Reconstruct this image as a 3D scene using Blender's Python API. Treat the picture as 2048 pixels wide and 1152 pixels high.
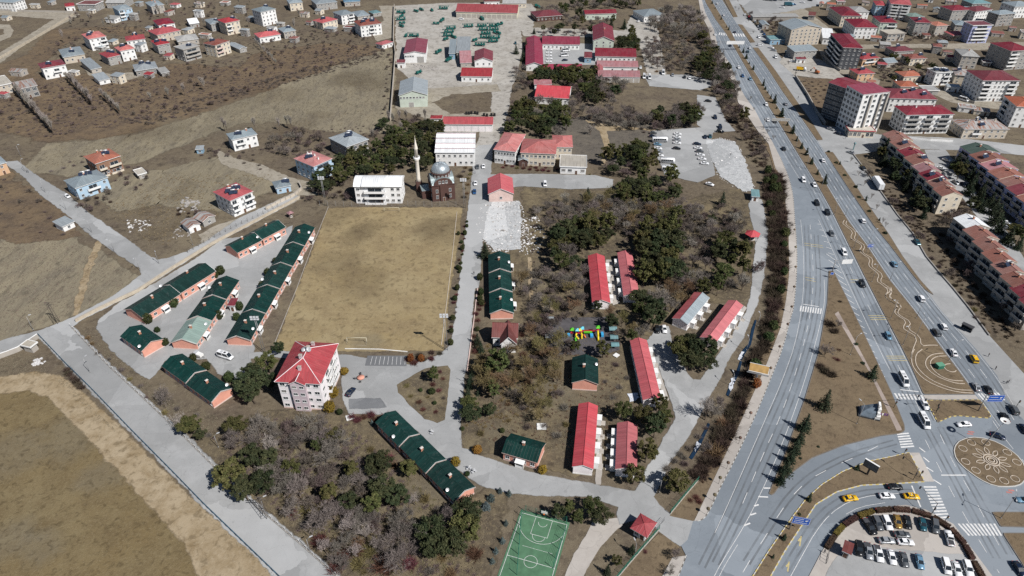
import bpy, math, random
import numpy as np
from mathutils import Vector, Matrix
from mathutils.geometry import tessellate_polygon

for o in list(bpy.data.objects):
 bpy.data.objects.remove(o)
R = random.Random(7)
rad = math.radians
SC = bpy.context.scene
COL = SC.collection

# ---------------------------------------------------------------- camera (a drone 167 m above the plain)
CAM_H, CAM_F, CAM_T = 167.0,1365.0, rad(36.0)
cd = bpy.data.cameras.new('camera')
cd.sensor_width = 36.0
cd.lens = 36.0 * CAM_F / 2048.0
cd.clip_start = 1.0
cd.clip_end = 6000.0
cam = bpy.data.objects.new('camera', cd)
cam.location = (0,0, CAM_H)
cam.rotation_euler = (rad(90) - CAM_T, 0,0)
COL.objects.link(cam)
SC.camera = cam

# ---------------------------------------------------------------- sky and sun
SUN = Vector((0.745,-0.667,0)).normalized()
ELEV = rad(47)
w = bpy.data.worlds.new('World')
SC.world = w
w.use_nodes = True
wn = w.node_tree
sky = wn.nodes.new('ShaderNodeTexSky')
sky.sky_type = 'NISHITA'
sky.sun_disc = False
sky.sun_elevation = ELEV
sky.sun_rotation = math.atan2(SUN.x, SUN.y)
sky.altitude = 1700
wn.links.new(sky.outputs[0], wn.nodes['Background'].inputs[0])
wn.nodes['Background'].inputs[1].default_value = 0.05
sl = bpy.data.lights.new('sun', 'SUN')
sl.energy = 5.0
sl.angle = rad(0.53)
sl.color = (1.0,0.965,0.925)
so = bpy.data.objects.new('sun', sl)
so.rotation_euler = Vector((SUN.x * math.cos(ELEV), SUN.y * math.cos(ELEV), math.sin(ELEV))).to_track_quat('Z', 'Y').to_euler()
COL.objects.link(so)
SC.view_settings.view_transform = 'Standard'
SC.view_settings.look = 'None'
SC.view_settings.exposure = 0.1
SC.view_settings.gamma = 1.0
SC.view_settings.use_curve_mapping = False
SC.render.engine = 'CYCLES'
SC.cycles.max_bounces = 4
SC.cycles.diffuse_bounces = 1
SC.cycles.glossy_bounces = 2
SC.cycles.transmission_bounces = 2
SC.cycles.transparent_max_bounces = 8
SC.cycles.use_denoising = False

# ---------------------------------------------------------------- survey helper: picture point -> ground (or height z)
CT, ST = math.cos(CAM_T), math.sin(CAM_T)
def P(u, v, z=0.0):
 x, y = (u - 1024) / CAM_F, (576 - v) / CAM_F
 t = (CAM_H - z) / (ST - y * CT)
 return Vector((x * t, (CT + y * ST) * t, z))
def unP(p):
 zc = p.y * CT + (CAM_H - p.z) * ST
 yc = p.y * ST - (CAM_H - p.z) * CT
 return 1024 + CAM_F * p.x / zc, 576 - CAM_F * yc / zc
def PP(pts, z=0.0):
 return [P(u, v, z) for u, v in pts]

# ---------------------------------------------------------------- materials
MATS = {}
def _nt(name):
 m = bpy.data.materials.new(name)
 m.use_nodes = True
 nt = m.node_tree
 b = nt.nodes['Principled BSDF']
 return m, nt, b
def _mix(nt, fac, a, b, blend='MIX'):
 n = nt.nodes.new('ShaderNodeMix'); n.data_type = 'RGBA'; n.blend_type = blend
 for k, x in ((0, fac),(6, a),(7, b)):
  if hasattr(x, 'is_linked') or isinstance(x, bpy.types.NodeSocket): nt.links.new(x, n.inputs[k])
  elif k == 0: n.inputs[0].default_value = x
  else: n.inputs[k].default_value = (*x, 1) if len(x) == 3 else x
 return n.outputs[2]
def _noise(nt, vec, scale, detail=3, rough=.55, dist=0):
 n = nt.nodes.new('ShaderNodeTexNoise')
 n.inputs['Scale'].default_value = scale; n.inputs['Detail'].default_value = detail
 n.inputs['Roughness'].default_value = rough; n.inputs['Distortion'].default_value = dist
 nt.links.new(vec, n.inputs['Vector'])
 return n.outputs['Fac']
def _ramp(nt, fac, lo, hi, a=0.0, b=1.0):
 n = nt.nodes.new('ShaderNodeMapRange'); n.clamp = True
 for k, x in enumerate((lo, hi, a, b)): n.inputs[k + 1].default_value = x
 nt.links.new(fac, n.inputs[0])
 return n.outputs[0]
def _math(nt, op, a, b=0.0):
 n = nt.nodes.new('ShaderNodeMath'); n.operation = op
 for k, x in ((0, a),(1, b)):
  if isinstance(x, bpy.types.NodeSocket): nt.links.new(x, n.inputs[k])
  else: n.inputs[k].default_value = x
 return n.outputs[0]
def _pos(nt): return nt.nodes.new('ShaderNodeNewGeometry').outputs['Position']
def _bump(nt, b, h, strength, dist=.1):
 n = nt.nodes.new('ShaderNodeBump'); n.inputs['Strength'].default_value = strength; n.inputs['Distance'].default_value = dist
 nt.links.new(h, n.inputs['Height']); nt.links.new(n.outputs[0], b.inputs['Normal'])

def mat(name, col, rough=.8, var=.12, scale=.6, metal=0.0, spec=.3, rnd=0.0, dirt=0.0, bump=0.0):
 """plain surface: world-space mottling, optional dirt and per-object variation"""
 if name in MATS: return MATS[name]
 m, nt, b = _nt(name)
 pos = _pos(nt)
 n1 = _noise(nt, pos, scale, 4)
 lo = tuple(c * (1 - var) for c in col); hi = tuple(min(1, c * (1 + var)) for c in col)
 c = _mix(nt, _ramp(nt, n1,.3,.7), lo, hi)
 if dirt:
  n2 = _noise(nt, pos, scale * 3.1,5,.65)
  c = _mix(nt, _ramp(nt, n2,.5,.75,0, dirt), c, tuple(x * .45 + .03 for x in col))
 if rnd:
  oi = nt.nodes.new('ShaderNodeObjectInfo')
  k = _ramp(nt, oi.outputs['Random'],0,1,1 - rnd, 1 + rnd)
  h = nt.nodes.new('ShaderNodeHueSaturation')
  nt.links.new(k, h.inputs['Value']); nt.links.new(c, h.inputs['Color'])
  h.inputs['Hue'].default_value = .5
  c = h.outputs[0]
 nt.links.new(c, b.inputs['Base Color'])
 b.inputs['Roughness'].default_value = rough
 b.inputs['Metallic'].default_value = metal
 b.inputs['Specular IOR Level'].default_value = spec
 if bump: _bump(nt, b, _noise(nt, pos, scale * 4,3), bump)
 MATS[name] = m
 return m

def roof_mat(name, col, pitch=1.0, rough=.5, var=.12, fade=.25, rust=None, metal=.0, spec=.4, fadecol=None):
 """sheet roof: ribs across the eave (UV u = metres along the eave), sheet-to-sheet shade, weathering"""
 if name in MATS: return MATS[name]
 m, nt, b = _nt(name)
 uv = nt.nodes.new('ShaderNodeUVMap').outputs[0]
 sp = nt.nodes.new('ShaderNodeSeparateXYZ'); nt.links.new(uv, sp.inputs[0])
 pos = _pos(nt)
 cu = _math(nt, 'FLOOR', _math(nt, 'DIVIDE', sp.outputs[0], pitch))
 cv = _math(nt, 'FLOOR', _math(nt, 'DIVIDE', sp.outputs[1],4.0))
 cmb = nt.nodes.new('ShaderNodeCombineXYZ'); nt.links.new(cu, cmb.inputs[0]); nt.links.new(cv, cmb.inputs[1])
 wn_ = nt.nodes.new('ShaderNodeTexWhiteNoise'); nt.links.new(cmb.outputs[0], wn_.inputs[0])
 lo = tuple(c * (1 - var) for c in col); hi = tuple(min(1, c * (1 + var)) for c in col)
 c = _mix(nt, wn_.outputs['Value'], lo, hi)
 n1 = _noise(nt, pos, .22,5,.6)
 fc = fadecol or tuple(min(1, x * .6 + .16) for x in col)
 c = _mix(nt, _ramp(nt, n1,.42,.75,0, fade), c, fc)
 # streaks running down the slope
 mp = nt.nodes.new('ShaderNodeMapping'); mp.inputs['Scale'].default_value = (1.7,.12,1); nt.links.new(uv, mp.inputs[0])
 st = _noise(nt, mp.outputs[0],1.0,3)
 c = _mix(nt, _ramp(nt, st, .48,.72,0,.5), c, tuple(x * .5 for x in col))
 c = _mix(nt, _ramp(nt, _noise(nt, pos, .9,5,.7),.56,.74,0,.3), c, tuple(x * .4 + .13 for x in col))
 if rust:
  mp2 = nt.nodes.new('ShaderNodeMapping'); mp2.inputs['Scale'].default_value = (.5,.09,1); nt.links.new(uv, mp2.inputs[0])
  c = _mix(nt, _ramp(nt, _noise(nt, mp2.outputs[0],1.3,4),.46,.6,0,.9), c, rust)
 fr = _math(nt, 'FRACT', _math(nt, 'DIVIDE', sp.outputs[0], pitch))
 rib = _ramp(nt, _math(nt, 'ABSOLUTE', _math(nt, 'SUBTRACT', fr, .5)),.42,.5)
 c = _mix(nt, _math(nt, 'MULTIPLY', rib, .2), c, tuple(x * .5 for x in col))
 oi = nt.nodes.new('ShaderNodeObjectInfo'); h = nt.nodes.new('ShaderNodeHueSaturation')
 nt.links.new(_ramp(nt, oi.outputs['Random'],0,1,.82,1.16), h.inputs['Value']); nt.links.new(c, h.inputs['Color'])
 w2 = nt.nodes.new('ShaderNodeTexWhiteNoise'); w2.noise_dimensions = '1D'; nt.links.new(oi.outputs['Random'], w2.inputs['W'])
 nt.links.new(_ramp(nt, w2.outputs['Value'],0,1,.8,1.05), h.inputs['Saturation']); c = h.outputs[0]
 nt.links.new(c, b.inputs['Base Color'])
 _bump(nt, b, rib, .5,.1)
 b.inputs['Roughness'].default_value = rough; b.inputs['Metallic'].default_value = metal
 b.inputs['Specular IOR Level'].default_value = spec
 MATS[name] = m
 return m

def ground_mat(name, cols, s=(.012,.07,.6), bump=.6, fade=True, speck=(.5,.45,.35), speck_amt=.12, streak=None, melt=0):
 """earth and dry grass: four tones mixed by three sizes of noise; optional soft edge from the 'edge' attribute"""
 if name in MATS: return MATS[name]
 m, nt, b = _nt(name)
 pos = _pos(nt)
 v = pos
 if streak:
  mp = nt.nodes.new('ShaderNodeMapping'); mp.inputs['Rotation'].default_value = (0,0, rad(streak)); mp.inputs['Scale'].default_value = (1,.35,1)
  nt.links.new(pos, mp.inputs[0]); v = mp.outputs[0]
 a = _mix(nt, _ramp(nt, _noise(nt, v, s[0],4,.6,.4),.36,.64), cols[0], cols[1])
 a = _mix(nt, _ramp(nt, _noise(nt, v, s[1],5,.62,.3),.42,.68), a, cols[2])
 fine = _noise(nt, v, s[2],6,.7)
 a = _mix(nt, _ramp(nt, fine, .5,.72,0,.85), a, cols[3])
 a = _mix(nt, _ramp(nt, _noise(nt, v, s[2] * .45,4,.65,.6),.48,.34,0,.62), a, tuple(c * .55 for c in cols[2]))
 f2 = _noise(nt, pos, 2.6,3,.6)
 a = _mix(nt, _ramp(nt, f2,.62,.74,0, speck_amt * 4), a, speck)
 a = _mix(nt, _ramp(nt, f2,.38,.25,0,.5), a, tuple(c * .45 for c in cols[3]))
 nt.links.new(a, b.inputs['Base Color'])
 b.inputs['Roughness'].default_value = .95; b.inputs['Specular IOR Level'].default_value = .1
 _bump(nt, b, _math(nt, 'ADD', fine, _math(nt, 'MULTIPLY', f2,.6)), bump, .35)
 if fade:
  at = nt.nodes.new('ShaderNodeAttribute'); at.attribute_name = 'edge'
  e = _math(nt, 'ADD', at.outputs['Fac'], _ramp(nt, _noise(nt, pos, .35,5,.65),.2,.8,-.45,.45))
  al = _ramp(nt, e, .15,1.7,0, melt) if melt else _ramp(nt, e, .36,.70)
  nt.links.new(al, b.inputs['Alpha'])
 MATS[name] = m
 return m

def leaf_mat(name, col, col2, rnd=.25):
 if name in MATS: return MATS[name]
 m, nt, b = _nt(name)
 pos = _pos(nt)
 c = _mix(nt, _ramp(nt, _noise(nt, pos, .55,4,.6),.35,.68), col, col2)
 oi = nt.nodes.new('ShaderNodeObjectInfo')
 h = nt.nodes.new('ShaderNodeHueSaturation')
 nt.links.new(_ramp(nt, oi.outputs['Random'],0,1,1 - rnd, 1 + rnd), h.inputs['Value'])
 wn_ = nt.nodes.new('ShaderNodeTexWhiteNoise'); wn_.noise_dimensions = '1D'; nt.links.new(oi.outputs['Random'], wn_.inputs['W'])
 nt.links.new(_ramp(nt, wn_.outputs['Value'],0,1,.455,.53), h.inputs['Hue'])
 nt.links.new(c, h.inputs['Color'])
 nt.links.new(h.outputs[0], b.inputs['Base Color'])
 b.inputs['Roughness'].default_value = .85; b.inputs['Specular IOR Level'].default_value = .15
 MATS[name] = m
 return m

# ---------------------------------------------------------------- mesh builder
class MB:
 def __init__(s):
  s.v = []; s.f = []; s.m = []; s.uv = {}; s.sm = set(); s.T = None
 def p(s, x, y, z):
  q = Vector((x, y, z))
  s.v.append(tuple(s.T @ q) if s.T else (x, y, z)); return len(s.v) - 1
 def face(s, pts, m=0, uv=None, smooth=False):
  i = [s.p(*q) for q in pts]
  if uv: s.uv[len(s.f)] = uv
  if smooth: s.sm.add(len(s.f))
  s.f.append(i); s.m.append(m); return s
 def box(s, x0, x1, y0, y1, z0, z1, m=0, top=None):
  i = [s.p(*q) for q in ((x0, y0, z0),(x1, y0, z0),(x1, y1, z0),(x0, y1, z0),(x0, y0, z1),(x1, y0, z1),(x1, y1, z1),(x0, y1, z1))]
  for k, q in enumerate(((0,3,2,1),(4,5,6,7),(0,1,5,4),(1,2,6,5),(2,3,7,6),(3,0,4,7))):
   s.f.append([i[j] for j in q]); s.m.append(top if (top is not None and k == 1) else m)
  return s
 def prism(s, poly, z0, z1, m=0, top=None):
  n = len(poly)
  a = [s.p(q[0], q[1], z0) for q in poly]; b = [s.p(q[0], q[1], z1) for q in poly]
  s.f.append(a[::-1]); s.m.append(m); s.f.append(b); s.m.append(m if top is None else top)
  for i in range(n):
   j = (i + 1) % n
   s.f.append([a[i], a[j], b[j], b[i]]); s.m.append(m)
  return s
 def cyl(s, p0, p1, r0, r1=None, n=8, m=0, cap=True, smooth=True):
  r1 = r0 if r1 is None else r1
  p0, p1 = Vector(p0), Vector(p1); d = (p1 - p0).normalized()
  a = d.orthogonal().normalized(); b = d.cross(a)
  A = []; B = []
  for k in range(n):
   t = 2 * math.pi * k / n; o = a * math.cos(t) + b * math.sin(t)
   A.append(s.p(*(p0 + o * r0))); B.append(s.p(*(p1 + o * r1)))
  for k in range(n):
   j = (k + 1) % n
   if smooth: s.sm.add(len(s.f))
   s.f.append([A[k], A[j], B[j], B[k]]); s.m.append(m)
  if cap:
   s.f.append(A[::-1]); s.m.append(m); s.f.append(B); s.m.append(m)
  return s
 def lathe(s, prof, n=16, m=0, c=(0,0), smooth=True):
  rings = []
  for r, z in prof:
   rings.append([s.p(c[0] + r * math.cos(2 * math.pi * k / n), c[1] + r * math.sin(2 * math.pi * k / n), z) for k in range(n)])
  for a, b in zip(rings, rings[1:]):
   for k in range(n):
    j = (k + 1) % n
    if smooth: s.sm.add(len(s.f))
    s.f.append([a[k], a[j], b[j], b[k]]); s.m.append(m)
  s.f.append(rings[-1]); s.m.append(m); s.f.append(rings[0][::-1]); s.m.append(m)
  return s
 def mesh(s, name, mats):
  me = bpy.data.meshes.new(name)
  me.from_pydata(s.v, [], s.f)
  for x in mats: me.materials.append(x)
  me.polygons.foreach_set('material_index', s.m)
  if s.sm:
   fl = [i in s.sm for i in range(len(s.f))]; me.polygons.foreach_set('use_smooth', fl)
  if s.uv:
   ul = me.uv_layers.new(name='UVMap').data
   for fi, uvs in s.uv.items():
    for k, li in enumerate(me.polygons[fi].loop_indices): ul[li].uv = uvs[k]
  me.update()
  return me
 def obj(s, name, mats, parent=None, M=None):
  return put(name, s.mesh(name, mats if isinstance(mats, (list, tuple)) else [mats]), parent, M)

def put(name, me, parent=None, M=None):
 o = bpy.data.objects.new(name, me)
 COL.objects.link(o)
 if parent is not None: o.parent = parent
 if M is not None: o.matrix_local = M
 return o
def tag(o, label=None, cat=None, group=None, kind=None):
 if label: o['label'] = label
 if cat: o['category'] = cat
 if group: o['group'] = group
 if kind: o['kind'] = kind
 return o
def thing(name, label, cat, loc=(0,0,0), rz=0.0, group=None, s=1.0):
 o = bpy.data.objects.new(name, None)
 COL.objects.link(o)
 o.empty_display_size = .5
 o.location = loc; o.rotation_euler = (0,0, rz)
 if s != 1.0: o.scale = (s, s, s)
 return tag(o, label, cat, group)
def setmat(o, i, m):
 o.material_slots[i].link = 'OBJECT'; o.material_slots[i].material = m
ORD = lambda n: f"{n}{'th' if 10 <= n % 100 <= 20 else {1: 'st', 2: 'nd', 3: 'rd'}.get(n % 10, 'th')}"

def rough_edge(poly, step, amp, rng):
 out = []
 n = len(poly)
 for i in range(n):
  a, b = poly[i], poly[(i + 1) % n]
  L = (b - a).length; k = max(1, int(L / step))
  for j in range(k):
   q = a.lerp(b, j / k)
   out.append(Vector((q.x + rng.uniform(-amp, amp), q.y + rng.uniform(-amp, amp), q.z)))
 return out
def area2(p): return sum(a.x * b.y - b.x * a.y for a, b in zip(p, p[1:] + p[:1]))
ZK = [0,0]
def zmark(): ZK[1] += 1; return ZK[1] * .0003
def sheet(name, px, z, m, soft=0.0, amp=0.0, step=2.0, world=False, label=None):
 """a ground sheet at height z; soft = width in metres of the feathered rim, amp = raggedness of the rim"""
 poly = [Vector((q[0], q[1], z)) for q in px] if world else PP(px, 0)
 ZK[0] += 1; z += ZK[0] * .00018
 poly = [Vector((q.x, q.y, z)) for q in poly]
 if area2(poly) < 0: poly.reverse()
 if amp or soft: poly = rough_edge(poly, step, amp, R)
 n = len(poly)
 tris = tessellate_polygon([poly])
 v = [tuple(q) for q in poly]; f = [list(t) for t in tris]
 edge = [1.5] * n
 if soft:
  for i in range(n):
   a, b, c = poly[i - 1], poly[i], poly[(i + 1) % n]
   d = (c - a); nn = Vector((d.y, -d.x, 0))
   nn = nn.normalized() if nn.length > 1e-6 else Vector((0,0,0))
   v.append(tuple(b + nn * soft)); edge.append(0.0)
  for i in range(n):
   j = (i + 1) % n
   f.append([i, n + i, n + j, j])
 me = bpy.data.meshes.new(name)
 me.from_pydata(v, [], f)
 me.materials.append(m)
 at = me.attributes.new('edge', 'FLOAT', 'POINT'); at.data.foreach_set('value', edge)
 me.update()
 # all faces up
 if me.polygons and sum(p.normal.z for p in me.polygons) < 0: me.flip_normals()
 o = put(name, me)
 o['kind'] = 'structure'
 if label: o['label'] = label
 return o

def smooth_line(pts, it=2):
 for _ in range(it):
  q = [pts[0]]
  for a, b in zip(pts, pts[1:]):
   q += [a.lerp(b, .25), a.lerp(b, .75)]
  q.append(pts[-1]); pts = q
 return pts
def resample(pts, step):
 out = [pts[0].copy()]; acc = 0.0
 for a, b in zip(pts, pts[1:]):
  L = (b - a).length
  while acc + L >= step and L > 1e-9:
   t = (step - acc) / L; a = a.lerp(b, t); out.append(a.copy()); L = (b - a).length; acc = 0.0
  acc += L
 return out
def ribbon(mb, pts, w0, w1, z0, z1, m=0, alt=None):
 """extruded strip along pts between sideways offsets w0..w1 (left positive) and heights z0..z1"""
 n = len(pts); off = []
 for i in range(n):
  d = (pts[min(i + 1, n - 1)] - pts[max(i - 1,0)]); d.z = 0; d.normalize()
  off.append(Vector((-d.y, d.x, 0)))
 for i in range(n - 1):
  mm = m if alt is None or i % 2 == 0 else alt
  a, b = pts[i], pts[i + 1]; oa, ob = off[i], off[i + 1]
  q = [a + oa * w0, b + ob * w0, b + ob * w1, a + oa * w1]
  if z1 - z0 < 1e-4:
   t = [(x.x, x.y, z1) for x in q]
   if w1 < w0: t.reverse()
   mb.face(t, mm)
  else:
   lo = [(x.x, x.y, z0) for x in q]; hi = [(x.x, x.y, z1) for x in q]
   if w1 < w0: lo.reverse(); hi.reverse()
   mb.face(hi, mm)
   for k in range(4):
    j = (k + 1) % 4
    if (k in (1,3)) and 0 < i < n - 2 and alt is None: continue
    mb.face([lo[k], lo[j], hi[j], hi[k]], mm)
 return mb
def inside(p, poly):
 c = False; n = len(poly); j = n - 1
 for i in range(n):
  a, b = poly[i], poly[j]
  if (a.y > p.y) != (b.y > p.y) and p.x < (b.x - a.x) * (p.y - a.y) / (b.y - a.y) + a.x: c = not c
  j = i
 return c

# ================================================================ ground, roads, pavements
GM = ground_mat('dry_ground', [(0.127,0.101,0.071),(0.175,0.145,0.100),(0.106,0.085,0.066),(0.196,0.167,0.120)], fade=False)
FIELD = ground_mat('dry_field', [(0.204,0.177,0.125),(0.254,0.219,0.153),(0.168,0.146,0.111),(0.275,0.247,0.178)], s=(.02,.12,.9), streak=18)
ORCH = ground_mat('orchard_soil', [(0.134,0.097,0.065),(0.179,0.132,0.082),(0.103,0.078,0.059),(0.184,0.143,0.094)], s=(.02,.1,.7))
PITCH = ground_mat('worn_grass', [(0.277,0.214,0.114),(0.314,0.253,0.147),(0.228,0.174,0.100),(0.323,0.264,0.160)], s=(.035,.11,.9), bump=.35, speck_amt=.04)
STADF = ground_mat('olive_grass', [(0.173,0.128,0.064),(0.202,0.162,0.091),(0.142,0.106,0.056),(0.216,0.173,0.100)], s=(.03,.12,1.1), bump=.5, speck_amt=.05)
SAND = ground_mat('sand_track', [(0.331,0.262,0.170),(0.377,0.308,0.212),(0.235,0.175,0.101),(0.359,0.294,0.202)], s=(.05,.18,.9), bump=.3, speck_amt=.03)
LAWN = ground_mat('brown_lawn', [(0.166,0.123,0.079),(0.190,0.146,0.095),(0.138,0.104,0.069),(0.183,0.142,0.089)], s=(.03,.14,1.3), bump=.3, speck_amt=.04)
GARD = ground_mat('garden_soil', [(0.112,0.091,0.065),(0.181,0.147,0.091),(0.086,0.070,0.052),(0.228,0.186,0.112)], s=(.05,.14,.7))
GRAVEL = ground_mat('gravel_yard', [(0.373,0.353,0.317),(0.416,0.398,0.365),(0.290,0.270,0.238),(0.426,0.408,0.380)], s=(.02,.09,.7), bump=.25)
DIRT = ground_mat('dirt_lane', [(0.297,0.267,0.215),(0.340,0.310,0.258),(0.249,0.219,0.172),(0.344,0.318,0.267)], s=(.03,.12,.8), bump=.25)

def paving(name, base, dark, light, scale=.05, rough=.85, bump=.12, ck=.11, cw=.012, ca=.28):
 if name in MATS: return MATS[name]
 m, nt, b = _nt(name)
 pos = _pos(nt)
 c = _mix(nt, _ramp(nt, _noise(nt, pos, scale, 5,.6,.5),.35,.65), dark, base)
 c = _mix(nt, _ramp(nt, _noise(nt, pos, scale * 4,4,.6),.5,.75,0,.7), c, light)
 f = _noise(nt, pos, 1.6,5,.7)
 c = _mix(nt, _ramp(nt, f, .52,.75,0,.4), c, tuple(x * .72 for x in dark))
 crack = nt.nodes.new('ShaderNodeTexVoronoi'); crack.feature = 'DISTANCE_TO_EDGE'; crack.inputs['Scale'].default_value = ck
 wv = nt.nodes.new('ShaderNodeVectorMath'); wv.operation = 'ADD'
 nz = nt.nodes.new('ShaderNodeTexNoise'); nz.inputs['Scale'].default_value = .3; nt.links.new(pos, nz.inputs['Vector'])
 sc = nt.nodes.new('ShaderNodeVectorMath'); sc.operation = 'SCALE'; sc.inputs['Scale'].default_value = 3.0
 nt.links.new(nz.outputs['Color'], sc.inputs[0]); nt.links.new(pos, wv.inputs[0]); nt.links.new(sc.outputs[0], wv.inputs[1])
 nt.links.new(wv.outputs[0], crack.inputs['Vector'])
 c = _mix(nt, _ramp(nt, crack.outputs['Distance'], cw, .0,0, ca), c, tuple(x * .5 for x in dark))
 pv = nt.nodes.new('ShaderNodeTexVoronoi'); pv.inputs['Scale'].default_value = .035; nt.links.new(wv.outputs[0], pv.inputs['Vector'])
 sx = nt.nodes.new('ShaderNodeSeparateColor'); nt.links.new(pv.outputs['Color'], sx.inputs[0])
 c = _mix(nt, _ramp(nt, sx.outputs[0],.72,.74,0,.45), c, tuple(x * .78 for x in dark))
 c = _mix(nt, _ramp(nt, sx.outputs[1],.80,.82,0,.5), c, tuple(min(1, x * 1.1) for x in light))
 c = _mix(nt, _ramp(nt, _noise(nt, pos, .45,6,.75),.6,.74,0,.5), c, tuple(x * .62 for x in dark))
 nt.links.new(c, b.inputs['Base Color'])
 b.inputs['Roughness'].default_value = rough; b.inputs['Specular IOR Level'].default_value = .25
 _bump(nt, b, f, bump, .1)
 at = nt.nodes.new('ShaderNodeAttribute'); at.attribute_name = 'edge'
 nt.links.new(_ramp(nt, _math(nt, 'ADD', at.outputs['Fac'], _ramp(nt, _noise(nt, pos, .5,5,.7),.2,.8,-.5,.5)),.40,.85), b.inputs['Alpha'])
 MATS[name] = m
 return m
ASPH = paving('asphalt_road', (.222,.252,.282),(.186,.212,.240),(.258,.288,.318))
ASPHD = paving('dark_asphalt', (.180,.186,.194),(.150,.156,.164),(.215,.222,.230))
CONC = paving('worn_concrete', (.352,.358,.358),(.282,.287,.287),(.402,.408,.408))
BRICKP = paving('brick_paving', (.345,.285,.250),(.300,.250,.220),(.385,.330,.295),.2)
STONEP = paving('stone_paving', (.430,.400,.365),(.380,.350,.320),(.470,.440,.405),.2)
KERB_D = mat('kerb_stone', (.16,.14,.12),.9,.2)
KERB_L = mat('kerb_concrete', (.50,.49,.46),.9,.12)
KERB_Y = mat('kerb_yellow', (.55,.44,.16),.8,.15)
PAINT = mat('road_paint', (.66,.66,.65),.7,.18,1.2, dirt=.6)
PAINT_Y = mat('road_paint_yellow', (.50,.42,.20),.7,.2,1.2, dirt=.7)
PAINT_R = mat('road_paint_red', (.42,.18,.16),.7,.2,1.2, dirt=.7)
WHITE = mat('white_paint', (.74,.74,.72),.6,.06,.5)

g = MB()
N = 24
for i in range(N):
 for j in range(N):
  x0, x1 = -1600 + 3200 * i / N, -1600 + 3200 * (i + 1) / N
  y0, y1 = -500 + 3200 * j / N, -500 + 3200 * (j + 1) / N
  g.face([(x0, y0,0),(x1, y0,0),(x1, y1,0),(x0, y1,0)])
tag(g.obj('ground', GM), kind='structure')

# ---- fields, lawns, soil
Z1, Z2, Z3, Z4, Z5 = .02,.06,.10,.14,.18
sheet('dry_field', [(105,292),(200,283),(290,270),(400,232),(500,192),(600,160),(700,128),(775,98),(780,235),(770,262),(700,262),(640,258),(560,240),(500,240),(430,258),(330,300),(230,330),(150,345),(60,335)], Z1, FIELD, 6,2.5,5)
sheet('dry_field', [(0,470),(60,450),(160,490),(240,545),(270,560),(225,590),(140,630),(60,660),(0,672)], Z1, FIELD, 4,2,4)
sheet('dry_field', [(330,345),(430,320),(540,350),(540,380),(440,420),(330,400),(250,410),(210,390),(260,350)], Z1, FIELD, 6,3,5)
sheet('orchard_soil', [(0,205),(60,150),(130,150),(300,165),(345,130),(480,140),(520,110),(640,90),(760,95),(600,150),(450,205),(250,265),(100,280),(0,250)], Z1, ORCH, 8,3,6)
sheet('orchard_soil', [(0,345),(40,375),(130,430),(150,470),(60,480),(0,470)], Z1, ORCH, 4,2,4)
sheet('orchard_soil', [(60,110),(110,60),(250,55),(310,60),(300,75),(180,60),(120,90),(70,140),(0,170),(0,130)], Z1, ORCH, 5,2,5)
sheet('stadium_field', [(-60,782),(20,774),(70,771),(112,786),(150,822),(205,886),(300,985),(400,1085),(480,1180),(-200,1180)], Z2, STADF, 3.5,.5,4)
sheet('sand_track', [(-40,768),(20,758),(62,752),(112,757),(150,788),(222,852),(330,965),(425,1052),(492,1112),(560,1180),(430,1180),(380,1080),(295,985),(190,872),(145,826),(108,788),(66,774),(20,778),(-40,790)], Z3, SAND, 3.0,.35,3)
sheet('football_pitch', [(661,418),(920,418),(910,490),(895,576),(880,698),(557,698),(574,650),(602,576),(636,490)], Z2, PITCH, 2.2,.5,3)
sheet('garden_soil', [(946,700),(990,690),(1080,640),(1150,630),(1250,640),(1262,700),(1280,800),(1230,820),(1215,930),(1150,945),(1090,930),(1000,900),(950,905),(920,880),(930,760)], Z1, GARD, 2,.8,2)
sheet('garden_soil', [(1030,500),(1170,500),(1250,470),(1500,430),(1510,560),(1480,600),(1400,600),(1330,640),(1300,670),(1250,640),(1100,635),(1030,640)], Z1, GARD, 3,1,3)
sheet('garden_soil', [(1050,375),(1200,385),(1300,420),(1480,380),(1500,440),(1240,480),(1060,500)], Z1, GARD, 3,1,3)
sheet('garden_soil', [(470,860),(560,825),(700,830),(760,860),(900,1010),(1000,990),(960,1152),(700,1170),(520,1010),(400,890)], Z1, GARD, 4,1.5,3)
sheet('park_soil', [(1100,250),(1190,230),(1260,245),(1380,250),(1400,262),(1300,275),(1290,330),(1200,330),(1130,300)], Z1, ground_mat('dark_soil', [(.115,.103,.088),(.145,.128,.105),(.098,.088,.078),(.165,.140,.105)], s=(.03,.12,.8)),3,1,3)
WORN = ground_mat('worn_patch', [(.150,.112,.070),(.185,.142,.092),(.125,.095,.064),(.200,.160,.100)], s=(.06,.2,1.1), bump=.3, speck_amt=.03, melt=.2)
PALE = ground_mat('pale_patch', [(.275,.240,.172),(.310,.272,.200),(.235,.200,.140),(.320,.285,.210)], s=(.06,.2,1.1), bump=.3, speck_amt=.03, melt=.3)
def blots(name, px, n, r0, r1, m, z):
 for q in scatter_pts(px, n, random.Random(n * 17 + int(r1))):
  k = 9; a0 = R.uniform(0,6.3); e = R.uniform(.35,.8); r = R.uniform(r0, r1); t = R.uniform(0,3.1)
  pts = []
  for i in range(k):
   a = a0 + 6.283 * i / k; x, y = r * R.uniform(.6,1.2) * math.cos(a), r * e * R.uniform(.6,1.2) * math.sin(a)
   pts.append((q.x + x * math.cos(t) - y * math.sin(t), q.y + x * math.sin(t) + y * math.cos(t)))
  sheet(name, pts, z, m, r * .75,.2,2, world=True)
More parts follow.
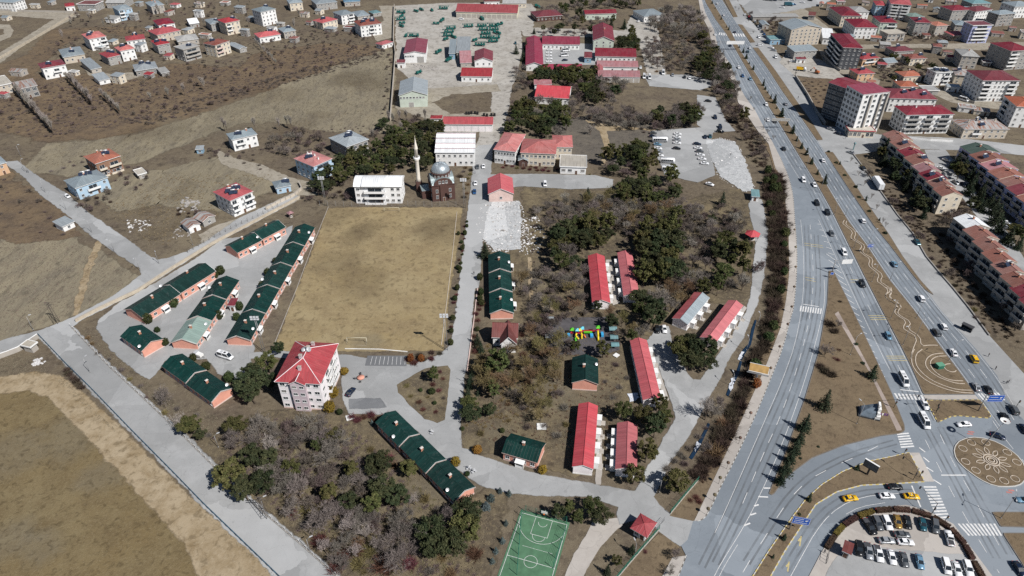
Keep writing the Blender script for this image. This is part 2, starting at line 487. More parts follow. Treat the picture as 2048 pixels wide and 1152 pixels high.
def scatter_pts(px, n, rng, world=None):
 poly = world or PP(px)
 xs = [q.x for q in poly]; ys = [q.y for q in poly]; out = []; k = 0
 while len(out) < n and k < n * 40:
  k += 1
  q = Vector((rng.uniform(min(xs), max(xs)), rng.uniform(min(ys), max(ys)),0))
  if inside(q, poly): out.append(q)
 return out
blots('worn_patch', [(665,430),(905,430),(870,690),(580,690)],7,6,13, WORN, Z2 + .001)
blots('worn_patch', [(690,650),(740,650),(740,690),(690,690)],1,5,6, PALE, Z2 + .002)
blots('pale_patch', [(0,800),(110,800),(400,1130),(0,1150)],5,5,10, PALE, Z2 + .002)
blots('pale_patch', [(120,300),(500,200),(770,110),(770,230),(300,300)],6,8,18, PALE, Z1 + .02)
blots('worn_patch', [(120,300),(500,200),(770,110),(770,230),(300,300)],6,8,16, WORN, Z1 + .02)
blots('pale_patch', [(470,860),(700,850),(880,1010),(900,1140),(700,1150),(560,1010)],9,3,8, PALE, Z1 + .02)
blots('pale_patch', [(950,760),(1120,700),(1250,720),(1200,900),(960,880)],7,3,7, PALE, Z1 + .02)
blots('pale_patch', [(1060,420),(1480,400),(1480,560),(1060,600)],7,4,9, PALE, Z1 + .02)
blots('worn_patch', [(210,420),(440,350),(520,360),(330,480)],5,4,9, WORN, Z1 + .02)
# ---- gravel and concrete yards
sheet('gravel_yard', [(793,12),(900,6),(1060,8),(1070,20),(1062,60),(1040,62),(1042,110),(1020,180),(1008,245),(986,296),(950,300),(966,262),(870,262),(985,245),(988,175),(850,180),(796,135)], Z1, GRAVEL, 2,.8,4)
sheet('gravel_yard', [(1040,55),(1250,62),(1265,30),(1310,40),(1330,150),(1300,165),(1285,100),(1270,75),(1050,72)], Z2, GRAVEL, 1.5,.6,3)
sheet('concrete_yard', [(1085,85),(1190,88),(1190,130),(1085,130)], Z3, CONC)
sheet('concrete_yard', [(1290,150),(1375,150),(1440,165),(1400,180),(1300,172)], Z3, CONC, 1,.4,2)
sheet('dirt_lane', [(800,185),(870,178),(990,170),(1000,182),(900,188),(860,205),(900,230),(985,225),(980,240),(850,235),(795,215)], Z2, DIRT, 2,.8,3)
sheet('dirt_lane', [(760,12),(788,12),(782,75),(755,82),(745,62),(770,40)], Z2, DIRT, 1.5,.6,3)
sheet('dirt_lane', [(436,302),(470,318),(520,330),(575,355),(640,372),(650,388),(600,390),(560,368),(500,345),(450,330),(440,318)], Z3, DIRT, 1.2,.5,2)
sheet('dirt_lane', [(475,440),(440,450),(400,470),(412,490),(450,470),(500,448),(600,398),(590,386)], Z3, DIRT, 1.2,.5,2)
sheet('dirt_lane', [(172,135),(220,150),(262,145),(275,155),(230,165),(180,150)], Z2, DIRT, 1.5,.6,3)
sheet('footpath', [(196,482),(170,540),(160,580),(148,630),(154,632),(168,580),(178,545),(202,486)], Z2, SAND, 1.0,.5,2)
sheet('footpath', [(1170,240),(1200,262),(1210,290),(1204,330),(1212,330),(1218,290),(1212,262),(1280,258),(1330,268),(1330,262),(1210,250)], Z2, SAND, .8,.3,2)
sheet('footpath', [(1056,515),(1062,515),(1066,600),(1085,613),(1120,616),(1120,620),(1080,618),(1060,606)], Z2, SAND, .4,.15,2)
# left town streets
sheet('town_street', [(-20,20),(150,24),(158,30),(100,60),(40,95),(0,125),(-30,125),(60,70),(110,38),(-20,28)], Z2, DIRT, 1.5,.5,3)
sheet('town_street', [(-20,48),(18,50),(26,62),(18,75),(-20,90),(-20,80),(10,68),(8,58),(-20,56)], Z2, DIRT, 1,.4,3)
sheet('town_street', [(1560,-20),(1530,10),(1700,100),(1760,96),(1840,95),(1960,100),(2048,92),(2048,84),(1900,88),(1700,90)], Z1, DIRT, 1,.5,3)
sheet('town_yard', [(1470,-8),(1620,-10),(1660,0),(1640,10),(1560,25),(1500,30)], Z2, CONC, 2,.8,3)
sheet('town_yard', [(1640,100),(1700,130),(1730,150),(1760,160),(1750,175),(1690,150),(1650,130)], Z2, DIRT, 1,.4,3)
sheet('town_yard', [(1880,180),(1990,205),(2048,212),(2048,222),(1980,216),(1905,205),(1870,190)], Z2, DIRT, 1,.4,3)
sheet('town_yard', [(1640,250),(1720,262),(1760,270),(1930,278),(2048,292),(2048,310),(1930,300),(1790,296),(1700,310),(1650,300),(1600,240)], Z2, CONC, .8,.3,3)
sheet('town_yard', [(1850,300),(1890,300),(1950,385),(1985,420),(2048,520),(2048,545),(1985,470),(1930,400),(1905,370),(1860,320)], Z2, CONC, .8,.3,3)

# ---- country lanes on the left
sheet('lane', [(10,325),(50,353),(82,388),(137,428),(175,463),(232,503),(285,538),(286,550),(232,591),(150,636),(80,663),(0,684),(-40,692),(-40,722),(0,712),(75,675),(80,670),(135,731),(180,776),(266,864),(350,949),(410,1011),(512,1109),(590,1185),(700,1185),(674,1152),(512,1011),(437,941),(360,864),(260,771),(220,733),(142,653),(160,640),(275,583),(425,488),(500,450),(595,398),(588,388),(475,440),(412,485),(375,505),(332,519),(312,521),(295,513),(265,490),(220,458),(175,428),(130,388),(75,355),(32,323)], Z4, CONC, 1.3,.3,2)
# ---- compound roads
sheet('barracks_yard', [(197,655),(199,642),(240,607),(320,563),(400,514),(446,480),(560,466),(585,452),(566,500),(548,530),(520,590),(490,640),(505,700),(497,730),(490,757),(470,757),(440,745),(415,716),(330,720),(300,757),(270,737),(225,700)], Z3, CONC, 1.2,.3,2)
sheet('avenue', [(958,292),(984,290),(980,350),(1080,349),(1190,352),(1225,360),(1222,375),(1140,378),(1050,372),(1000,376),(972,420),(963,480),(955,575),(947,576),(935,716),(925,760),(917,864),(922,897),(957,914),(1022,936),(1099,956),(1199,974),(1269,985),(1274,984),(1311,914),(1354,836),(1341,788),(1304,696),(1296,683),(1319,653),(1335,655),(1345,700),(1374,750),(1385,762),(1404,761),(1424,733),(1464,676),(1494,626),(1504,588),(1514,488),(1499,408),(1505,395),(1522,400),(1534,463),(1526,550),(1511,610),(1481,681),(1454,718),(1434,766),(1414,793),(1379,864),(1334,929),(1304,994),(1314,1011),(1341,1031),(1386,1041),(1375,1080),(1359,1089),(1319,1061),(1290,1030),(1241,1046),(1236,1029),(1241,1014),(1180,990),(1099,990),(1022,984),(962,969),(900,925),(882,912),(857,879),(800,830),(700,825),(690,800),(685,760),(695,735),(630,720),(540,712),(500,716),(500,708),(560,704),(690,712),(730,718),(820,732),(880,712),(905,690),(912,640),(920,576),(937,428),(945,360),(950,300)], Z4, CONC, 1.0,.25,2)
sheet('island_bed', [(795,770),(850,738),(895,732),(900,740),(894,800),(888,840),(875,846),(850,838),(820,810),(798,785)], Z5, GARD, .3,.15,1.5)
sheet('parking_court', [(1305,262),(1410,255),(1425,262),(1420,300),(1430,350),(1395,365),(1330,350),(1310,300)], Z4, CONC, .5,.2,2)
sheet('parking_court', [(1395,190),(1430,195),(1450,240),(1470,262),(1420,265),(1395,250)], Z3, CONC, .5,.2,2)
sheet('tarmac_bay', [(735,712),(814,712),(813,733),(730,732)], Z5, ASPHD)
sheet('tarmac_bay', [(700,800),(760,798),(772,815),(700,817)], Z5, ASPHD, .6,.3,2)
sheet('concrete_path', [(1186,1046),(1238,1036),(1244,1050),(1200,1090),(1165,1152),(1160,1180),(1118,1180),(1150,1110)], Z3, STONEP, .4,.2,2)
sheet('concrete_path', [(1196,860),(1204,860),(1202,970),(1192,970)], Z3, STONEP, .3,.15,2)
sheet('concrete_path', [(1212,520),(1224,520),(1238,606),(1226,610)], Z3, STONEP, .3,.15,2)
sheet('concrete_path', [(1296,690),(1302,690),(1338,800),(1330,806)], Z3 + .03, STONEP)
sheet('concrete_path', [(1488,612),(1494,616),(1436,700),(1430,694)], Z3, STONEP)
sheet('playground_floor', [(1096,636),(1216,634),(1240,700),(1200,712),(1100,708)], Z2, mat('rubber_floor', (.085,.08,.085),.9,.25,.4, dirt=.4))
SLAB = paving('broken_slab', (.50,.51,.51),(.36,.37,.375),(.58,.59,.59),.3, ck=.42, cw=.06, ca=.6)
sheet('demolished_slab', [(966,405),(1038,402),(1042,440),(1040,498),(990,500),(958,470),(960,430)], Z3, SLAB, .6,.5,1.5)
sheet('demolished_slab', [(1412,282),(1440,278),(1470,285),(1488,320),(1508,380),(1490,384),(1440,352),(1420,310)], Z5, SLAB, .6,.5,1.5)
SNOW = mat('old_snow', (.60,.63,.68),.7,.2,.9, dirt=.5)
for q in ([(1476,718),(1482,706),(1486,706),(1480,722)],[(1458,774),(1466,756),(1470,756),(1461,782)],[(1388,900),(1396,886),(1400,888),(1391,904)],[(1258,790),(1272,786),(1276,796),(1262,802)]):
 sheet('snow_patch', q, Z4 + .04, SNOW, .2,.55,.8)

WATER = mat('ditch_water', (.012,.03,.06),.06,.2,.5, spec=.8)
for q in ([(1478,716),(1486,700),(1497,688),(1503,658),(1510,640),(1513,642),(1508,662),(1502,690),(1490,708),(1483,722)],[(1452,790),(1462,764),(1474,740),(1480,722),(1484,724),(1478,748),(1466,772),(1457,794)],[(1378,916),(1392,892),(1406,866),(1416,846),(1420,850),(1410,872),(1398,898),(1384,920)]):
 sheet('ditch_water', q, Z4 + .03, WATER)
# ---- highway
HW = [(1402,-6),(1410,25),(1428,60),(1436,95),(1458,125),(1476,169),(1490,194),(1510,221),(1527,254),(1545,285),(1560,315),(1577,355),(1586,392),(1589,444),(1591,463),(1594,518),(1591,573),(1586,620),(1581,634),(1565,697),(1543,751),(1520,808),(1497,860),(1467,923),(1441,972),(1416,1027),(1403,1041),(1386,1043),(1375,1080),(1362,1092),(1373,1114),(1358,1152),(1340,1190),
      (2140,1190),(2140,905),(2048,842),(2014,800),(1994,752),(1953,700),(1883,623),(1848,576),(1826,549),(1779,488),(1749,451),(1739,433),(1707,390),(1676,343),(1650,305),(1634,281),(1596,226),(1565,183),(1539,142),(1500,86),(1466,35),(1446,2),(1440,-6)]
road = sheet('highway', HW, Z4, ASPH)
sheet('service_road', [(1446,-6),(1471,-6),(1490,30),(1520,60),(1536,80),(1590,154),(1615,194),(1632,225),(1650,262),(1690,285),(1707,308),(1739,350),(1767,390),(1795,429),(1825,465),(1852,512),(1880,546),(1906,576),(1936,613),(1978,671),(2048,748),(2110,810),(2110,900),(2048,842),(2014,800),(1994,752),(1953,700),(1883,623),(1826,549),(1779,488),(1749,451),(1707,390),(1650,305),(1596,226),(1539,142),(1500,86),(1466,35)], Z3, CONC)
sheet('roadside_yard', [(1575,105),(1640,120),(1670,140),(1700,165),(1660,160),(1590,150),(1560,125)], Z3 + .01, GRAVEL, 1,.4,2)
sheet('bare_plot', [(1598,156),(1665,158),(1672,175),(1700,235),(1640,230)], Z3 + .01, ORCH, .5,.3,2)

ISL = {}
def island(name, px, m, kerb=KERB_D, top=.16, alt=None, label=None):
 """raised bed: soil top inside a ring of kerb stones"""
 poly = PP(px)
 if area2(poly) < 0: poly.reverse()
 o = sheet(name, [(q.x, q.y) for q in poly], Z4 + top, m, world=True)
 if label: o['label'] = label
 mb = MB()
 ring = resample(poly + [poly[0]],1.0) + [poly[0]]
 ribbon(mb, ring, -.22,.05, Z4 - .06, Z4 + top + .03,0,1 if alt else None)
 k = mb.obj('kerb', [kerb, alt] if alt else [kerb], o)
 ISL[name] = o
 return o
bare = LAWN.copy(); bare.name = 'bed_soil'
for n in bare.node_tree.nodes:
 if n.type == 'BSDF_PRINCIPLED':
  for l in list(n.inputs['Alpha'].links): bare.node_tree.links.remove(l)
island('central_median', [(1408,-6),(1412,6),(1432,40),(1452,67),(1467,92),(1496,142),(1515,174),(1535,209),(1557,243),(1584,288),(1607,325),(1636,371),(1661,415),(1697,488),(1729,552),(1763,618),(1806,700),(1825,738),(1847,789),(1949,789),(1919,747),(1884,700),(1826,620),(1779,562),(1730,488),(1697,445),(1676,411),(1651,369),(1629,330),(1603,288),(1571,240),(1551,209),(1527,174),(1508,144),(1482,105),(1462,65),(1440,30),(1418,-6)], bare)
island('crossing_median', [(1853,802),(1959,801),(1980,831),(1978,837),(1940,834),(1915,832),(1900,834),(1875,845)], bare, KERB_D, alt=KERB_Y)
sheet('crossing_path', [(1846,791),(1950,791),(1957,799),(1851,800)], Z4 + .06, STONEP)
island('conifer_island', [(1658,543),(1666,543),(1694,600),(1737,690),(1782,787),(1807,850),(1808,862),(1800,867),(1761,872),(1686,891),(1623,916),(1573,953),(1545,990),(1538,990),(1548,964),(1575,898),(1597,835),(1610,799),(1637,708),(1655,607)], bare)
island('sign_island', [(1818,906),(1848,964),(1786,968),(1723,971),(1673,984),(1631,1009),(1603,1051),(1568,1104),(1541,1152),(1520,1190),(1485,1190),(1507,1152),(1536,1106),(1551,1084),(1586,1034),(1611,1001),(1643,971),(1686,944),(1741,923),(1786,914)], bare, KERB_L, alt=KERB_Y)
sheet('brick_path', [(1669,629),(1676,624),(1716,695),(1759,776),(1802,858),(1803,862),(1793,863),(1737,744)], Z4 + .19, BRICKP)
sheet('pavement', [(1820,906),(1838,906),(1868,964),(1850,964)], Z4 + .03, STONEP)
for q in ([(1446,-6),(1455,-6),(1475,34),(1467,35)],[(1476,49),(1484,50),(1510,85),(1501,86)],[(1506,96),(1516,96),(1552,144),(1590,199),(1625,248),(1645,280),(1634,281),(1596,226),(1565,183),(1540,144)],
          [(1650,305),(1665,305),(1707,366),(1731,404),(1776,468),(1804,513),(1841,563),(1866,590),(1850,580),(1826,551),(1779,490),(1749,453),(1707,392),(1676,345)]):
 island('verge', q, bare)
island('kerbside_lawn', [(1985,1026),(2100,1026),(2100,1056),(2001,1053)], bare, KERB_D)
island('kerbside_lawn', [(2006,1068),(2100,1068),(2100,1220),(2060,1152)], bare, KERB_D)
# roundabout
rb = [(505,170),(515,130),(545,95),(600,72),(660,64),(740,72),(820,95),(890,128),(950,168),(1000,208),(1045,265),(1070,330),(1065,390),(1030,430),(980,446),(920,450),(850,448),(790,432),(730,405),(680,375),(640,345),(590,308),(540,258),(515,215)]
rb = [(1780 + x / 3.944,860 + y / 3.944) for x, y in rb]
ra = island('roundabout_bed', rb, bare, KERB_L, .22)
# sidewalk west of the highway
def kerbline(name, pts, striped=True, side=1, parent=None):
 mb = MB(); l = resample(smooth_line(PP(pts),1),1.0)
 ribbon(mb, l, 0,.22 * side, 0,.29,0,1 if striped else None)
 o = mb.obj(name, [KERB_L, KERB_D] if striped else [KERB_L], parent)
 if parent is None: tag(o, kind='structure')
 return o
swr = [(1402,-6),(1410,25),(1428,60),(1436,95),(1458,125),(1476,169),(1490,194),(1510,221),(1527,254),(1545,285),(1560,315),(1577,355),(1586,392),(1589,444),(1591,463),(1594,518),(1591,573),(1586,620),(1581,634),(1565,697),(1543,751),(1520,808),(1497,860),(1467,923),(1441,972),(1416,1027),(1403,1041),(1388,1043)]
swl = [(1391,1037),(1429,956),(1474,860),(1520,758),(1534,726),(1561,656),(1572,600),(1578,549),(1577,465),(1570,397),(1565,355),(1551,338),(1537,288),(1515,262),(1490,225),(1476,205),(1468,170),(1452,140),(1425,100),(1418,60),(1402,30),(1396,-6)]
sw = sheet('pavement', swr + swl, .22, STONEP)
kerbline('kerb', swr[10:], True, 1, sw)
sheet('verge_lawn', [(1391,961),(1455,862),(1500,770),(1530,700),(1555,640),(1565,560),(1566,460),(1560,380),(1540,310),(1520,280),(1537,288),(1551,338),(1565,355),(1570,397),(1577,465),(1578,549),(1572,600),(1561,656),(1534,726),(1520,758),(1474,860),(1429,956),(1391,1037),(1386,1042),(1340,1032)],.16, LAWN, .2)
sheet('verge_lawn', [(1320,1066),(1345,1085),(1358,1094),(1330,1152),(1320,1190),(1215,1190),(1262,1125)],.15, LAWN, .2)
pv = sheet('pavement', [(1345,1115),(1373,1112),(1358,1152),(1340,1190),(1310,1190),(1325,1152)],.21, STONEP)
kerbline('kerb', [(1373,1112),(1358,1152),(1340,1190)], True, -1, pv)
# car park at the bottom right
lot = sheet('car_park', [(1618,1190),(1643,1104),(1676,1062),(1711,1035),(1748,1022),(1818,1022),(1861,1034),(1898,1057),(1926,1088),(1946,1126),(1975,1190)], Z4 + .06, STONEP)
sheet('car_park_tarmac', [(1640,1190),(1665,1125),(1700,1100),(1760,1098),(1930,1112),(1955,1190)], Z4 + .1, CONC, .4,.2,2)
kp = sheet('pavement', [(1600,1190),(1618,1152),(1643,1104),(1676,1059),(1711,1029),(1748,1016),(1811,1011),(1850,1020),(1906,1049),(1936,1089),(1983,1152),(2005,1190),(1978,1190),(1961,1152),(1946,1124),(1926,1086),(1898,1055),(1861,1032),(1818,1020),(1748,1020),(1711,1033),(1676,1062),(1643,1107),(1630,1190)], Z4 + .14, STONEP)

# ---- road paint (flat print laid on the asphalt)
def dashes(pts, on, off, wid, z, m, name='lane_marking', parent=None):
 z += zmark(); l = resample(smooth_line(PP(pts),1),.5); mb = MB(); i = 0
 a, b = int(on * 2), int(off * 2)
 while i < len(l) - 1:
  seg = l[i:i + a + 1]
  if len(seg) > 1: ribbon(mb, seg[::max(1, len(seg) - 1)] if len(seg) < 12 else seg, -wid / 2, wid / 2, z, z)
  i += a + b
 return mb.obj(name, m, parent)
def solid(pts, wid, z, m, name='lane_marking', parent=None):
 z += zmark(); mb = MB(); ribbon(mb, resample(smooth_line(PP(pts),1),1.5),-wid / 2, wid / 2, z, z)
 return mb.obj(name, m, parent)
ZP = Z4 + .037
def lerp_line(a, b, t):
 A, B = resample(PP(a),2.0), resample(PP(b),2.0)
 n = min(len(A), len(B)); out = []
 for i in range(60):
  q = A[int(i / 59 * (len(A) - 1))].lerp(B[int(i / 59 * (len(B) - 1))], t); out.append(unP(q))
 return out
LCL = [(1402,-6),(1410,25),(1434,66),(1446,95),(1468,130),(1484,169),(1505,205),(1527,240),(1548,275),(1575,320),(1600,360),(1620,395),(1638,440),(1665,500),(1690,560),(1715,618),(1755,700),(1800,790),(1830,850)]
LCR = [(1408,-6),(1412,6),(1432,40),(1452,67),(1467,92),(1496,142),(1515,174),(1535,209),(1557,243),(1584,288),(1607,325),(1636,371),(1661,415),(1697,488),(1729,552),(1763,618),(1806,700),(1847,789),(1875,845)]
RCL = [(1418,-6),(1440,30),(1462,65),(1482,105),(1508,144),(1527,174),(1551,209),(1571,240),(1603,288),(1629,330),(1651,369),(1676,411),(1697,445),(1730,488),(1779,562),(1826,620),(1884,700),(1949,789),(2000,860)]
RCR = [(1440,-6),(1466,35),(1500,86),(1539,142),(1565,183),(1596,226),(1634,281),(1650,305),(1676,343),(1707,390),(1739,433),(1749,451),(1779,488),(1826,549),(1848,576),(1883,623),(1953,700),(1994,752),(2048,842)]
dashes(lerp_line(LCL, LCR, .5),4.5,4.5,.16, ZP, PAINT, parent=road)
solid(lerp_line(LCL, LCR, .93),.12, ZP, PAINT, parent=road)
solid(LCL[:11],.12, ZP, PAINT, parent=road)
for t in (.34,.67):
 dashes(lerp_line(RCL, RCR, t),4.5,5.5,.16, ZP, PAINT, parent=road)
solid(lerp_line(RCL, RCR, .06),.12, ZP, PAINT, parent=road)
solid(lerp_line(RCL, RCR, .95),.12, ZP, PAINT, parent=road)
m_, nt_, bs_ = _nt('tyre_wear'); bs_.inputs['Base Color'].default_value = (.13,.135,.142,1); bs_.inputs['Roughness'].default_value = .8
nt_.links.new(_ramp(nt_, _noise(nt_, _pos(nt_),.12,5,.7),.35,.75,.05,.5), bs_.inputs['Alpha'])
def wear(line, w_=.55, gap=.85):
 mb = MB(); l = resample(smooth_line(PP(line),1),2.0); z = Z4 + .034
 for o_ in (-gap, gap): ribbon(mb, l, o_ - w_ / 2, o_ + w_ / 2, z, z)
 mb.obj('tyre_wear', m_, road)
for t in (.25,.75): wear(lerp_line(LCL, LCR, t))
for t in (.18,.5,.82): wear(lerp_line(RCL, RCR, t))
wear([(1612,450),(1616,520),(1616,600),(1600,680),(1570,770),(1530,860),(1490,950),(1450,1040),(1400,1140)]); wear([(1632,470),(1638,560),(1630,640),(1605,730),(1570,830),(1530,920),(1490,1010),(1430,1130)])
wear([(1790,885),(1700,910),(1630,945),(1580,990),(1540,1050),(1490,1130)]); wear([(1830,985),(1750,982),(1690,995),(1640,1030),(1600,1090),(1565,1150)]); wear([(1855,860),(1900,945),(1950,1040),(2000,1130)]); wear([(1880,855),(1925,940),(1975,1030),(2020,1110)])
# left edge of the through lanes and chevrons on the gore
solid([(1637,440),(1653,475),(1690,555),(1725,630),(1766,715),(1782,745)],.14, ZP, PAINT, parent=road)
chev = MB()
for i in range(26):
 t = i / 25
 a = P(1641 + (1768 - 1641) * t, 448 + (752 - 448) * t); l_ = P(1637 + (1744 - 1637) * t, 452 + (742 - 452) * t)
 if i > 5: l_ = P(1655 + (1738 - 1655) * (i - 6) / 19,512 + (742 - 512) * (i - 6) / 19)
 ribbon(chev, [l_ + Vector((0,1.5,0)), a + Vector((0,-.6,0))],-.14,.14, ZP + .02, ZP + .02)
chev.obj('gore_marking', PAINT, road)
# slip road
dashes([(1620,450),(1624,500),(1627,560),(1622,620),(1612,670),(1596,730),(1580,780),(1556,845),(1530,900),(1505,960),(1480,1020)],4.5,4.5,.15, ZP, PAINT, parent=road)
solid([(1601,440),(1606,490),(1608,560),(1603,620),(1590,690),(1565,760),(1530,840),(1495,920),(1460,1000),(1428,1070)],.12, ZP, PAINT, parent=road)
solid([(1648,560),(1650,600),(1640,650),(1622,720),(1600,790),(1575,860),(1545,935),(1520,990),(1490,1050),(1440,1130),(1425,1160)],.14, ZP, PAINT, parent=road)
solid([(1475,1090),(1450,1130),(1435,1160)],.12, ZP, PAINT, parent=road)
dashes([(1755,893),(1710,915),(1670,932),(1620,958),(1590,985),(1560,1025),(1530,1075),(1500,1120),(1480,1155)],4.5,6.5,.16, ZP, PAINT, parent=road)
dashes([(1810,987),(1750,990),(1700,1002),(1660,1028),(1630,1065),(1605,1110),(1580,1155)],26,1,.14, ZP, PAINT, parent=road)
dashes([(1770,1006),(1720,1014),(1690,1030)],14,1,.1, ZP, PAINT, parent=road)
solid([(1823,972),(1841,1015)],.4, ZP, PAINT, 'stop_line', road)
solid([(1882,951),(1938,951)],.4, ZP, PAINT, 'stop_line', road)
solid([(1800,780),(1846,785)],.4, ZP, PAINT, 'stop_line', road)
solid([(1606,609),(1644,615)],.4, ZP, PAINT, 'stop_line', road)
dashes([(1880,870),(1905,925),(1935,975),(1960,1020),(1985,1070),(2020,1130)],4,5,.15, ZP, PAINT, parent=road)
dashes([(1850,880),(1890,960),(1930,1035),(1975,1110),(2000,1150)],4,5,.15, ZP, PAINT, parent=road)
dashes([(1985,842),(2010,880),(2048,925)],4,4,.15, ZP, PAINT, parent=road)
def zebra(a0, a1, b0, b1, n, z=ZP, name='zebra_crossing'):
 """n bars between line a0-a1 and line b0-b1"""
 z += zmark(); mb = MB()
 A0, A1, B0, B1 = P(*a0), P(*a1), P(*b0), P(*b1)
 for i in range(n):
  t0, t1 = (i + .18) / n, (i + .72) / n
  q = [A0.lerp(A1, t0), A0.lerp(A1, t1), B0.lerp(B1, t1), B0.lerp(B1, t0)]
  q = [(p.x, p.y, z) for p in q]
  if (q[1][0] - q[0][0]) * (q[2][1] - q[0][1]) - (q[2][0] - q[0][0]) * (q[1][1] - q[0][1]) < 0: q.reverse()
  mb.face(q)
 return mb.obj(name, PAINT, road)
zebra((1600,612),(1645,618),(1598,623),(1643,629),9)
zebra((1786,787),(1846,791),(1793,799),(1851,801),8)
zebra((1953,788),(1998,786),(1966,803),(2012,801),7)
zebra((1793,867),(1802,898),(1816,865),(1829,896),6)
zebra((1846,972),(1874,1040),(1871,972),(1900,1038),11)
zebra((1913,1048),(1992,1048),(1935,1072),(2006,1072),10)
zebra((1438,65),(1454,67),(1436,70),(1456,72),4)
zebra((1464,67),(1488,68),(1466,73),(1492,74),5)
rum = MB()
for (u0, v0, u1, v1) in [(1736,632,1770,632),(1739,636,1772,636),(1741,640,1774,640),(1772,713,1808,713),(1774,717,1811,717),(1777,721,1814,722),(1608,487,1645,492),(1609,491,1646,496),(1610,555,1630,559),(1611,560,1631,564),(1700,560,1716,560),(1701,565,1717,565)]:
 ribbon(rum, [P(u0, v0), P(u1, v1)],-.14,.14, ZP + .022, ZP + .022)
rum.obj('rumble_marking', PAINT_Y, road)
gorel = MB()
for (u0, v0, u1, v1) in [(1527,977,1541,977),(1516,994,1536,995),(1508,1013,1517,1010),(1500,1031,1512,1027),(1488,1052,1500,1047),(1838,896,1850,905),(1846,915,1858,925),(1852,935,1866,944),(1866,960,1882,970)]:
 ribbon(gorel, [P(u0, v0), P(u1, v1)],-.22,.22, ZP + .024, ZP + .024)
gorel.obj('gore_marking', PAINT, road)
arr = MB()
for u, v in ((1599,1079),(1575,1130)):
 ribbon(arr, [P(u, v + 14), P(u + 3, v - 6)],-.18,.18, ZP, ZP); ribbon(arr, [P(u + 2, v - 2), P(u - 3, v + 4)],-.2,.2, ZP + .004, ZP + .004)
arr.obj('arrow_marking', PAINT_Y, road)
rp = MB()
for u, v in ((1940,868),(1942,864),(2018,985),(2022,981)):
 ribbon(rp, [P(u - 6, v), P(u + 6, v + 1)],-.3,.3, ZP, ZP)
rp.obj('word_marking', PAINT_R, road)
# parking bay lines
bays = MB()
for i in range(9):
 ribbon(bays, [P(745 + i * 8.2,714), P(741 + i * 8.6,730)],-.06,.06, Z5 + .037, Z5 + .037)
bays.obj('bay_marking', PAINT, bpy.data.objects['tarmac_bay'])
# basketball court
COURT = mat('court_green', (.080,.175,.100),.75,.22,.35, dirt=.35)
cA, cB, cC = P(1044,1026), P(1134,1050), P(1098,1160)
ce = (cB - cA).normalized(); cn = Vector((ce.y, -ce.x, 0))
cw = (cB - cA).length; cl = 28.0
def CQ(x, y, z=0.0): return cA + ce * x + cn * y + Vector((0,0, z))
court = sheet('sports_court', [tuple(CQ(x, y)[:2]) for x, y in ((-.6,-1),(cw + .6,-1),(cw + .6, cl + 2),(-.6, cl + 2))], Z2, COURT, world=True)
cm = MB()
def cline(pts, wd=.09):
 z = Z2 + .037 + zmark(); ribbon(cm, [CQ(x, y) for x, y in pts],-wd / 2, wd / 2, z, z)
mid = cw / 2
for q in ([(0,0),(cw, 0)],[(cw, 0),(cw, cl)],[(0,0),(0, cl)],[(0, cl),(cw, cl)],[(0, cl / 2),(cw, cl / 2)]): cline(q, .12)
arc = lambda cx, cy, r, a0, a1, n=20: [(cx + r * math.cos(a0 + (a1 - a0) * i / n), cy + r * math.sin(a0 + (a1 - a0) * i / n)) for i in range(n + 1)]
cline(arc(mid, cl / 2,1.8,0,2 * math.pi))
for sgn, y0 in ((1,0),(-1, cl)):
 cline(arc(mid, y0 + sgn * 1.5,6.7,0, sgn * math.pi)); cline([(mid - 2.4, y0),(mid - 2.4, y0 + sgn * 5.8)]); cline([(mid + 2.4, y0),(mid + 2.4, y0 + sgn * 5.8)])
 cline([(mid - 2.4, y0 + sgn * 5.8),(mid + 2.4, y0 + sgn * 5.8)]); cline(arc(mid, y0 + sgn * 5.8,1.8,0, sgn * math.pi)); cline(arc(mid, y0 + sgn * 1.5,1.25,0, sgn * math.pi, 10))
cline([(mid - 3.5, y_ := cl / 2 - 4),(mid + 5, y_)],.06)
cm.obj('court_line', PAINT, court)
# stone ribbons in the planted beds
STONE = mat('edging_stone', (.50,.43,.35),.9,.2,2)
def stones(pts, w=.28, z=Z4 + .16, h=.14, closed=False, sm=1, parent=None):
 l = PP(pts)
 if closed: l = l + [l[0]]
 l = resample(smooth_line(l, sm),.55)
 if len(l) < 2: return
 mb = MB(); ribbon(mb, l, -w / 2, w / 2, z, z + h)
 return mb.obj('stone_edging', STONE, parent)
zz = lambda q, ox, oy, s: [(ox + x / s, oy + y / s) for x, y in q]
med = ISL['central_median']
stones(zz([(820,10),(795,55),(830,80),(930,160),(900,220),(915,255),(1000,300),(1050,345),(1005,400),(1060,450),(1150,510),(1125,590),(1180,640),(1270,710),(1230,790),(1290,830),(1390,910),(1335,980),(1380,1030),(1510,1110),(1480,1150)],1560,440,6.4), sm=1, parent=med)
stones(zz([(850,20),(835,70),(925,120),(970,180),(940,250),(1000,280),(1090,340),(1045,420),(1110,460),(1190,510),(1165,600),(1220,640),(1315,710),(1275,800),(1330,830),(1435,910),(1385,990),(1440,1030),(1555,1110),(1530,1150)],1560,440,6.4), sm=1, parent=med)
stones(zz([(940,0),(985,25),(930,65),(950,95),(1040,150),(1005,195),(1030,225),(1105,270),(1075,325),(1100,345),(1195,400),(1150,510),(1140,580)],1536,576,4), parent=med)
stones(zz([(980,0),(990,40),(965,80),(1070,145),(1030,200),(1050,225),(1145,280),(1110,330),(1215,395),(1220,470),(1300,462),(1360,465)],1536,576,4), parent=med)
stones(zz([(640,0),(600,80),(610,200),(680,310),(800,410),(1000,500),(1200,550),(1390,562)],1728,700,6.4), parent=med)
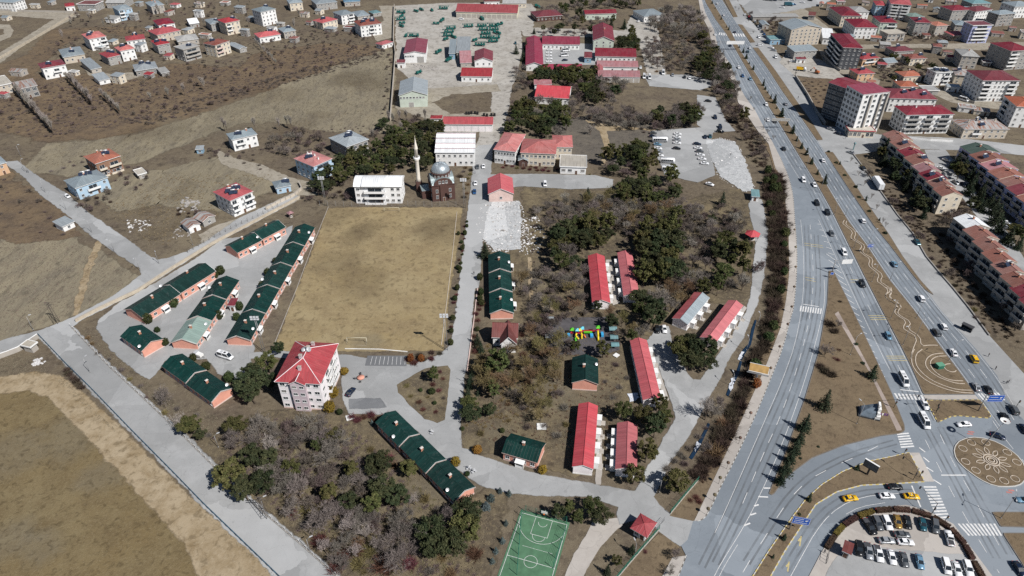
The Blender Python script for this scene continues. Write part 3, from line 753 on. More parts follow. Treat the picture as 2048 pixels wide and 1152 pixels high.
stones(zz([(740,0),(660,60),(650,180),(720,290),(860,400),(1050,480),(1200,520),(1370,525)],1728,700,6.4), parent=med)
stones(zz([(1010,50),(880,60),(800,110),(775,190),(820,270),(930,350),(1080,410),(1200,440),(1300,440)],1728,700,6.4), parent=med)
stones(zz([(1050,85),(920,90),(850,140),(840,200),(890,280),(1000,360),(1120,400),(1270,405)],1728,700,6.4), parent=med)
stones(zz([(1100,185),(1040,190),(1015,220),(1040,260),(1100,290),(1160,290),(1175,270)],1728,700,6.4), parent=med)
# the rosette on the roundabout
rc = P(*(1780 + 795 / 3.944,860 + 245 / 3.944))
def petals():
 zt = Z4 + .22
 for k in range(10):
  a = 2 * math.pi * k / 10 + .15
  e = Vector((math.cos(a), math.sin(a),0)); n = Vector((-e.y, e.x, 0))
  pts = [rc + e * (2.3 + 2.9 * t) + n * (s_ * .62 * math.sin(math.pi * t) ** .8) for s_, ts in ((1,[0,.2,.4,.6,.8,1]),(-1,[.8,.6,.4,.2,0])) for t in ts]
  mb = MB(); ribbon(mb, pts, -.11,.11, zt, zt + .14); mb.obj('stone_edging', STONE, ra)
  u, v = rb[(k * len(rb) // 10 + 1) % len(rb)]         # ring of small oval beds inside the kerb
  c = P(u, v).lerp(rc, .2)
  pts = [c + Vector((1.2 * math.cos(t * .5236),1.2 * math.sin(t * .5236),0)) for t in range(13)]
  mb = MB(); ribbon(mb, pts, -.09,.09, zt, zt + .14); mb.obj('stone_edging', STONE, ra)
 for r in (.8,1.5,2.2):
  mb = MB(); ribbon(mb, [rc + Vector((r * math.cos(t * .2618), r * math.sin(t * .2618),0)) for t in range(25)],-.16,.16, zt, zt + .2); mb.obj('stone_edging', STONE, ra)
petals()
# rubble over the demolished slabs
def rubble(px, n, smin, smax, m, name='rubble', z=.06):
 mb = MB(); rg = random.Random(len(px) * 31 + n)
 for q in scatter_pts(px, n, rg):
  s_ = rg.uniform(smin, smax) * (1 if rg.random() < .9 else 1.8)
  mb.T = Matrix.Translation((q.x, q.y, z)) @ Matrix.Rotation(rg.uniform(0,6.3),4, 'Z') @ Matrix.Rotation(rg.uniform(-.35,.35),4, 'X')
  mb.box(-s_, s_, -s_ * rg.uniform(.3,1), s_ * .7,-.1, rg.uniform(.08,.35) * min(1.4, s_ * 2))
 return tag(mb.obj(name, m), kind='stuff')
RUB = mat('rubble_concrete', (.62,.61,.60),.9,.2,1.5)
RUBD = mat('rubble_dark', (.34,.32,.30),.9,.25,1.5)
rubble([(958,412),(1042,402),(1052,440),(1062,480),(1045,505),(985,505),(950,470)],520,.1,.34, RUB)
rubble([(1040,440),(1075,430),(1090,470),(1075,510),(1040,510)],150,.1,.4, RUB)
rubble([(1408,280),(1440,275),(1474,283),(1492,318),(1512,382),(1488,388),(1436,354),(1416,312)],480,.1,.32, RUB)
rubble([(966,405),(1038,402),(1040,498),(990,500)],90,.1,.4, RUBD)
rubble([(370,395),(400,400),(395,425),(350,425)],60,.2,.8, RUBD)
rubble([(820,128),(880,135),(875,142),(830,138)],90,.2,.7, RUBD)
rubble([(60,722),(85,715),(92,728),(68,732)],26,.15,.6, RUB)
rubble([(250,440),(300,440),(300,462),(255,465)],60,.1,.5, RUB)
rubble([(370,440),(395,455),(370,478),(335,478)],40,.2,.6, RUBD)

# ================================================================ building kit
GLASS = mat('window_glass', (.035,.045,.055),.12,.3,.4, spec=.6)
FRAME = mat('window_frame', (.68,.68,.67),.5,.05)
DARKM = mat('dark_metal', (.06,.06,.065),.5,.2)
STEEL = mat('grey_steel', (.30,.31,.32),.45,.1, metal=.6)
DOOR = mat('brown_door', (.13,.07,.045),.6,.2)
PANEL = mat('solar_glass', (.025,.035,.06),.15,.2, spec=.7)
TANK = mat('tank_metal', (.62,.63,.64),.35,.08, metal=.3)
BRICKC = mat('chimney_brick', (.42,.20,.13),.9,.2,2)
CAP = mat('chimney_cap', (.62,.58,.54),.8,.1)
W = {k: mat('wall_' + k, c, .88,.10,.35, dirt=.25) for k, c in {
 'white': (.78,.78,.765), 'cream': (.64,.57,.46), 'beige': (.52,.46,.38), 'grey': (.34,.33,.31), 'concrete': (.28,.265,.245), 'peach': (.58,.38,.24),
 'salmon': (.66,.315,.235), 'pink': (.84,.795,.80), 'mauve': (.56,.47,.50), 'lightblue': (.40,.54,.66), 'blue': (.24,.38,.50), 'lavender': (.42,.45,.66), 'palegreen': (.52,.58,.50),
 'brick': (.092,.050,.042), 'brown': (.26,.15,.10), 'charcoal': (.075,.08,.09), 'yellow': (.62,.36,.03), 'palepink': (.66,.50,.45), 'stone': (.40,.37,.33), 'paleyellow': (.60,.56,.42)}.items()}
W['bright'] = mat('wall_bright', (.86,.86,.855),.8,.03,.3)
RF = {
 'red': roof_mat('roof_red', (.33,.045,.054),1.0,.55,.12,.3, fadecol=(.40,.12,.115)),
 'brightred': roof_mat('roof_bright_red', (.45,.066,.080),1.1,.55,.08,.3, fadecol=(.47,.14,.14)),
 'scarlet': roof_mat('roof_scarlet', (.50,.035,.04),1.0,.5,.1,.25),
 'darkred': roof_mat('roof_dark_red', (.190,.020,.032),.9,.45,.12,.2),
 'magenta': roof_mat('roof_magenta', (.260,.030,.062),1.0,.5,.12,.2),
 'pinkred': roof_mat('roof_pink_red', (.44,.125,.115),.9,.55,.12,.5, fadecol=(.52,.28,.26)),
 'orange': roof_mat('roof_orange_tile', (.36,.105,.055),.5,.7,.12,.3),
 'brown': roof_mat('roof_brown', (.20,.060,.045),.6,.7,.12,.3),
 'terracotta': roof_mat('roof_terracotta', (.255,.105,.080),.5,.75,.14,.5, fadecol=(.30,.19,.165)),
 'maroon': roof_mat('roof_maroon', (.150,.035,.03),.8,.55,.1,.2),
 'mauve': roof_mat('roof_mauve', (.36,.15,.16),1.0,.55,.12,.6, fadecol=(.42,.30,.32)),
 'greyblue': roof_mat('roof_grey_blue', (.30,.36,.39),.9,.4,.08,.3, metal=.25),
 'steel': roof_mat('roof_steel', (.36,.40,.42),.8,.4,.1,.35, metal=.25),
 'white': roof_mat('roof_white', (.82,.84,.85),1.0,.45,.05,.2),
 'grey': roof_mat('roof_grey', (.33,.33,.32),1.2,.7,.1,.4),
 'beige': roof_mat('roof_beige', (.46,.42,.35),2.0,.8,.1,.4),
 'green': roof_mat('roof_green', (.006,.036,.031),1.0,.5,.25,.35, fadecol=(.014,.052,.045), spec=.2),
 'palegreen': roof_mat('roof_pale_green', (.20,.30,.26),1.0,.5,.08,.3),
 'teal': roof_mat('roof_teal', (.13,.27,.29),1.0,.5,.1,.2),
 'rusty': roof_mat('roof_rusty', (.34,.33,.32),.8,.6,.15,.3, rust=(.26,.10,.05), metal=.1),
 'darkgreen': roof_mat('roof_dark_green', (.05,.09,.07),1.0,.6,.1,.2),
 'blue': roof_mat('roof_blue', (.14,.26,.36),.9,.45,.1,.2),
}
def _window(wd, hg, bars=1, sill=True):
 mb = MB(); a, b = wd / 2, hg / 2; t = .09
 mb.box(-a, a, -.07,.0, b - t, b, 0); mb.box(-a, a, -.07,.0,-b, -b + t, 0)
 mb.box(-a, -a + t, -.07,0,-b + t, b - t, 0); mb.box(a - t, a, -.07,0,-b + t, b - t, 0)
 for k in range(bars):
  x = -a + wd * (k + 1) / (bars + 1); mb.box(x - .035, x + .035,-.06,0,-b + t, b - t, 0)
 mb.face([(-a + t, -.025,-b + t),(a - t, -.025,-b + t),(a - t, -.025, b - t),(-a + t, -.025, b - t)],1)
 if sill: mb.box(-a - .08, a + .08,-.16,0,-b - .09,-b - .005,0)
 return mb
WIN = {}; WR = random.Random(3)
GLASSES = [GLASS, GLASS, mat('window_curtain', (.20,.19,.18),.4,.3,.8), GLASS, mat('window_net', (.09,.10,.11),.3,.3,.8)]
def win_mesh(wd, hg, frame=None):
 k = (round(wd, 1), round(hg, 1), frame.name if frame else '', WR.randrange(5))
 if k not in WIN: WIN[k] = _window(k[0], k[1],1 if k[0] < 2 else 2, hg < 1.9).mesh('window', [frame or FRAME, GLASSES[k[3]]])
 return WIN[k]
def door_mesh():
 if 'door' not in WIN:
  mb = MB(); mb.box(-.55,.55,-.06,0,0,2.15,0); mb.box(-.62,-.55,-.09,0,0,2.2,1); mb.box(.55,.62,-.09,0,0,2.2,1); mb.box(-.55,.55,-.09,0,2.15,2.22,1)
  mb.box(.36,.46,-.1,-.06,1.0,1.05,1)
  WIN['door'] = mb.mesh('door', [DOOR, FRAME])
 return WIN['door']
def garage_mesh(wd, hg, m):
 k = ('g', round(wd, 1), round(hg, 1), m.name)
 if k not in WIN:
  mb = MB(); n = 5
  for i in range(n): mb.box(-wd / 2, wd / 2,-.05 - .02 * (i % 2),0, hg * i / n + .01, hg * (i + 1) / n - .01,0)
  mb.box(-wd / 2 - .12,-wd / 2,-.1,0,0, hg + .1,1); mb.box(wd / 2, wd / 2 + .12,-.1,0,0, hg + .1,1); mb.box(-wd / 2, wd / 2,-.1,0, hg, hg + .12,1)
  WIN[k] = mb.mesh('garage_door', [m, FRAME])
 return WIN[k]
def balcony_mesh(wd, dp, m, rail=None):
 k = ('b', round(wd, 1), round(dp, 1), m.name)
 if k not in WIN:
  mb = MB()
  mb.box(-wd / 2, wd / 2,-dp, 0,-.16,0,0)
  mb.box(-wd / 2, wd / 2,-dp, -dp + .1,0,.95,0); mb.box(-wd / 2,-wd / 2 + .1,-dp + .1,0,0,.95,0); mb.box(wd / 2 - .1, wd / 2,-dp + .1,0,0,.95,0)
  mb.box(-wd / 2 - .04, wd / 2 + .04,-dp - .04,-dp + .12,.95,1.02,1)
  mb.face([(-wd * .32,-.012,.05),(wd * .32,-.012,.05),(wd * .32,-.012,2.2),(-wd * .32,-.012,2.2)],2)
  for x in (-wd * .32,0, wd * .32): mb.box(x - .05, x + .05,-.05,0,.05,2.25,1)
  WIN[k] = mb.mesh('balcony', [m, FRAME, GLASS])
 return WIN[k]
def _chimney(w_=.8, h_=1.3, m=None, cap=None):
 mb = MB(); mb.box(-w_ / 2, w_ / 2,-w_ * .35, w_ * .35,-.6, h_, 0); mb.box(-w_ * .62, w_ * .62,-w_ * .5, w_ * .5, h_, h_ + .14,1); mb.box(-w_ * .3, w_ * .3,-w_ * .2, w_ * .2, h_ + .14, h_ + .34,1)
 return mb.mesh('chimney', [m or BRICKC, cap or CAP])
CH_BRICK, CH_WHITE, CH_RED = _chimney(), _chimney(.7,1.2, W['white'], W['stone']), _chimney(.8,1.4, W['brick'], W['white'])
def _heater():
 mb = MB(); a = rad(38)
 for sx in (-1,1):
  x0 = sx * 1.02
  mb.face([(x0 - .95,-.95,.25),(x0 + .95,-.95,.25),(x0 + .95,.45,1.35),(x0 - .95,.45,1.35)],0)
  mb.face([(x0 - .95,-.9,.18),(x0 - .95,.5,1.28),(x0 + .95,.5,1.28),(x0 + .95,-.9,.18)],2)
 for x in (-1.9,1.9):
  mb.cyl((x, .5,-.5),(x, .5,1.4),.04, n=5, m=2); mb.cyl((x, -.9,-.5),(x, -.9,.3),.04, n=5, m=2)
 mb.cyl((-1.1,.72,1.62),(1.1,.72,1.62),.33, n=10, m=1)
 return mb.mesh('solar_water_heater', [PANEL, TANK, STEEL])
HEATER = _heater()
def _dish():
 mb = MB(); mb.cyl((0,0,0),(0,0,.7),.04, n=5, m=1)
 mb.T = Matrix.Translation((0,0,.9)) @ Matrix.Rotation(rad(55),4, 'X')
 mb.lathe([(.02,-.14),(.3,-.08),(.55,.06),(.5,.06),(.28,-.05),(.02,-.1)],12,0)
 mb.T = None; mb.cyl((0,0,.9),(0,-.45,1.1),.02, n=4, m=1)
 return mb.mesh('satellite_dish', [TANK, STEEL])
DISH = _dish()
def Rz(a): return Matrix.Rotation(a, 4, 'Z')
def Tr(x, y, z): return Matrix.Translation((x, y, z))

def roof_height(kind, W_, D_, rh, x, y, ov):
 a, b = W_ / 2, D_ / 2
 if kind == 'gx': return rh * max(0,1 - abs(y) / b)
 if kind == 'gy': return rh * max(0,1 - abs(x) / a)
 if kind in ('hip', 'pyr'):
  m_ = min(a, b); return rh * max(0, min(1,(a - abs(x)) / m_, (b - abs(y)) / m_))
 if kind == 'mono': return rh * (y + b) / D_
 return .3
def roof_mesh(kind, W_, D_, rh, th=.22):
 """roof over the eave rectangle W_ x D_, eave line at z = 0; material 0 sheet, 1 fascia"""
 mb = MB(); a, b = W_ / 2, D_ / 2
 if kind in ('hip', 'pyr'):
  m_ = min(a, b); rx, ry = a - m_, b - m_
  if kind == 'pyr': rx = ry = 0
  c = [(-a, -b, th),(a, -b, th),(a, b, th),(-a, b, th)]
  if rx >= ry: r0, r1 = (-rx, 0, rh + th),(rx, 0, rh + th)
  else: r0, r1 = (0,-ry, rh + th),(0, ry, rh + th)
  L = math.hypot(m_, rh)
  if rx >= ry:
   mb.face([c[0], c[1], r1, r0],0,[(-a, 0),(a, 0),(rx, L),(-rx, L)]); mb.face([c[2], c[3], r0, r1],0,[(a, 0),(-a, 0),(-rx, L),(rx, L)])
   mb.face([c[1], c[2], r1],0,[(-b, 0),(b, 0),(0, L)]); mb.face([c[3], c[0], r0],0,[(-b, 0),(b, 0),(0, L)])
  else:
   mb.face([c[0], c[1], r0],0,[(-a, 0),(a, 0),(0, L)]); mb.face([c[2], c[3], r1],0,[(-a, 0),(a, 0),(0, L)])
   mb.face([c[1], c[2], r1, r0],0,[(-b, 0),(b, 0),(ry, L),(-ry, L)]); mb.face([c[3], c[0], r0, r1],0,[(-b, 0),(b, 0),(ry, L),(-ry, L)])
  # ridge and hip cappings
  for p0, p1 in [(c[0], r0),(c[1], r1 if rx >= ry else r0),(c[2], r1),(c[3], r0 if rx >= ry else r1),(r0, r1)]:
   if (Vector(p1) - Vector(p0)).length > .2: mb.cyl(p0, p1,.11, n=5, m=2, cap=False)
  lo = [(x, y, 0) for x, y, _ in c]
  for i in range(4):
   j = (i + 1) % 4; mb.face([lo[i], lo[j], c[j], c[i]],1)
  mb.face(lo[::-1],1)
 elif kind in ('gx', 'gy'):
  if kind == 'gy':
   mb.T = Rz(rad(90)); a, b = b, a
  L = math.hypot(b, rh); nz = b / L; oz = th / nz
  for s in (-1,1):
   e0, e1 = (-a, s * b, 0),(a, s * b, 0); r0, r1 = (-a, 0, rh),(a, 0, rh)
   up = lambda q: (q[0], q[1], q[2] + oz)
   f = [up(e0), up(e1), up(r1), up(r0)]; uv = [(-a, 0),(a, 0),(a, L),(-a, L)]
   g_ = [e0, r0, r1, e1]
   if s > 0: f = f[::-1]; uv = uv[::-1]; g_ = g_[::-1]
   mb.face(f, 0, uv); mb.face(g_, 1)
   for q in ([e0, e1, up(e1), up(e0)],[e1, r1, up(r1), up(e1)],[r0, e0, up(e0), up(r0)]):
    mb.face(q if s < 0 else q[::-1],1)
  mb.cyl((-a, 0, rh + oz),(a, 0, rh + oz),.12, n=5, m=2, cap=False)
 elif kind == 'mono':
  f = [(-a, -b, th),(a, -b, th),(a, b, rh + th),(-a, b, rh + th)]; L = math.hypot(2 * b, rh)
  mb.face(f, 0,[(-a, 0),(a, 0),(a, L),(-a, L)])
  lo = [(x, y, z - th) for x, y, z in f]
  mb.face(lo[::-1],1)
  for i in range(4):
   j = (i + 1) % 4; mb.face([lo[i], lo[j], f[j], f[i]],1)
 elif kind == 'barrel':
  n = 10; pr = []
  for i in range(n + 1):
   t = i / n; pr.append((-b + 2 * b * t, rh * (1 - (2 * t - 1) ** 2)))
  for i in range(n):
   (y0, z0),(y1, z1) = pr[i], pr[i + 1]
   mb.face([(-a, y0, z0 + th),(a, y0, z0 + th),(a, y1, z1 + th),(-a, y1, z1 + th)],0,[(-a, y0),(a, y0),(a, y1),(-a, y1)])
  mb.face([(-a, y, z + th) for y, z in pr] + [(-a, b, 0),(-a, -b, 0)],1); mb.face([(a, y, z + th) for y, z in pr][::-1] + [(a, -b, 0),(a, b, 0)],1)
  mb.face([(-a, -b, 0),(a, -b, 0),(a, -b, th),(-a, -b, th)],1); mb.face([(a, b, 0),(-a, b, 0),(-a, b, th),(a, b, th)],1); mb.face([(-a, b, 0),(a, b, 0),(a, -b, 0),(-a, -b, 0)],1)
 else:  # flat with a low rim
  mb.face([(-a, -b, .3),(a, -b, .3),(a, b, .3),(-a, b, .3)],0,[(-a, -b),(a, -b),(a, b),(-a, b)])
  c = [(-a, -b),(a, -b),(a, b),(-a, b)]
  for i in range(4):
   j = (i + 1) % 4; mb.face([(*c[i],0),(*c[j],0),(*c[j],.3),(*c[i],.3)],1)
  mb.face([(-a, b, 0),(a, b, 0),(a, -b, 0),(-a, -b, 0)],1)
  t = .2
  mb.box(-a, a, -b, -b + t, .3,.55,1); mb.box(-a, a, b - t, b, .3,.55,1); mb.box(-a, -a + t, -b + t, b - t, .3,.55,1); mb.box(a - t, a, -b + t, b - t, .3,.55,1)
 return mb

def frame3(A, B, C, h):
 """rectangle from three roof corners seen in the survey picture: A,B front eave, C behind B, at height h"""
 a, b, c = P(*A, h), P(*B, h), P(*C, h)
 e = b - a; n = c - b
 if e.length >= n.length * .8:
  Wd = e.length; e.normalize(); n_ = Vector((-e.y, e.x, 0)); dp = abs(n.dot(n_)); n = n_
 else:                                   # the long side is the surer one
  dp = n.length; n.normalize(); e_ = Vector((n.y, -n.x, 0)); Wd = abs(e.dot(e_)); e = e_
 ctr = (a + b) / 2 + n * dp / 2
 return Vector((ctr.x, ctr.y, 0)), math.atan2(e.y, e.x), Wd, dp
DIM = {}
BOXES = []   # footprints (centre, angle, half sizes) kept clear of plants
def block(root, F_, Wd, Dp, h, roof, rh, wall, rf, ov=.5, floors=1, win=(3,2,2), wsz=(1.3,1.35), fascia=None, balc=(), heat=0, chim=0, dish=0, door=True, base=0.0, cap=None, chm=None, frame=None, plinth=None, rng=None, nowall=False, bm=None, ground_h=None):
 rng = rng or R
 wm = W[wall] if isinstance(wall, str) else wall
 rm = RF[rf] if isinstance(rf, str) else rf
 fa = fascia or W['white']
 a, b = Wd / 2 - ov, Dp / 2 - ov
 if not nowall:
  mb = MB(); c = [(-a, -b),(a, -b),(a, b),(-a, b)]
  hh = [h + .02] * 4
  if roof == 'mono': k = rh / Dp; hh = [h + (ov) * k, h + ov * k, h + (Dp - ov) * k, h + (Dp - ov) * k]
  for i in range(4):
   j = (i + 1) % 4
   pts = [(*c[i], base),(*c[j], base),(*c[j], hh[j]),(*c[i], hh[i])]
   if roof == 'gy' and i in (0,2): pts = [pts[0], pts[1],(*c[j], h + ov * rh / (Wd / 2)),(0, c[i][1], h + rh),(*c[i], h + ov * rh / (Wd / 2))]
   if roof == 'gx' and i in (1,3): pts = [pts[0], pts[1],(*c[j], h + ov * rh / (Dp / 2)),(c[i][0],0, h + rh),(*c[i], h + ov * rh / (Dp / 2))]
   if roof == 'gy' and i in (1,3): pts = [pts[0], pts[1],(*c[j], h + ov * rh / (Wd / 2)),(*c[i], h + ov * rh / (Wd / 2))]
   if roof == 'gx' and i in (0,2): pts = [pts[0], pts[1],(*c[j], h + ov * rh / (Dp / 2)),(*c[i], h + ov * rh / (Dp / 2))]
   mb.face(pts, 0)
  if plinth:
   mb.box(-a - .06, a + .06,-b - .06,-b + .02,0,.5,1); mb.box(a - .02, a + .06,-b + .02, b, 0,.5,1); mb.box(-a - .06,-a + .02,-b + .02, b, 0,.5,1)
  mb.obj('wall', [wm, plinth or wm], root, F_)
 rmesh = roof_mesh(roof, Wd, Dp, rh)
 ro = rmesh.obj('roof', [rm, fa, cap or rm], root, F_ @ Tr(0,0, h))
 fh = (h - base) / floors
 wd, hg = wsz
 hg = min(hg, fh * .62)
 sides = [(0, a * 2, b, 0.0, win[0]),(1, b * 2, a, rad(90), win[1]),(3, b * 2, a, rad(-90), win[2])]
 bset = {}
 for (sd, x0, x1, d) in balc: bset.setdefault(sd, []).append((x0, x1, d))
 for sd, L, off, ang, n in sides:
  M0 = F_ @ Rz(ang)
  for fl in range(floors):
   zc = base + fh * fl + fh * .52
   for i in range(n):
    x = L * ((i + .5) / n - .5); w_ = min(wd, L / n * .8)
    if any(L * (q0 - .5) - w_ * .4 < x < L * (q1 - .5) + w_ * .4 for q0, q1, _ in bset.get(sd, ())) and (fl > 0 or floors == 1): continue
    if door and sd == 0 and fl == 0 and i == n // 2:
     put('door', door_mesh(), root, M0 @ Tr(x, -off - .004, base)); continue
    put('window', win_mesh(w_, hg, frame), root, M0 @ Tr(x, -off - .004, zc))
   if fl > 0 or (ground_h and fl == 0):
    for q0, q1, d in bset.get(sd, ()):
     bw = L * (q1 - q0)
     put('balcony', balcony_mesh(bw, d, bm or W['white']), root, M0 @ Tr(L * ((q0 + q1) / 2 - .5),-off - .004, base + fh * fl + .05))
 rot = F_.to_euler().z + root.rotation_euler.z
 for i in range(heat):
  x = Wd * rng.uniform(-.28,.28); y = Dp * rng.uniform(-.3,.1)
  z = roof_height(roof, Wd, Dp, rh, x, y, ov) + .3
  put('solar_water_heater', HEATER, ro, Tr(x, y, z) @ Rz(-rot + rad(20)))
 for i in range(chim):
  t = (i + .5) / chim - .5
  if roof in ('gy',) or (roof == 'hip' and Dp > Wd): x, y = rng.uniform(-.06,.06) * Wd, t * Dp * .8
  else: x, y = t * Wd * .8, rng.uniform(-.08,.08) * Dp
  put('chimney', chm or CH_BRICK, ro, Tr(x, y, roof_height(roof, Wd, Dp, rh, x, y, ov) + .1))
 for i in range(dish):
  x = rng.choice((-.42,.42)) * Wd; y = rng.uniform(-.4,.4) * Dp
  put('satellite_dish', DISH, ro, Tr(x, y, roof_height(roof, Wd, Dp, rh, x, y, ov) + .2) @ Rz(-rot + rad(25)))
 return ro
def bld(name, label, cat, A, B, C, h, roof, wall, rf, rh=None, group=None, root=None, **k):
 ctr, ang, Wd, Dp = frame3(A, B, C, h)
 Wd, Dp = max(Wd, 2.2), max(Dp, 2.2)
 if rh is None: rh = {'hip': .30, 'gx': .34, 'gy': .34, 'pyr': .35, 'mono': .12, 'flat': 0, 'barrel': .18}[roof] * (min(Wd, Dp) / 2 if roof in ('hip', 'pyr') else Dp / 2 if roof == 'gx' else Wd / 2 if roof == 'gy' else Dp)
 BOXES.append((ctr, ang, Wd / 2 + .6, Dp / 2 + .6))
 if root is None:
  root = thing(name, label, cat, ctr, ang, group); F_ = Matrix.Identity(4)
 else:
  RM = Tr(*root.location) @ Rz(root.rotation_euler.z)
  F_ = RM.inverted() @ (Tr(*ctr) @ Rz(ang))
 rg = random.Random(int(abs(A[0]) * 7 + abs(A[1]) * 13))
 k.setdefault('rng', rg)
 if 'win' not in k:
  k['win'] = (max(1, int(Wd / 3.4)), max(1, int(Dp / 3.6)), max(1, int(Dp / 3.6)))
 block(root, F_, Wd, Dp, h, roof, rh, wall, rf, **k)
 DIM[root.name] = (Wd, Dp)
 return root

# ================================================================ houses of the town
def H(label, A, B, C, h, roof, wall, rf, name='house', cat='house', **k):
 return bld(name, label, cat, A, B, C, h, roof, wall, rf, **k)
AP = dict(name='apartment_block', cat='apartment block')
SH = dict(name='shed', cat='shed', win=(1,0,0), door=False)
BF = lambda *q: [(0, x0, x1, d) for x0, x1, d in q]
# ---- upper left quarter
H('white three-storey house with pink hip roof and solar heaters', (175,78),(215,74),(200,64),9, 'hip', 'white', 'pinkred', floors=3, heat=2, chim=1, balc=BF((.6,1,1.4)))
H('low house with long grey blue metal roof beside the pink-roofed house', (126,116),(170,108),(160,93),5, 'hip', 'beige', 'greyblue', floors=1, heat=1, chim=1)
H('white house with paired dark red roofs at the left edge of the village', (83,138),(132,129),(119,120),8, 'hip', 'white', 'darkred', floors=2, heat=1, balc=BF((.4,.75,1.3)))
H('white house with red hip roof behind the long dirt yard', (252,83),(291,78),(279,70),6, 'hip', 'white', 'red', floors=2, heat=1, chim=1)
H('long beige house under a faded red hip roof, below the dark red one', (314,71),(362,61),(350,51),6, 'hip', 'beige', 'red', floors=2, heat=1, chim=1)
H('white house with deep crimson hip roof, highest in its row', (317,52),(350,46),(338,36),4, 'hip', 'white', 'darkred', floors=1)
H('small grey house with square red roof and two solar heaters', (314,92),(340,86),(327,77),7, 'hip', 'grey', 'red', floors=2, heat=2)
H('white house with flat-pitched pink roof behind the red-roofed cottage', (240,103),(270,97),(256,90),8, 'hip', 'white', 'pinkred', floors=2, heat=1)
H('cottage with square red roof in front of the pink-roofed white house', (216,117),(241,110),(223,101),6, 'hip', 'grey', 'red', floors=2, heat=2)
H('grey concrete house with flat roof and three rows of balconies', (366,101),(400,92),(383,85),9, 'flat', 'grey', 'grey', floors=3, heat=1, balc=BF((.05,.95,1.5)), bm=W['stone'], fascia=W['stone'])
H('cream house with dark red roof and pink balconies at the orchard edge', (430,92),(460,82),(446,74),9, 'hip', 'cream', 'brown', floors=3, heat=1, balc=BF((.02,.45,1.4)), bm=W['palepink'])
H('tall cream house with red roof behind the bare poplars', (450,47),(480,41),(465,34),10, 'hip', 'cream', 'red', floors=3, heat=1, balc=BF((.02,.4,1.2)))
H('grey house with blue grey metal roof beside the tall cream house', (422,50),(442,45),(429,36),6, 'hip', 'grey', 'greyblue', floors=2, heat=1)
H('low house with bright white sheet roof', (380,50),(398,45),(390,37),3.2, 'gx', 'grey', 'white')
H('pale blue three-storey house with blue grey hip roof at the top left', (237,22),(264,16),(251,9),9, 'hip', 'lightblue', 'greyblue', floors=3, balc=BF((.0,.4,1.2)))
H('long house with plain grey roof behind the pale blue house', (210,6),(248,6),(245,-4),5, 'gx', 'grey', 'grey', floors=2)
H('grey stone house with blue grey double roof near the top edge', (302,14),(328,9),(316,1),7, 'hip', 'stone', 'greyblue', floors=2, chim=2)
H('small white cottage below the pale blue house', (208,37),(228,39),(228,33),3.5, 'mono', 'white', 'grey')
H('small white cottage with red roof by the town street', (130,13),(150,13),(148,7),4, 'hip', 'white', 'red')
H('white house cut by the top left corner of the view', (-8,4),(26,6),(24,-3),8, 'hip', 'white', 'greyblue', floors=3)
H('grey and white house with maroon corner roof at the top edge', (152,9),(190,10),(186,2),6, 'flat', 'grey', 'maroon', floors=2)
uf = H('half-built concrete house with open upper storey and rusty roof', (33,179),(76,172),(64,160),7, 'gx', 'concrete', 'rusty', floors=2, wsz=(2.6,2.2))
H('flat-roofed cream house cut by the left edge', (-15,172),(27,170),(12,154),6, 'flat', 'beige', 'beige', floors=2)
H('low grey lean-to roofs beside the dirt yard', (180,139),(205,136),(184,123),3, 'mono', 'stone', 'steel', **SH)
H('shed with grey sheet roof above the orchard', (196,162),(222,158),(209,149),3, 'mono', 'white', 'steel', **SH)
H('dark-walled cottage with pale metal hip roof and solar heaters', (270,143),(316,136),(306,124),4, 'hip', 'concrete', 'steel', heat=2)
H('small grey shed beside the dark-walled cottage', (322,147),(340,144),(331,137),2.6, 'mono', 'concrete', 'grey', **SH)
H('narrow shed with grey gable roof right of the cream house', (480,100),(493,95),(470,85),3, 'gy', 'grey', 'steel', **SH)
H('low stone house with brown grey hip roof behind the flat-roofed house', (355,84),(398,78),(385,69),4, 'hip', 'stone', 'grey')
# ---- top middle
H('tall white four-storey house with grey roof near the top edge', (521,25),(552,18),(540,11),12, 'hip', 'white', 'greyblue', floors=4, heat=1)
H('cream house with blue grey roof and front steps at the top edge', (578,7),(606,5),(599,-4),7, 'hip', 'cream', 'greyblue', floors=2)
H('grey house with pale blue roof at the top edge', (632,9),(675,4),(668,-6),6, 'hip', 'grey', 'greyblue', floors=2)
H('low house with strong blue roof at the top edge', (688,5),(721,3),(716,-7),4, 'hip', 'stone', 'blue')
H('cream house with crimson red hip roof among bare trees', (645,47),(676,39),(661,32),6, 'hip', 'cream', 'scarlet', floors=2, heat=1)
H('white three-storey house with pale blue grey roof', (682,32),(709,27),(696,19),8, 'hip', 'white', 'greyblue', floors=3, balc=BF((.55,1,1.2)))
H('grey house adjoining the white three-storey house', (715,34),(740,30),(727,21),5, 'hip', 'stone', 'greyblue', floors=2)
H('white house with brown roof crowded with solar heaters', (720,53),(764,47),(750,37),9, 'hip', 'white', 'brown', floors=3, heat=5, balc=BF((.4,.65,1.4)))
H('little white cottage with bright red roof against the depot wall', (764,91),(787,84),(777,79),3.4, 'hip', 'white', 'red')
H('white bungalow with bright red roof on the orchard edge', (518,76),(562,69),(549,61),4.5, 'hip', 'white', 'scarlet', heat=1)
H('house with blue grey roof next to the white bungalow', (568,66),(591,60),(579,52),5.5, 'hip', 'stone', 'greyblue', floors=2, heat=1)
H('small shed under a green tarpaulin roof', (746,28),(764,25),(756,20),3, 'hip', 'grey', 'teal', **SH)
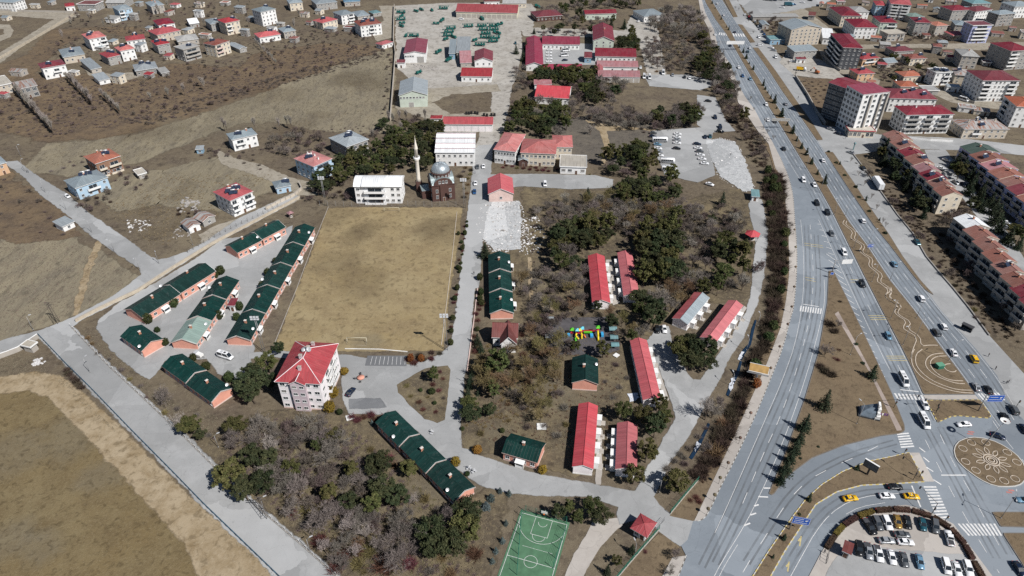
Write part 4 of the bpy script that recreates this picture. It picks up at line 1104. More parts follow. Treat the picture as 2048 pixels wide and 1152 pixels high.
# ---- houses below the field
H('red brown two-storey house with orange red hip roof and balconies', (190,329),(242,312),(222,296),8, 'hip', 'brown', 'orange', floors=2, heat=1, chim=3, balc=BF((.05,.35,1.5),(.45,.95,1.3)), bm=W['cream'], ground_h=True)
H('light blue house with pale blue hip roof and solar heaters', (150,378),(217,355),(192,340),6.5, 'hip', 'lightblue', 'greyblue', floors=2, heat=2, chim=1, balc=BF((.3,.7,1.4)))
H('peach house cut by the left edge beside the lane', (-12,332),(15,326),(2,314),6, 'hip', 'peach', 'greyblue', floors=2)
H('white three-storey house with crimson hip roof and row of solar panels', (460,403),(507,383),(473,365),9, 'hip', 'white', 'red', floors=3, heat=3, chim=3, balc=BF((.0,.3,1.3),(.55,1,1.3)))
s1 = H('shed with rust-striped gable roof beside the crimson-roofed house', (405,445),(432,432),(416,421),3, 'gy', 'grey', 'rusty', **SH)
s2 = H('cream shed with grey gable roof and dark doorway', (376,458),(402,448),(386,436),3, 'gy', 'white', 'rusty', name='shed', cat='shed', win=(1,0,0))
H('white roadside shed with pale lean-to roof', (124,455),(150,443),(141,431),2.8, 'mono', 'white', 'steel', **SH)
H('small teal tin hut in the meadow', (390,300),(406,299),(402,293),2.6, 'mono', 'blue', 'steel', **SH)
H('light blue three-storey house with pink red hip roof', (626,334),(666,318),(626,302),9, 'hip', 'lightblue', 'pinkred', floors=3, heat=1, chim=4, chm=CH_WHITE, balc=BF((.0,1,1.3)), bm=W['lightblue'])
H('white house with pale blue roof on the field edge', (463,281),(515,269),(501,257),7, 'hip', 'white', 'greyblue', floors=2, heat=1, chim=2, balc=BF((.1,.5,1.3)))
H('half-finished grey house with broad metal hip roof', (693,295),(738,279),(696,263),8, 'hip', 'concrete', 'steel', floors=2, heat=2, wsz=(2.2,1.8))
H('little light blue bungalow with metal roof beside the lane wall', (551,378),(583,371),(559,361),3.4, 'hip', 'lightblue', 'greyblue', heat=1)
H('low stone ruin beside the red brown house', (276,352),(294,346),(284,336),2.6, 'flat', 'stone', 'beige', **SH)
# ---- town on the right
H('large beige five-storey block with blue grey gable roof by the service road', (1583,60),(1646,56),(1620,42),13, 'gy', 'beige', 'greyblue', floors=5, win=(7,3,4), rh=3, **AP)
H('two-storey shop with teal grey roof below the beige block', (1589,104),(1636,101),(1629,91),6, 'mono', 'grey', 'greyblue', name='shop', cat='shop', floors=2, rh=1)
H('low teal kiosk with turquoise roof beside the parked cars', (1541,80),(1573,79),(1570,72),4, 'mono', 'blue', 'teal', name='kiosk', cat='kiosk', rh=.6)
H('white block with maroon hip roof, left of a facing pair', (1684,33),(1724,32),(1697,14),9, 'hip', 'cream', 'darkred', floors=3, **AP)
H('white block with maroon hip roof, right and nearer of a facing pair', (1711,56),(1756,55),(1732,38),9, 'hip', 'white', 'darkred', floors=3, **AP)
bw = H('modern black and white five-storey block with one yellow strip', (1688,98),(1725,95),(1697,66),16, 'hip', 'charcoal', 'darkred', floors=5, balc=[(3,.05,.45,1.4),(3,.55,.95,1.4)], rh=1.6, win=(4,5,6), **AP)
H('pale green house with crimson roof behind the black and white block', (1761,46),(1796,46),(1779,33),9, 'hip', 'palegreen', 'darkred', floors=3, heat=1, balc=BF((.4,1,1.3)))
H('beige unfinished house with bare flat slab roof', (1776,69),(1813,67),(1797,59),6, 'flat', 'stone', 'beige', floors=2, wsz=(2.6,1.6), fascia=W['stone'])
H('tall grey house with crimson stepped roof', (1832,46),(1863,46),(1849,35),11, 'hip', 'grey', 'darkred', floors=4, heat=1)
H('tall white apartment block with rows of balconies at the top edge', (1782,10),(1823,9),(1816,-6),13, 'hip', 'white', 'red', floors=5, balc=BF((.05,.45,1.3),(.55,.95,1.3)), **AP)
H('narrow white house with red roof left of the tall balconied block', (1753,12),(1773,11),(1766,2),9, 'hip', 'lightblue', 'red', floors=3)
H('beige house with brown red roof beside the tall grey house', (1873,53),(1898,51),(1888,42),8, 'hip', 'stone', 'orange', floors=2)
H('lavender and white five-storey block with balconies on every floor', (1946,52),(1987,51),(1981,42),14, 'flat', 'lavender', 'darkred', floors=5, balc=BF((.1,.9,1.3)), **AP)
H('small cream house with scarlet hip roof below the lavender block', (1906,72),(1937,71),(1926,62),4, 'hip', 'cream', 'scarlet')
H('house with grey blue roof behind the scarlet-roofed cottage', (1911,51),(1935,51),(1927,42),5, 'hip', 'stone', 'greyblue', floors=2)
H('white block with wide red hip roof near the top right', (1952,24),(1986,19),(1967,10),9, 'hip', 'white', 'darkred', floors=3, **AP)
H('grey block with long maroon roof left of the wide-roofed block', (1905,22),(1945,20),(1932,10),9, 'hip', 'grey', 'darkred', floors=3, **AP)
H('grey unfinished block with empty window holes', (1998,30),(2033,27),(2022,19),10, 'hip', 'concrete', 'greyblue', floors=4, wsz=(1.8,1.6), **AP)
H('slate grey and white block with red roof cut by the right edge', (2023,103),(2066,100),(2040,82),14, 'hip', 'grey', 'darkred', floors=5, balc=BF((.0,.4,1.2)), **AP)
H('small cream house with faded pink roof at the right', (1983,104),(2006,103),(2000,94),4, 'hip', 'cream', 'pinkred', chim=2)
H('beige grey unfinished house with hipped grey roof', (1926,114),(1958,112),(1942,98),9, 'hip', 'stone', 'grey', floors=3, wsz=(1.8,1.6), chim=1)
H('peach house with pink red roof behind the black and white block', (1726,120),(1761,116),(1749,105),5, 'hip', 'peach', 'red', floors=2, heat=2, balc=BF((.1,.8,1.2)))
H('house with maroon roof left of the brown-roofed cottage', (1789,104),(1830,102),(1814,92),4.5, 'hip', 'grey', 'darkred', heat=1)
H('cream house with brown red hip roof among garden trees', (1821,119),(1855,117),(1842,107),5, 'hip', 'cream', 'brown', floors=2, heat=1)
H('tiny house with grey blue gable roof in the gardens', (1773,127),(1796,125),(1788,115),3.4, 'gx', 'stone', 'greyblue')
H('orange peach house with red roof just above the office tower', (1716,149),(1751,147),(1739,136),5, 'hip', 'peach', 'red', floors=2, heat=1)
H('house with rust red hip roof right of the office tower', (1808,154),(1847,152),(1834,141),4, 'hip', 'cream', 'orange', chim=1)
H('house with orange red roof and white satellite dish behind the wide maroon roof', (1801,174),(1838,174),(1832,162),5, 'hip', 'cream', 'orange', dish=2)
H('white house with a flat roof covered in solar panels', (1872,147),(1906,145),(1897,135),9, 'flat', 'white', 'grey', floors=3, heat=6, balc=BF((.55,1,1.2)))
H('beige house with rust-striped tin roof', (1911,152),(1940,151),(1933,138),6, 'hip', 'cream', 'rusty', floors=2, heat=1)
H('wide white five-storey block with maroon hip roof at the right', (1966,162),(2042,162),(2014,141),14, 'hip', 'white', 'darkred', floors=5, balc=BF((.02,.3,1.5),(.72,.98,1.5)), win=(9,5,5), **AP)
tw = H('tall white office tower with flat maroon roof by the service road', (1727,190),(1781,184),(1759,165),25, 'mono', 'white', 'magenta', floors=8, rh=.5, ov=.3, win=(3,4,5), wsz=(1.9,1.7), name='office_tower', cat='tower')
bld('', '', '', (1703,181),(1738,170),(1714,148),22, 'gy', 'charcoal', 'darkred', root=tw, floors=7, win=(0,0,8), wsz=(1.8,2.2), rh=1.2)
Wt, Dt = DIM[tw.name]
fin = MB().box(-.5,.5,-.6,0,3,24.6).mesh('fin', [W['stone']])
for x in (-Wt * .18, Wt * .22, Wt * .46): put('fin', fin, tw, Tr(x, -Dt / 2 + .29,0))
gl_ = MB().box(-.04,0,-2.2,2.2,3,24).mesh('glass_strip', [GLASS])
put('glass_strip', gl_, tw, Tr(-Wt / 2 + .28,-Dt / 2 + 3,0))
H('long white building with broad maroon hip roof behind the office tower', (1780,197),(1876,200),(1858,179),9, 'hip', 'white', 'darkred', floors=3, heat=3, **AP)
H('white four-storey block with maroon roof and black window bands', (1813,231),(1910,229),(1889,210),12, 'hip', 'white', 'darkred', floors=4, balc=BF((.02,.33,1.2),(.4,.62,1.2),(.7,.98,1.2)), bm=W['grey'], win=(11,4,4), wsz=(1.7,1.7), chim=2, chm=CH_WHITE, rh=2, **AP)
H('white block with orange red roof cut by the right edge', (2036,216),(2080,214),(2052,192),13, 'hip', 'white', 'orange', floors=4, heat=1, win=(3,4,5), balc=[(3,.1,.5,1.3)], **AP)
H('old beige terrace with rusty tin roof and many chimneys', (1928,259),(2020,259),(2000,239),6, 'hip', 'beige', 'rusty', floors=2, chim=4, heat=2, chm=_chimney(.9,1.5, W['beige'], W['stone']), balc=BF((.2,.4,1.3)))
H('long grey car-port roof at the edge of the car yard', (1506,34),(1598,33),(1597,28),3.6, 'mono', 'concrete', 'grey', name='car_port', cat='car port', win=(0,0,0), door=False, rh=.4)
H('small kiosk with blue grey gable roof among the car yard fence', (1525,51),(1539,50),(1531,42),3.4, 'gy', 'grey', 'greyblue', name='kiosk', cat='kiosk')
H('open canopy with dark red roof by the car yard', (1616,32),(1631,31),(1632,25),4, 'gx', 'grey', 'maroon', **SH)
H('tiny white cabin with red roof below the two-storey shop', (1593,119),(1613,119),(1611,115),3, 'gx', 'white', 'darkred')
H('house with teal roof at the top right edge', (1945,8),(1984,7),(1976,-2),6, 'hip', 'grey', 'teal', floors=2)
H('white house cut by the top right corner', (2030,14),(2070,12),(2060,2),10, 'hip', 'white', 'greyblue', floors=3)
H('grey-roofed white house behind the left maroon-roofed block', (1706,24),(1740,24),(1730,14),7, 'hip', 'white', 'grey', floors=2)
H('house with faded pale roof behind the crimson-roofed green house', (1822,35),(1850,34),(1844,26),5, 'hip', 'stone', 'palegreen', floors=2)
H('low white hall with a white sheet roof beside the beige block', (1646,78),(1668,76),(1662,62),5, 'mono', 'white', 'white')
H('grey garage with flat dark roof behind the solar-panelled house', (1850,182),(1880,182),(1872,172),3, 'flat', 'grey', 'grey', **SH)
H('low cottage with small red roof on the lane below the office tower', (1780,290),(1806,287),(1796,275),3.4, 'hip', 'stone', 'orange', heat=1)
H('shop front with red and white fascia and green awning under the office tower', (1698,262),(1752,264),(1752,254),4.2, 'flat', 'cream', 'beige', name='shop', cat='shop', fascia=RF['scarlet'], win=(6,1,1), wsz=(2.4,2.4))
# ---- terraces of row houses on the right
def terrace(A0, A1, n, dB, dC, h, cols, group, what, heat_at, walls):
 for i in range(n):
  t0 = i / n; t1 = (i + 1) / n
  a0 = (A0[0] + (A1[0] - A0[0]) * t0, A0[1] + (A1[1] - A0[1]) * t0); a1 = (A0[0] + (A1[0] - A0[0]) * t1, A0[1] + (A1[1] - A0[1]) * t1)
  A, B, C = a1,(a1[0] + dB[0], a1[1] + dB[1]),(a0[0] + dB[0], a0[1] + dB[1])
  lab = f"row house with {cols[i][1]} roof in the {what}, {ORD(n - i)} from the near end"
  rt = bld('row_house', lab, 'row house', A, B, C, h + (.5 if i % 2 else 0), 'gy', walls, cols[i][0], group=group, ov=.15, floors=3, win=(2 if i == n - 1 else 0,2,2), heat=1 if i in heat_at else 0, chim=1, door=False, rh=2.0, fascia=W['cream'],
                 balc=[(3,.1,.9,1.2)], bm=W['stone'])
O_, M_, P_ = ('terracotta', 'faded terracotta'),('darkred', 'crimson sheet'),('mauve', 'faded pink')
terrace((1770,268),(1884,394),8,(43,-2), None, 9,[O_, O_, M_, O_, ('mauve', 'pinkish sheet'), M_, O_, O_], 'upper row of terraced houses', 'upper terrace', (1,3,5,6), 'cream')
terrace((1926,293),(2070,425),8,(58,-3), None, 9,[('darkgreen', 'dark green'), O_, ('mauve', 'pinkish sheet'), O_, O_, M_, O_, M_], 'far right row of terraced houses', 'far right terrace', (1,2), 'lavender')
terrace((1916,436),(2062,622),8,(47,-3), None, 9,[('white', 'white sheet'), O_, O_, O_, O_, O_, M_, M_], 'lower row of terraced houses', 'lower terrace', (4,), 'stone')

# ---- outbuildings and yard walls that fill the plots
def infill(what, pts, group):
 rg = random.Random(len(pts))
 for i, (u, v) in enumerate(sorted(pts)):
  q = P(u, v)
  if any((q - c).length < hw + 3 for c, a, hw, hd in BOXES): continue
  w_, d_, h_ = rg.uniform(5,10), rg.uniform(4,7), rg.choice((2.6,3.0,3.4,5.4))
  rt = thing('outbuilding', None, 'outbuilding', q, rg.choice((-.35,-.2,1.2,-.3)), group)
  rf = rg.choice(('grey', 'steel', 'rusty', 'orange', 'red', 'greyblue', 'brown')); ro = rg.choice(('gx', 'mono', 'hip', 'flat'))
  rt['label'] = f"small outbuilding with {dict(grey='grey', steel='pale metal', rusty='rusty', orange='orange', red='red', greyblue='blue grey', brown='brown')[rf]} roof {what}, {ORD(i + 1)} from left"
  block(rt, Matrix.Identity(4), w_, d_, h_, ro, .35 * d_ / 2 if ro != 'mono' else .6, rg.choice(('stone', 'white', 'grey', 'cream', 'concrete')), rf, ov=.3, win=(2,1,1), rng=rg, floors=2 if h_ > 5 else 1)
  BOXES.append((q, 0, w_ / 2 + .5, d_ / 2 + .5))
infill('among the village houses', [(40,150),(150,108),(203,100),(228,88),(285,102),(300,62),(345,76),(378,66),(408,112),(412,76),(440,66),(492,72),(502,42),(548,42),(562,52),(610,34),(640,28),(662,62),(700,62),(590,84),(15,40),(72,16),(105,9),(280,12),(352,14),(400,14),(452,10),(482,26),(150,150),(240,165),(300,155),(340,118),(60,190),(10,195),(620,50),(545,62),(735,66),(400,34),(340,30),(185,26),(270,40)], 'village outbuildings')
infill('among the town houses', [(1660,20),(1642,12),(1750,82),(1768,96),(1803,86),(1850,76),(1882,92),(1892,112),(1960,86),(1992,72),(2022,62),(1902,34),(1872,24),(1842,16),(1702,112),(1762,136),(1862,162),(1902,182),(1992,182),(2022,122),(1662,102),(1932,24),(2042,76),(1680,8),(1730,10),(1860,4),(1900,8),(2010,4),(1970,130),(1900,122),(1870,105),(1700,80),(1740,170),(1860,190),(1930,222),(1960,228),(2010,236)], 'town outbuildings')

# ================================================================ the walled compound in the middle
DP = dict(name='depot', cat='depot')
def bays(root, n, wd, hg, m, x_off=0.0, share=1.0, y=None):
 Wd, Dp = DIM[root.name]; a = (Wd - 1.0)
 for i in range(n):
  x = a * share * ((i + .5) / n - .5) + x_off
  put('garage_door', garage_mesh(min(wd, a * share / n * .85), hg, m), root, Tr(x, -(Dp / 2 - .5) - .004,0))
lg = H('long depot with faded red roof and pale yellow bays', (911,24),(1035,27),(1035,13),5, 'gx', 'paleyellow', 'red', win=(0,2,2), door=False, **DP); bays(lg, 12,4.0,3.4, W['stone'])
sh = H('white shed with crimson ribbed roof and a grey roller door', (807,107),(852,108),(856,80),7, 'gy', 'white', 'magenta', win=(0,2,2), door=False, rh=1.6, **DP)
put('garage_door', garage_mesh(5,4.6, W['grey']), sh, Tr(4,-(DIM[sh.name][1] / 2 - .5) - .004,0))
for i in range(4): put('window', win_mesh(1.5,1.2), sh, Tr(-7 + i * 1.8,-(DIM[sh.name][1] / 2 - .5) - .004,5))
hl = H('pale green hall with grey blue gable roof standing by the wall', (797,190),(855,192),(856,163),8, 'gy', 'palegreen', 'steel', win=(0,3,3), door=False, rh=3.0, **DP)
for i in range(8): put('window', win_mesh(1.4,1.2), hl, Tr(-8 + i * 2.1,-(DIM[hl.name][1] / 2 - .5) - .004,6.4))
bays(hl, 1,3,3.2, W['grey'],-1.5,.4)
H('tiny white kiosk with crimson roof by the depot wall', (793,126),(810,126),(809,120),4, 'gx', 'white', 'darkred')
H('narrow blue grey workshop roof, left of a stepped pair', (897,108),(911,107),(914,86),4.5, 'mono', 'blue', 'greyblue', **SH)
H('wider pale blue grey workshop roof, right of a stepped pair', (912,105),(940,106),(942,83),5.2, 'mono', 'stone', 'steel', **SH)
H('brownish grey canopy roof behind the red-roofed office', (920,127),(944,126),(942,108),3.4, 'mono', 'stone', 'mauve', **SH)
H('white office with crimson gable roof facing the yard', (948,122),(986,123),(986,103),4.5, 'gy', 'white', 'darkred', win=(3,3,3), door=False)
of = H('wide white office with faded red roof and a porch', (921,153),(984,154),(983,137),4, 'gx', 'white', 'red', win=(5,2,2))
gl = H('long white garage with pinkish red roof in front of the workshops', (885,249),(986,250),(986,234),4.5, 'gx', 'white', 'red', win=(0,1,1), door=False, **DP); bays(gl, 7,4.6,3.3, W['pink'])
H('small white hut with red roof among the pines left of the long garage', (860,238),(884,238),(883,231),3.5, 'hip', 'white', 'red')
# workshop hall with a ridge-and-furrow roof
ws = H('white two-storey workshop with pale ribbed sawtooth roof', (869,306),(950,306),(952,296),8, 'gx', 'white', 'white', floors=2, win=(7,1,1), rh=.9, name='workshop', cat='workshop', cap=RF['red'])
for i in range(1,4):
 bld('', '', '', (869 + i * 1.0,306 - i * 10.2),(950 + i * .4,306 - i * 10.2),(951,296 - i * 10.0),8, 'gx', 'white', 'white', root=ws, win=(0,1,1), door=False, rh=.9, cap=RF['red'])
# barracks round a motor court, north of the park
ub = bld('barracks', 'U-shaped barracks with crimson roof around a court of parked vans', 'barracks', (1051,132),(1087,131),(1084,76),4, 'gy', 'white', 'magenta', win=(2,8,8), door=False)
bld('', '', '', (1084,89),(1160,90),(1159,75),4, 'gx', 'white', 'magenta', root=ub, win=(9,1,1))
bld('', '', '', (1087,140),(1165,140),(1164,129),4, 'gx', 'white', 'magenta', root=ub, win=(9,1,1))
H('white three-storey barracks with crimson gable roof facing south', (1186,82),(1229,82),(1225,53),8, 'gy', 'palegreen', 'darkred', floors=3, win=(3,4,4), rh=3.2, name='barracks', cat='barracks', chim=1)
H('single-storey white barracks with long crimson roof', (1190,113),(1273,115),(1272,99),4, 'gx', 'white', 'darkred', win=(9,2,2), name='barracks', cat='barracks')
dg = bld('depot', 'mauve-roofed double shed around a narrow court', 'depot', (1196,154),(1281,155),(1280,142),4, 'gx', 'white', 'mauve', win=(0,1,1), door=False); bays(dg, 7,3.6,3, W['stone'])
bld('', '', '', (1194,134),(1277,135),(1276,123),4, 'gx', 'white', 'mauve', root=dg, win=(4,1,1), door=False)
bld('', '', '', (1192,150),(1207,150),(1205,124),4.3, 'gy', 'pink', 'red', root=dg, win=(1,2,2), door=False)
H('small shed with red roof and blue front beside the barracks', (1168,116),(1184,116),(1184,105),4, 'gx', 'blue', 'darkred', **SH)
H('hall with bright crimson red roof half hidden by pines', (1069,194),(1138,198),(1133,173),4.6, 'gx', 'white', 'brightred', win=(6,3,3), name='hall', cat='hall')
H('low annex with dull red roof behind the bright red hall', (1068,170),(1104,170),(1103,162),4, 'mono', 'white', 'mauve', **SH)
H('building with broad blue grey hip roof near the highway trees', (1288,34),(1331,30),(1328,16),5, 'hip', 'white', 'greyblue')
H('hip-roofed dark red house at the north end of the yard', (1073,35),(1126,31),(1124,19),4, 'hip', 'brick', 'darkred')
H('long pale green building with red roof near the top edge', (1170,29),(1234,27),(1232,20),5, 'gx', 'palegreen', 'darkred', win=(6,2,2))
H('cream low building cut by the top edge above the depot', (1005,7),(1053,7),(1052,1),4, 'gx', 'cream', 'grey')
H('white building with dark red roof cut by the top edge', (968,4),(1000,3),(998,-4),4, 'hip', 'white', 'maroon')
# mosque district
sc = H('bright white three-storey school with curved white roof', (706,374),(803,374),(803,352),9.4, 'barrel', 'bright', 'white', floors=3, win=(8,3,3), balc=[(0,.2,.66,1.6)], bm=W['bright'], name='school', cat='school', rh=2.2, wsz=(1.6,1.5), ground_h=True)
bld('', '', '', (722,374),(770,374),(770,352),9.9, 'barrel', 'bright', 'white', root=sc, floors=3, win=(0,0,0), door=False, nowall=True, rh=2.2)
bld('store', 'red gable-roofed store at the head of the demolished slab', 'store', (976,389),(1028,389),(1025,357),4.4, 'gy', 'palepink', 'brightred', win=(1,4,4), door=False, rh=3.0)
hs = bld('clinic', 'white and cream two-storey clinic with patchwork red hip roofs', 'clinic', (985,302),(1033,302),(1053,267),8, 'hip', 'white', 'pinkred', floors=2, win=(7,6,6), wsz=(2.0,1.5))
bld('', '', '', (1040,306),(1112,309),(1110,280),7.6, 'hip', 'cream', 'pinkred', root=hs, floors=2, win=(8,3,3), wsz=(1.5,1.5))
bld('', '', '', (1105,295),(1146,295),(1144,271),7.2, 'hip', 'cream', 'pinkred', root=hs, floors=2, win=(4,3,3))
bld('', '', '', (1119,334),(1174,336),(1172,312),4.2, 'flat', 'white', 'beige', root=hs, win=(4,2,2), wsz=(2.2,1.6))
bld('', '', '', (1036,322),(1057,322),(1056,312),3.6, 'gy', 'brick', 'greyblue', root=hs, win=(1,0,0), door=True, rh=1.2)

def mosque():
 a, b = P(866,404), P(911,398)
 e = (b - a); Wd = e.length; e.normalize(); n = Vector((-e.y, e.x, 0))
 ctr = (a + b) / 2 + n * Wd / 2
 BOXES.append((ctr, math.atan2(e.y, e.x), Wd / 2 + 2, Wd / 2 + 2))
 rt = thing('mosque', 'brick mosque with silver dome and one tall pale minaret', 'mosque', ctr, math.atan2(e.y, e.x))
 h = 9.0; s = Wd / 2
 LEAD = mat('dome_lead', (.42,.47,.50),.38,.10,.5, metal=.55); COPPER = roof_mat('lead_sheet', (.26,.33,.34),.8,.45,.1,.4, metal=.3)
 MIN = mat('minaret_stone', (.74,.69,.60),.8,.08,.6)
 BRK = W['brick']
 mb = MB(); mb.box(-s, s, -s, s, 0, h, 0)
 for k in range(4):                        # arched gable on every face
  mb.T = Rz(rad(90 * k)); pts = []
  for i in range(13):
   t = math.pi * i / 12; pts.append((-s * .82 * math.cos(t), h + s * .62 * math.sin(t)))
  f0 = [(x, -s - .05, z) for x, z in pts]; f1 = [(x, -s + 2.4, z) for x, z in pts]
  mb.face(f0,0); mb.face(f1[::-1],0)
  for i in range(12): mb.face([f0[i + 1], f0[i], f1[i], f1[i + 1]],1)
 mb.T = None
 mb.obj('wall', [BRK, COPPER], rt)
 cor = MB()
 for k in range(4):
  cor.T = Rz(rad(90 * k)); cor.box(-s - .25, s + .25,-s - .3,-s - .06, h - .35, h, 0)
  cor.box(-s * .3, s * .3,-s - .5,-s - .051,0, h - .4,1)
 cor.obj('cornice', [W['brick'], BRK], rt)
 rf = MB(); zt = h + .02
 c = [(-s, -s),(s, -s),(s, s),(-s, s)]; q = s * .72
 for i in range(4):
  j = (i + 1) % 4
  rf.face([(*c[i], zt),(*c[j], zt),(c[j][0] * .66, c[j][1] * .66, h + 2.6),(c[i][0] * .66, c[i][1] * .66, h + 2.6)],0,[(-s, 0),(s, 0),(q, 4),(-q, 4)])
 rf.face([(x * .66, y * .66, h + 2.6) for x, y in c],0,[(0,0),(1,0),(1,1),(0,1)])
 rf.obj('roof', [COPPER], rt)
 r = s * .80
 dr = MB(); dr.lathe([(r + .25, h + 2.4),(r + .25, h + 4.6),(r + .5, h + 4.7),(r + .5, h + 5.0),(r, h + 5.05)],24,0, smooth=False)
 dm = dr.obj('drum', [BRK], rt)
 for k in range(16):
  a_ = 2 * math.pi * k / 16
  put('window', win_mesh(.9,1.3), dm, Rz(a_) @ Tr(0,-r - .256, h + 3.6))
 dome = MB(); prof = [(r * math.cos(t), h + 5.05 + r * .92 * math.sin(t)) for t in [i / 14 * math.pi / 2 for i in range(14)]] + [(.15, h + 5.05 + r * .92),(.1, h + 6.4 + r * .92),(.28, h + 6.6 + r * .92),(.05, h + 6.9 + r * .92),(.02, h + 7.8 + r * .92)]
 d_ = dome.lathe(prof, 32,0).obj('dome', [LEAD], rt)
 rib = MB()
 for k in range(24):
  a_ = 2 * math.pi * k / 24
  for i in range(12):
   t0, t1 = i / 14 * math.pi / 2,(i + 1) / 14 * math.pi / 2
   p0 = ((r + .03) * math.cos(t0) * math.cos(a_),(r + .03) * math.cos(t0) * math.sin(a_), h + 5.05 + (r + .03) * .92 * math.sin(t0)); p1 = ((r + .03) * math.cos(t1) * math.cos(a_),(r + .03) * math.cos(t1) * math.sin(a_), h + 5.05 + (r + .03) * .92 * math.sin(t1))
   rib.cyl(p0, p1,.06, n=4, cap=False)
 rib.obj('dome_seam', [LEAD], d_)
 for k in range(3):                        # windows with white arches on three faces
  M0 = Rz(rad(90 * (k - 1)))
  for z, n_ in ((2.4,2),(5.6,2)):
   for i in range(n_):
    put('window', win_mesh(1.2,1.9), rt, M0 @ Tr((i - .5) * s * 1.15,-s - .004, z))
  for i in range(3): put('window', win_mesh(1.1,1.5), rt, M0 @ Tr((i - 1) * 1.7,-s - .06, h + 1.4))
 put('door', door_mesh(), rt, Tr(0,-s - .51,0))
 # minaret with its balcony
 p = P(839,381) - ctr; p = Rz(-math.atan2(e.y, e.x)) @ p
 mn = MB(); cx, cy = p.x, p.y
 mn.box(cx - 1.5, cx + 1.5, cy - 1.5, cy + 1.5,0,5.5,1)
 mn.lathe([(1.3,5.5),(.98,7.2),(.92,16.6),(1.15,17.2),(1.6,17.9)],14,0,(cx, cy))
 mo = mn.obj('minaret', [MIN, BRK], rt)
 bl = MB(); bl.lathe([(1.58,17.9),(1.65,18.0),(1.65,19.1),(1.5,19.1),(1.5,18.15),(.8,18.15)],14,0,(cx, cy)); bl.obj('balcony', [W['white']], mo)
 up = MB(); up.lathe([(.84,18.1),(.8,23.0),(.98,23.2),(.98,23.5),(.48,26.2),(.06,29.2),(.05,30.2)],14,0,(cx, cy)); up.obj('spire', [MIN], mo)
 # annex at the foot of the minaret
 an = MB(); an.box(-s - 4.5,-s - .01,-1.5, s, 0,4.4,0,1); an.obj('annex', [BRK, COPPER], rt)
mosque()

# ---- green-roofed staff houses
SAL = W['salmon']
def porch_mesh():
 mb = MB(); mb.box(-1.3,1.3,-1.5,0,0,.18,1); mb.box(-1.3,-1.15,-1.5,-1.35,.18,2.3,0); mb.box(1.15,1.3,-1.5,-1.35,.18,2.3,0)
 mb.face([(-1.5,-1.7,2.35),(1.5,-1.7,2.35),(1.5,0,2.75),(-1.5,0,2.75)],0); mb.face([(-1.5,0,2.65),(1.5,0,2.65),(1.5,-1.7,2.25),(-1.5,-1.7,2.25)],0)
 mb.box(-1.15,1.15,-1.42,-1.36,.18,1.1,0); mb.box(-1.15,1.15,-1.4,-1.37,1.1,2.25,2)
 return mb.mesh('porch', [W['white'], W['stone'], GLASS])
PORCH = porch_mesh()
def stair_mesh():
 mb = MB(); mb.box(-1.2,1.2,-1.8,0,0,2.5,0); mb.box(-1.3,1.3,-1.95,.0,2.5,2.62,0); mb.box(-.5,.5,-1.86,-1.8,0,2.1,1); mb.box(-1.0,1.0,-3.2,-1.8,0,.18,2)
 return mb.mesh('porch', [W['white'], DOOR, W['stone']])
STAIR = stair_mesh()
def staff(label, A, B, C, n, along, h=3.4, jog=.0, pale=(), group='green-roofed staff houses', win_l=5, step=.22, dish=1, rh=None, porch=(0,), rf='green', name='staff_house', wall='salmon'):
 """terrace of n stepped sections; along = 'y' when the ridge runs away from A-B, 'x' when it runs along A-B"""
 ctr, ang, Wd, Dp = frame3(A, B, C, h)
 BOXES.append((ctr, ang, Wd / 2 + 1, Dp / 2 + 1))
 rt = thing(name, label, 'house', ctr, ang, group)
 L = Dp if along == 'y' else Wd; S = Wd if along == 'y' else Dp
 rh_ = rh or S / 2 * .42
 rg = random.Random(int(A[0] + A[1]))
 for i in range(n):
  c0 = L * ((i + .5) / n - .5); off = jog * (i - (n - 1) / 2)
  hz = h + step * (n - 1 - i if along == 'y' else i) * (1 if n < 5 else .6)
  F_ = Tr(off, c0,0) if along == 'y' else Tr(c0, off, 0)
  w_, d_ = (S, L / n + .02) if along == 'y' else (L / n + .02, S)
  ends = (i == 0, i == n - 1)
  if along == 'y': wn_ = (0, win_l, win_l)
  else: wn_ = (win_l, 0,0)
  ro = block(rt, F_, w_, d_, hz, 'gy' if along == 'y' else 'gx', rh_, wall, 'palegreen' if i in pale else rf, ov=.42, win=wn_, chim=1, door=False, rng=rg, chm=CH_BRICK, fascia=W['palepink'], plinth=W['palepink'], dish=dish if i % 2 == 0 else 0, wsz=(1.4,1.3))
  # white flashing on the exposed edge of each step
  fl = MB()
  if n > 1:
   s2 = S / 2
   for sg in (-1,1):
    e = d_ / 2 if along == 'y' else w_ / 2
    e = e * (1 if along == 'y' else 1) - .1
    if along == 'y': fl.cyl((sg * s2,-e, .32),(0,-e, rh_ + .36),.055, n=4, cap=True)
    else: fl.cyl((e, sg * s2,.32),(e, 0, rh_ + .36),.055, n=4, cap=True)
   fl.obj('flashing', [W['white']], ro)
  for k in porch:
   if along == 'y': put('porch', PORCH, rt, F_ @ Rz(rad(90)) @ Tr(0,-(S / 2 - .42) - .01,0))
   else: put('porch', PORCH, rt, F_ @ Tr(rg.uniform(-1,1),-(S / 2 - .42) - .01,0))
 return rt
staff('small green-roofed salmon house nearest the lane corner', (283,704),(327,679),(284,650),1, 'y', porch=())
staff('double green-roofed salmon terrace along the upper lane wall', (285,637),(433,544),(399,528),2, 'x', step=.3)
staff('long green-roofed terrace with one faded pale green end roof', (340,684),(392,688),(479,562),3, 'y', pale=(0,), step=-.25)
staff('longest green-roofed terrace beside the football pitch, in five steps', (453,676),(501,682),(628,457),5, 'y', step=-.25, jog=.2)
staff('green-roofed terrace at the top of the paved yard', (475,507),(573,456),(549,442),2, 'x', step=.3)
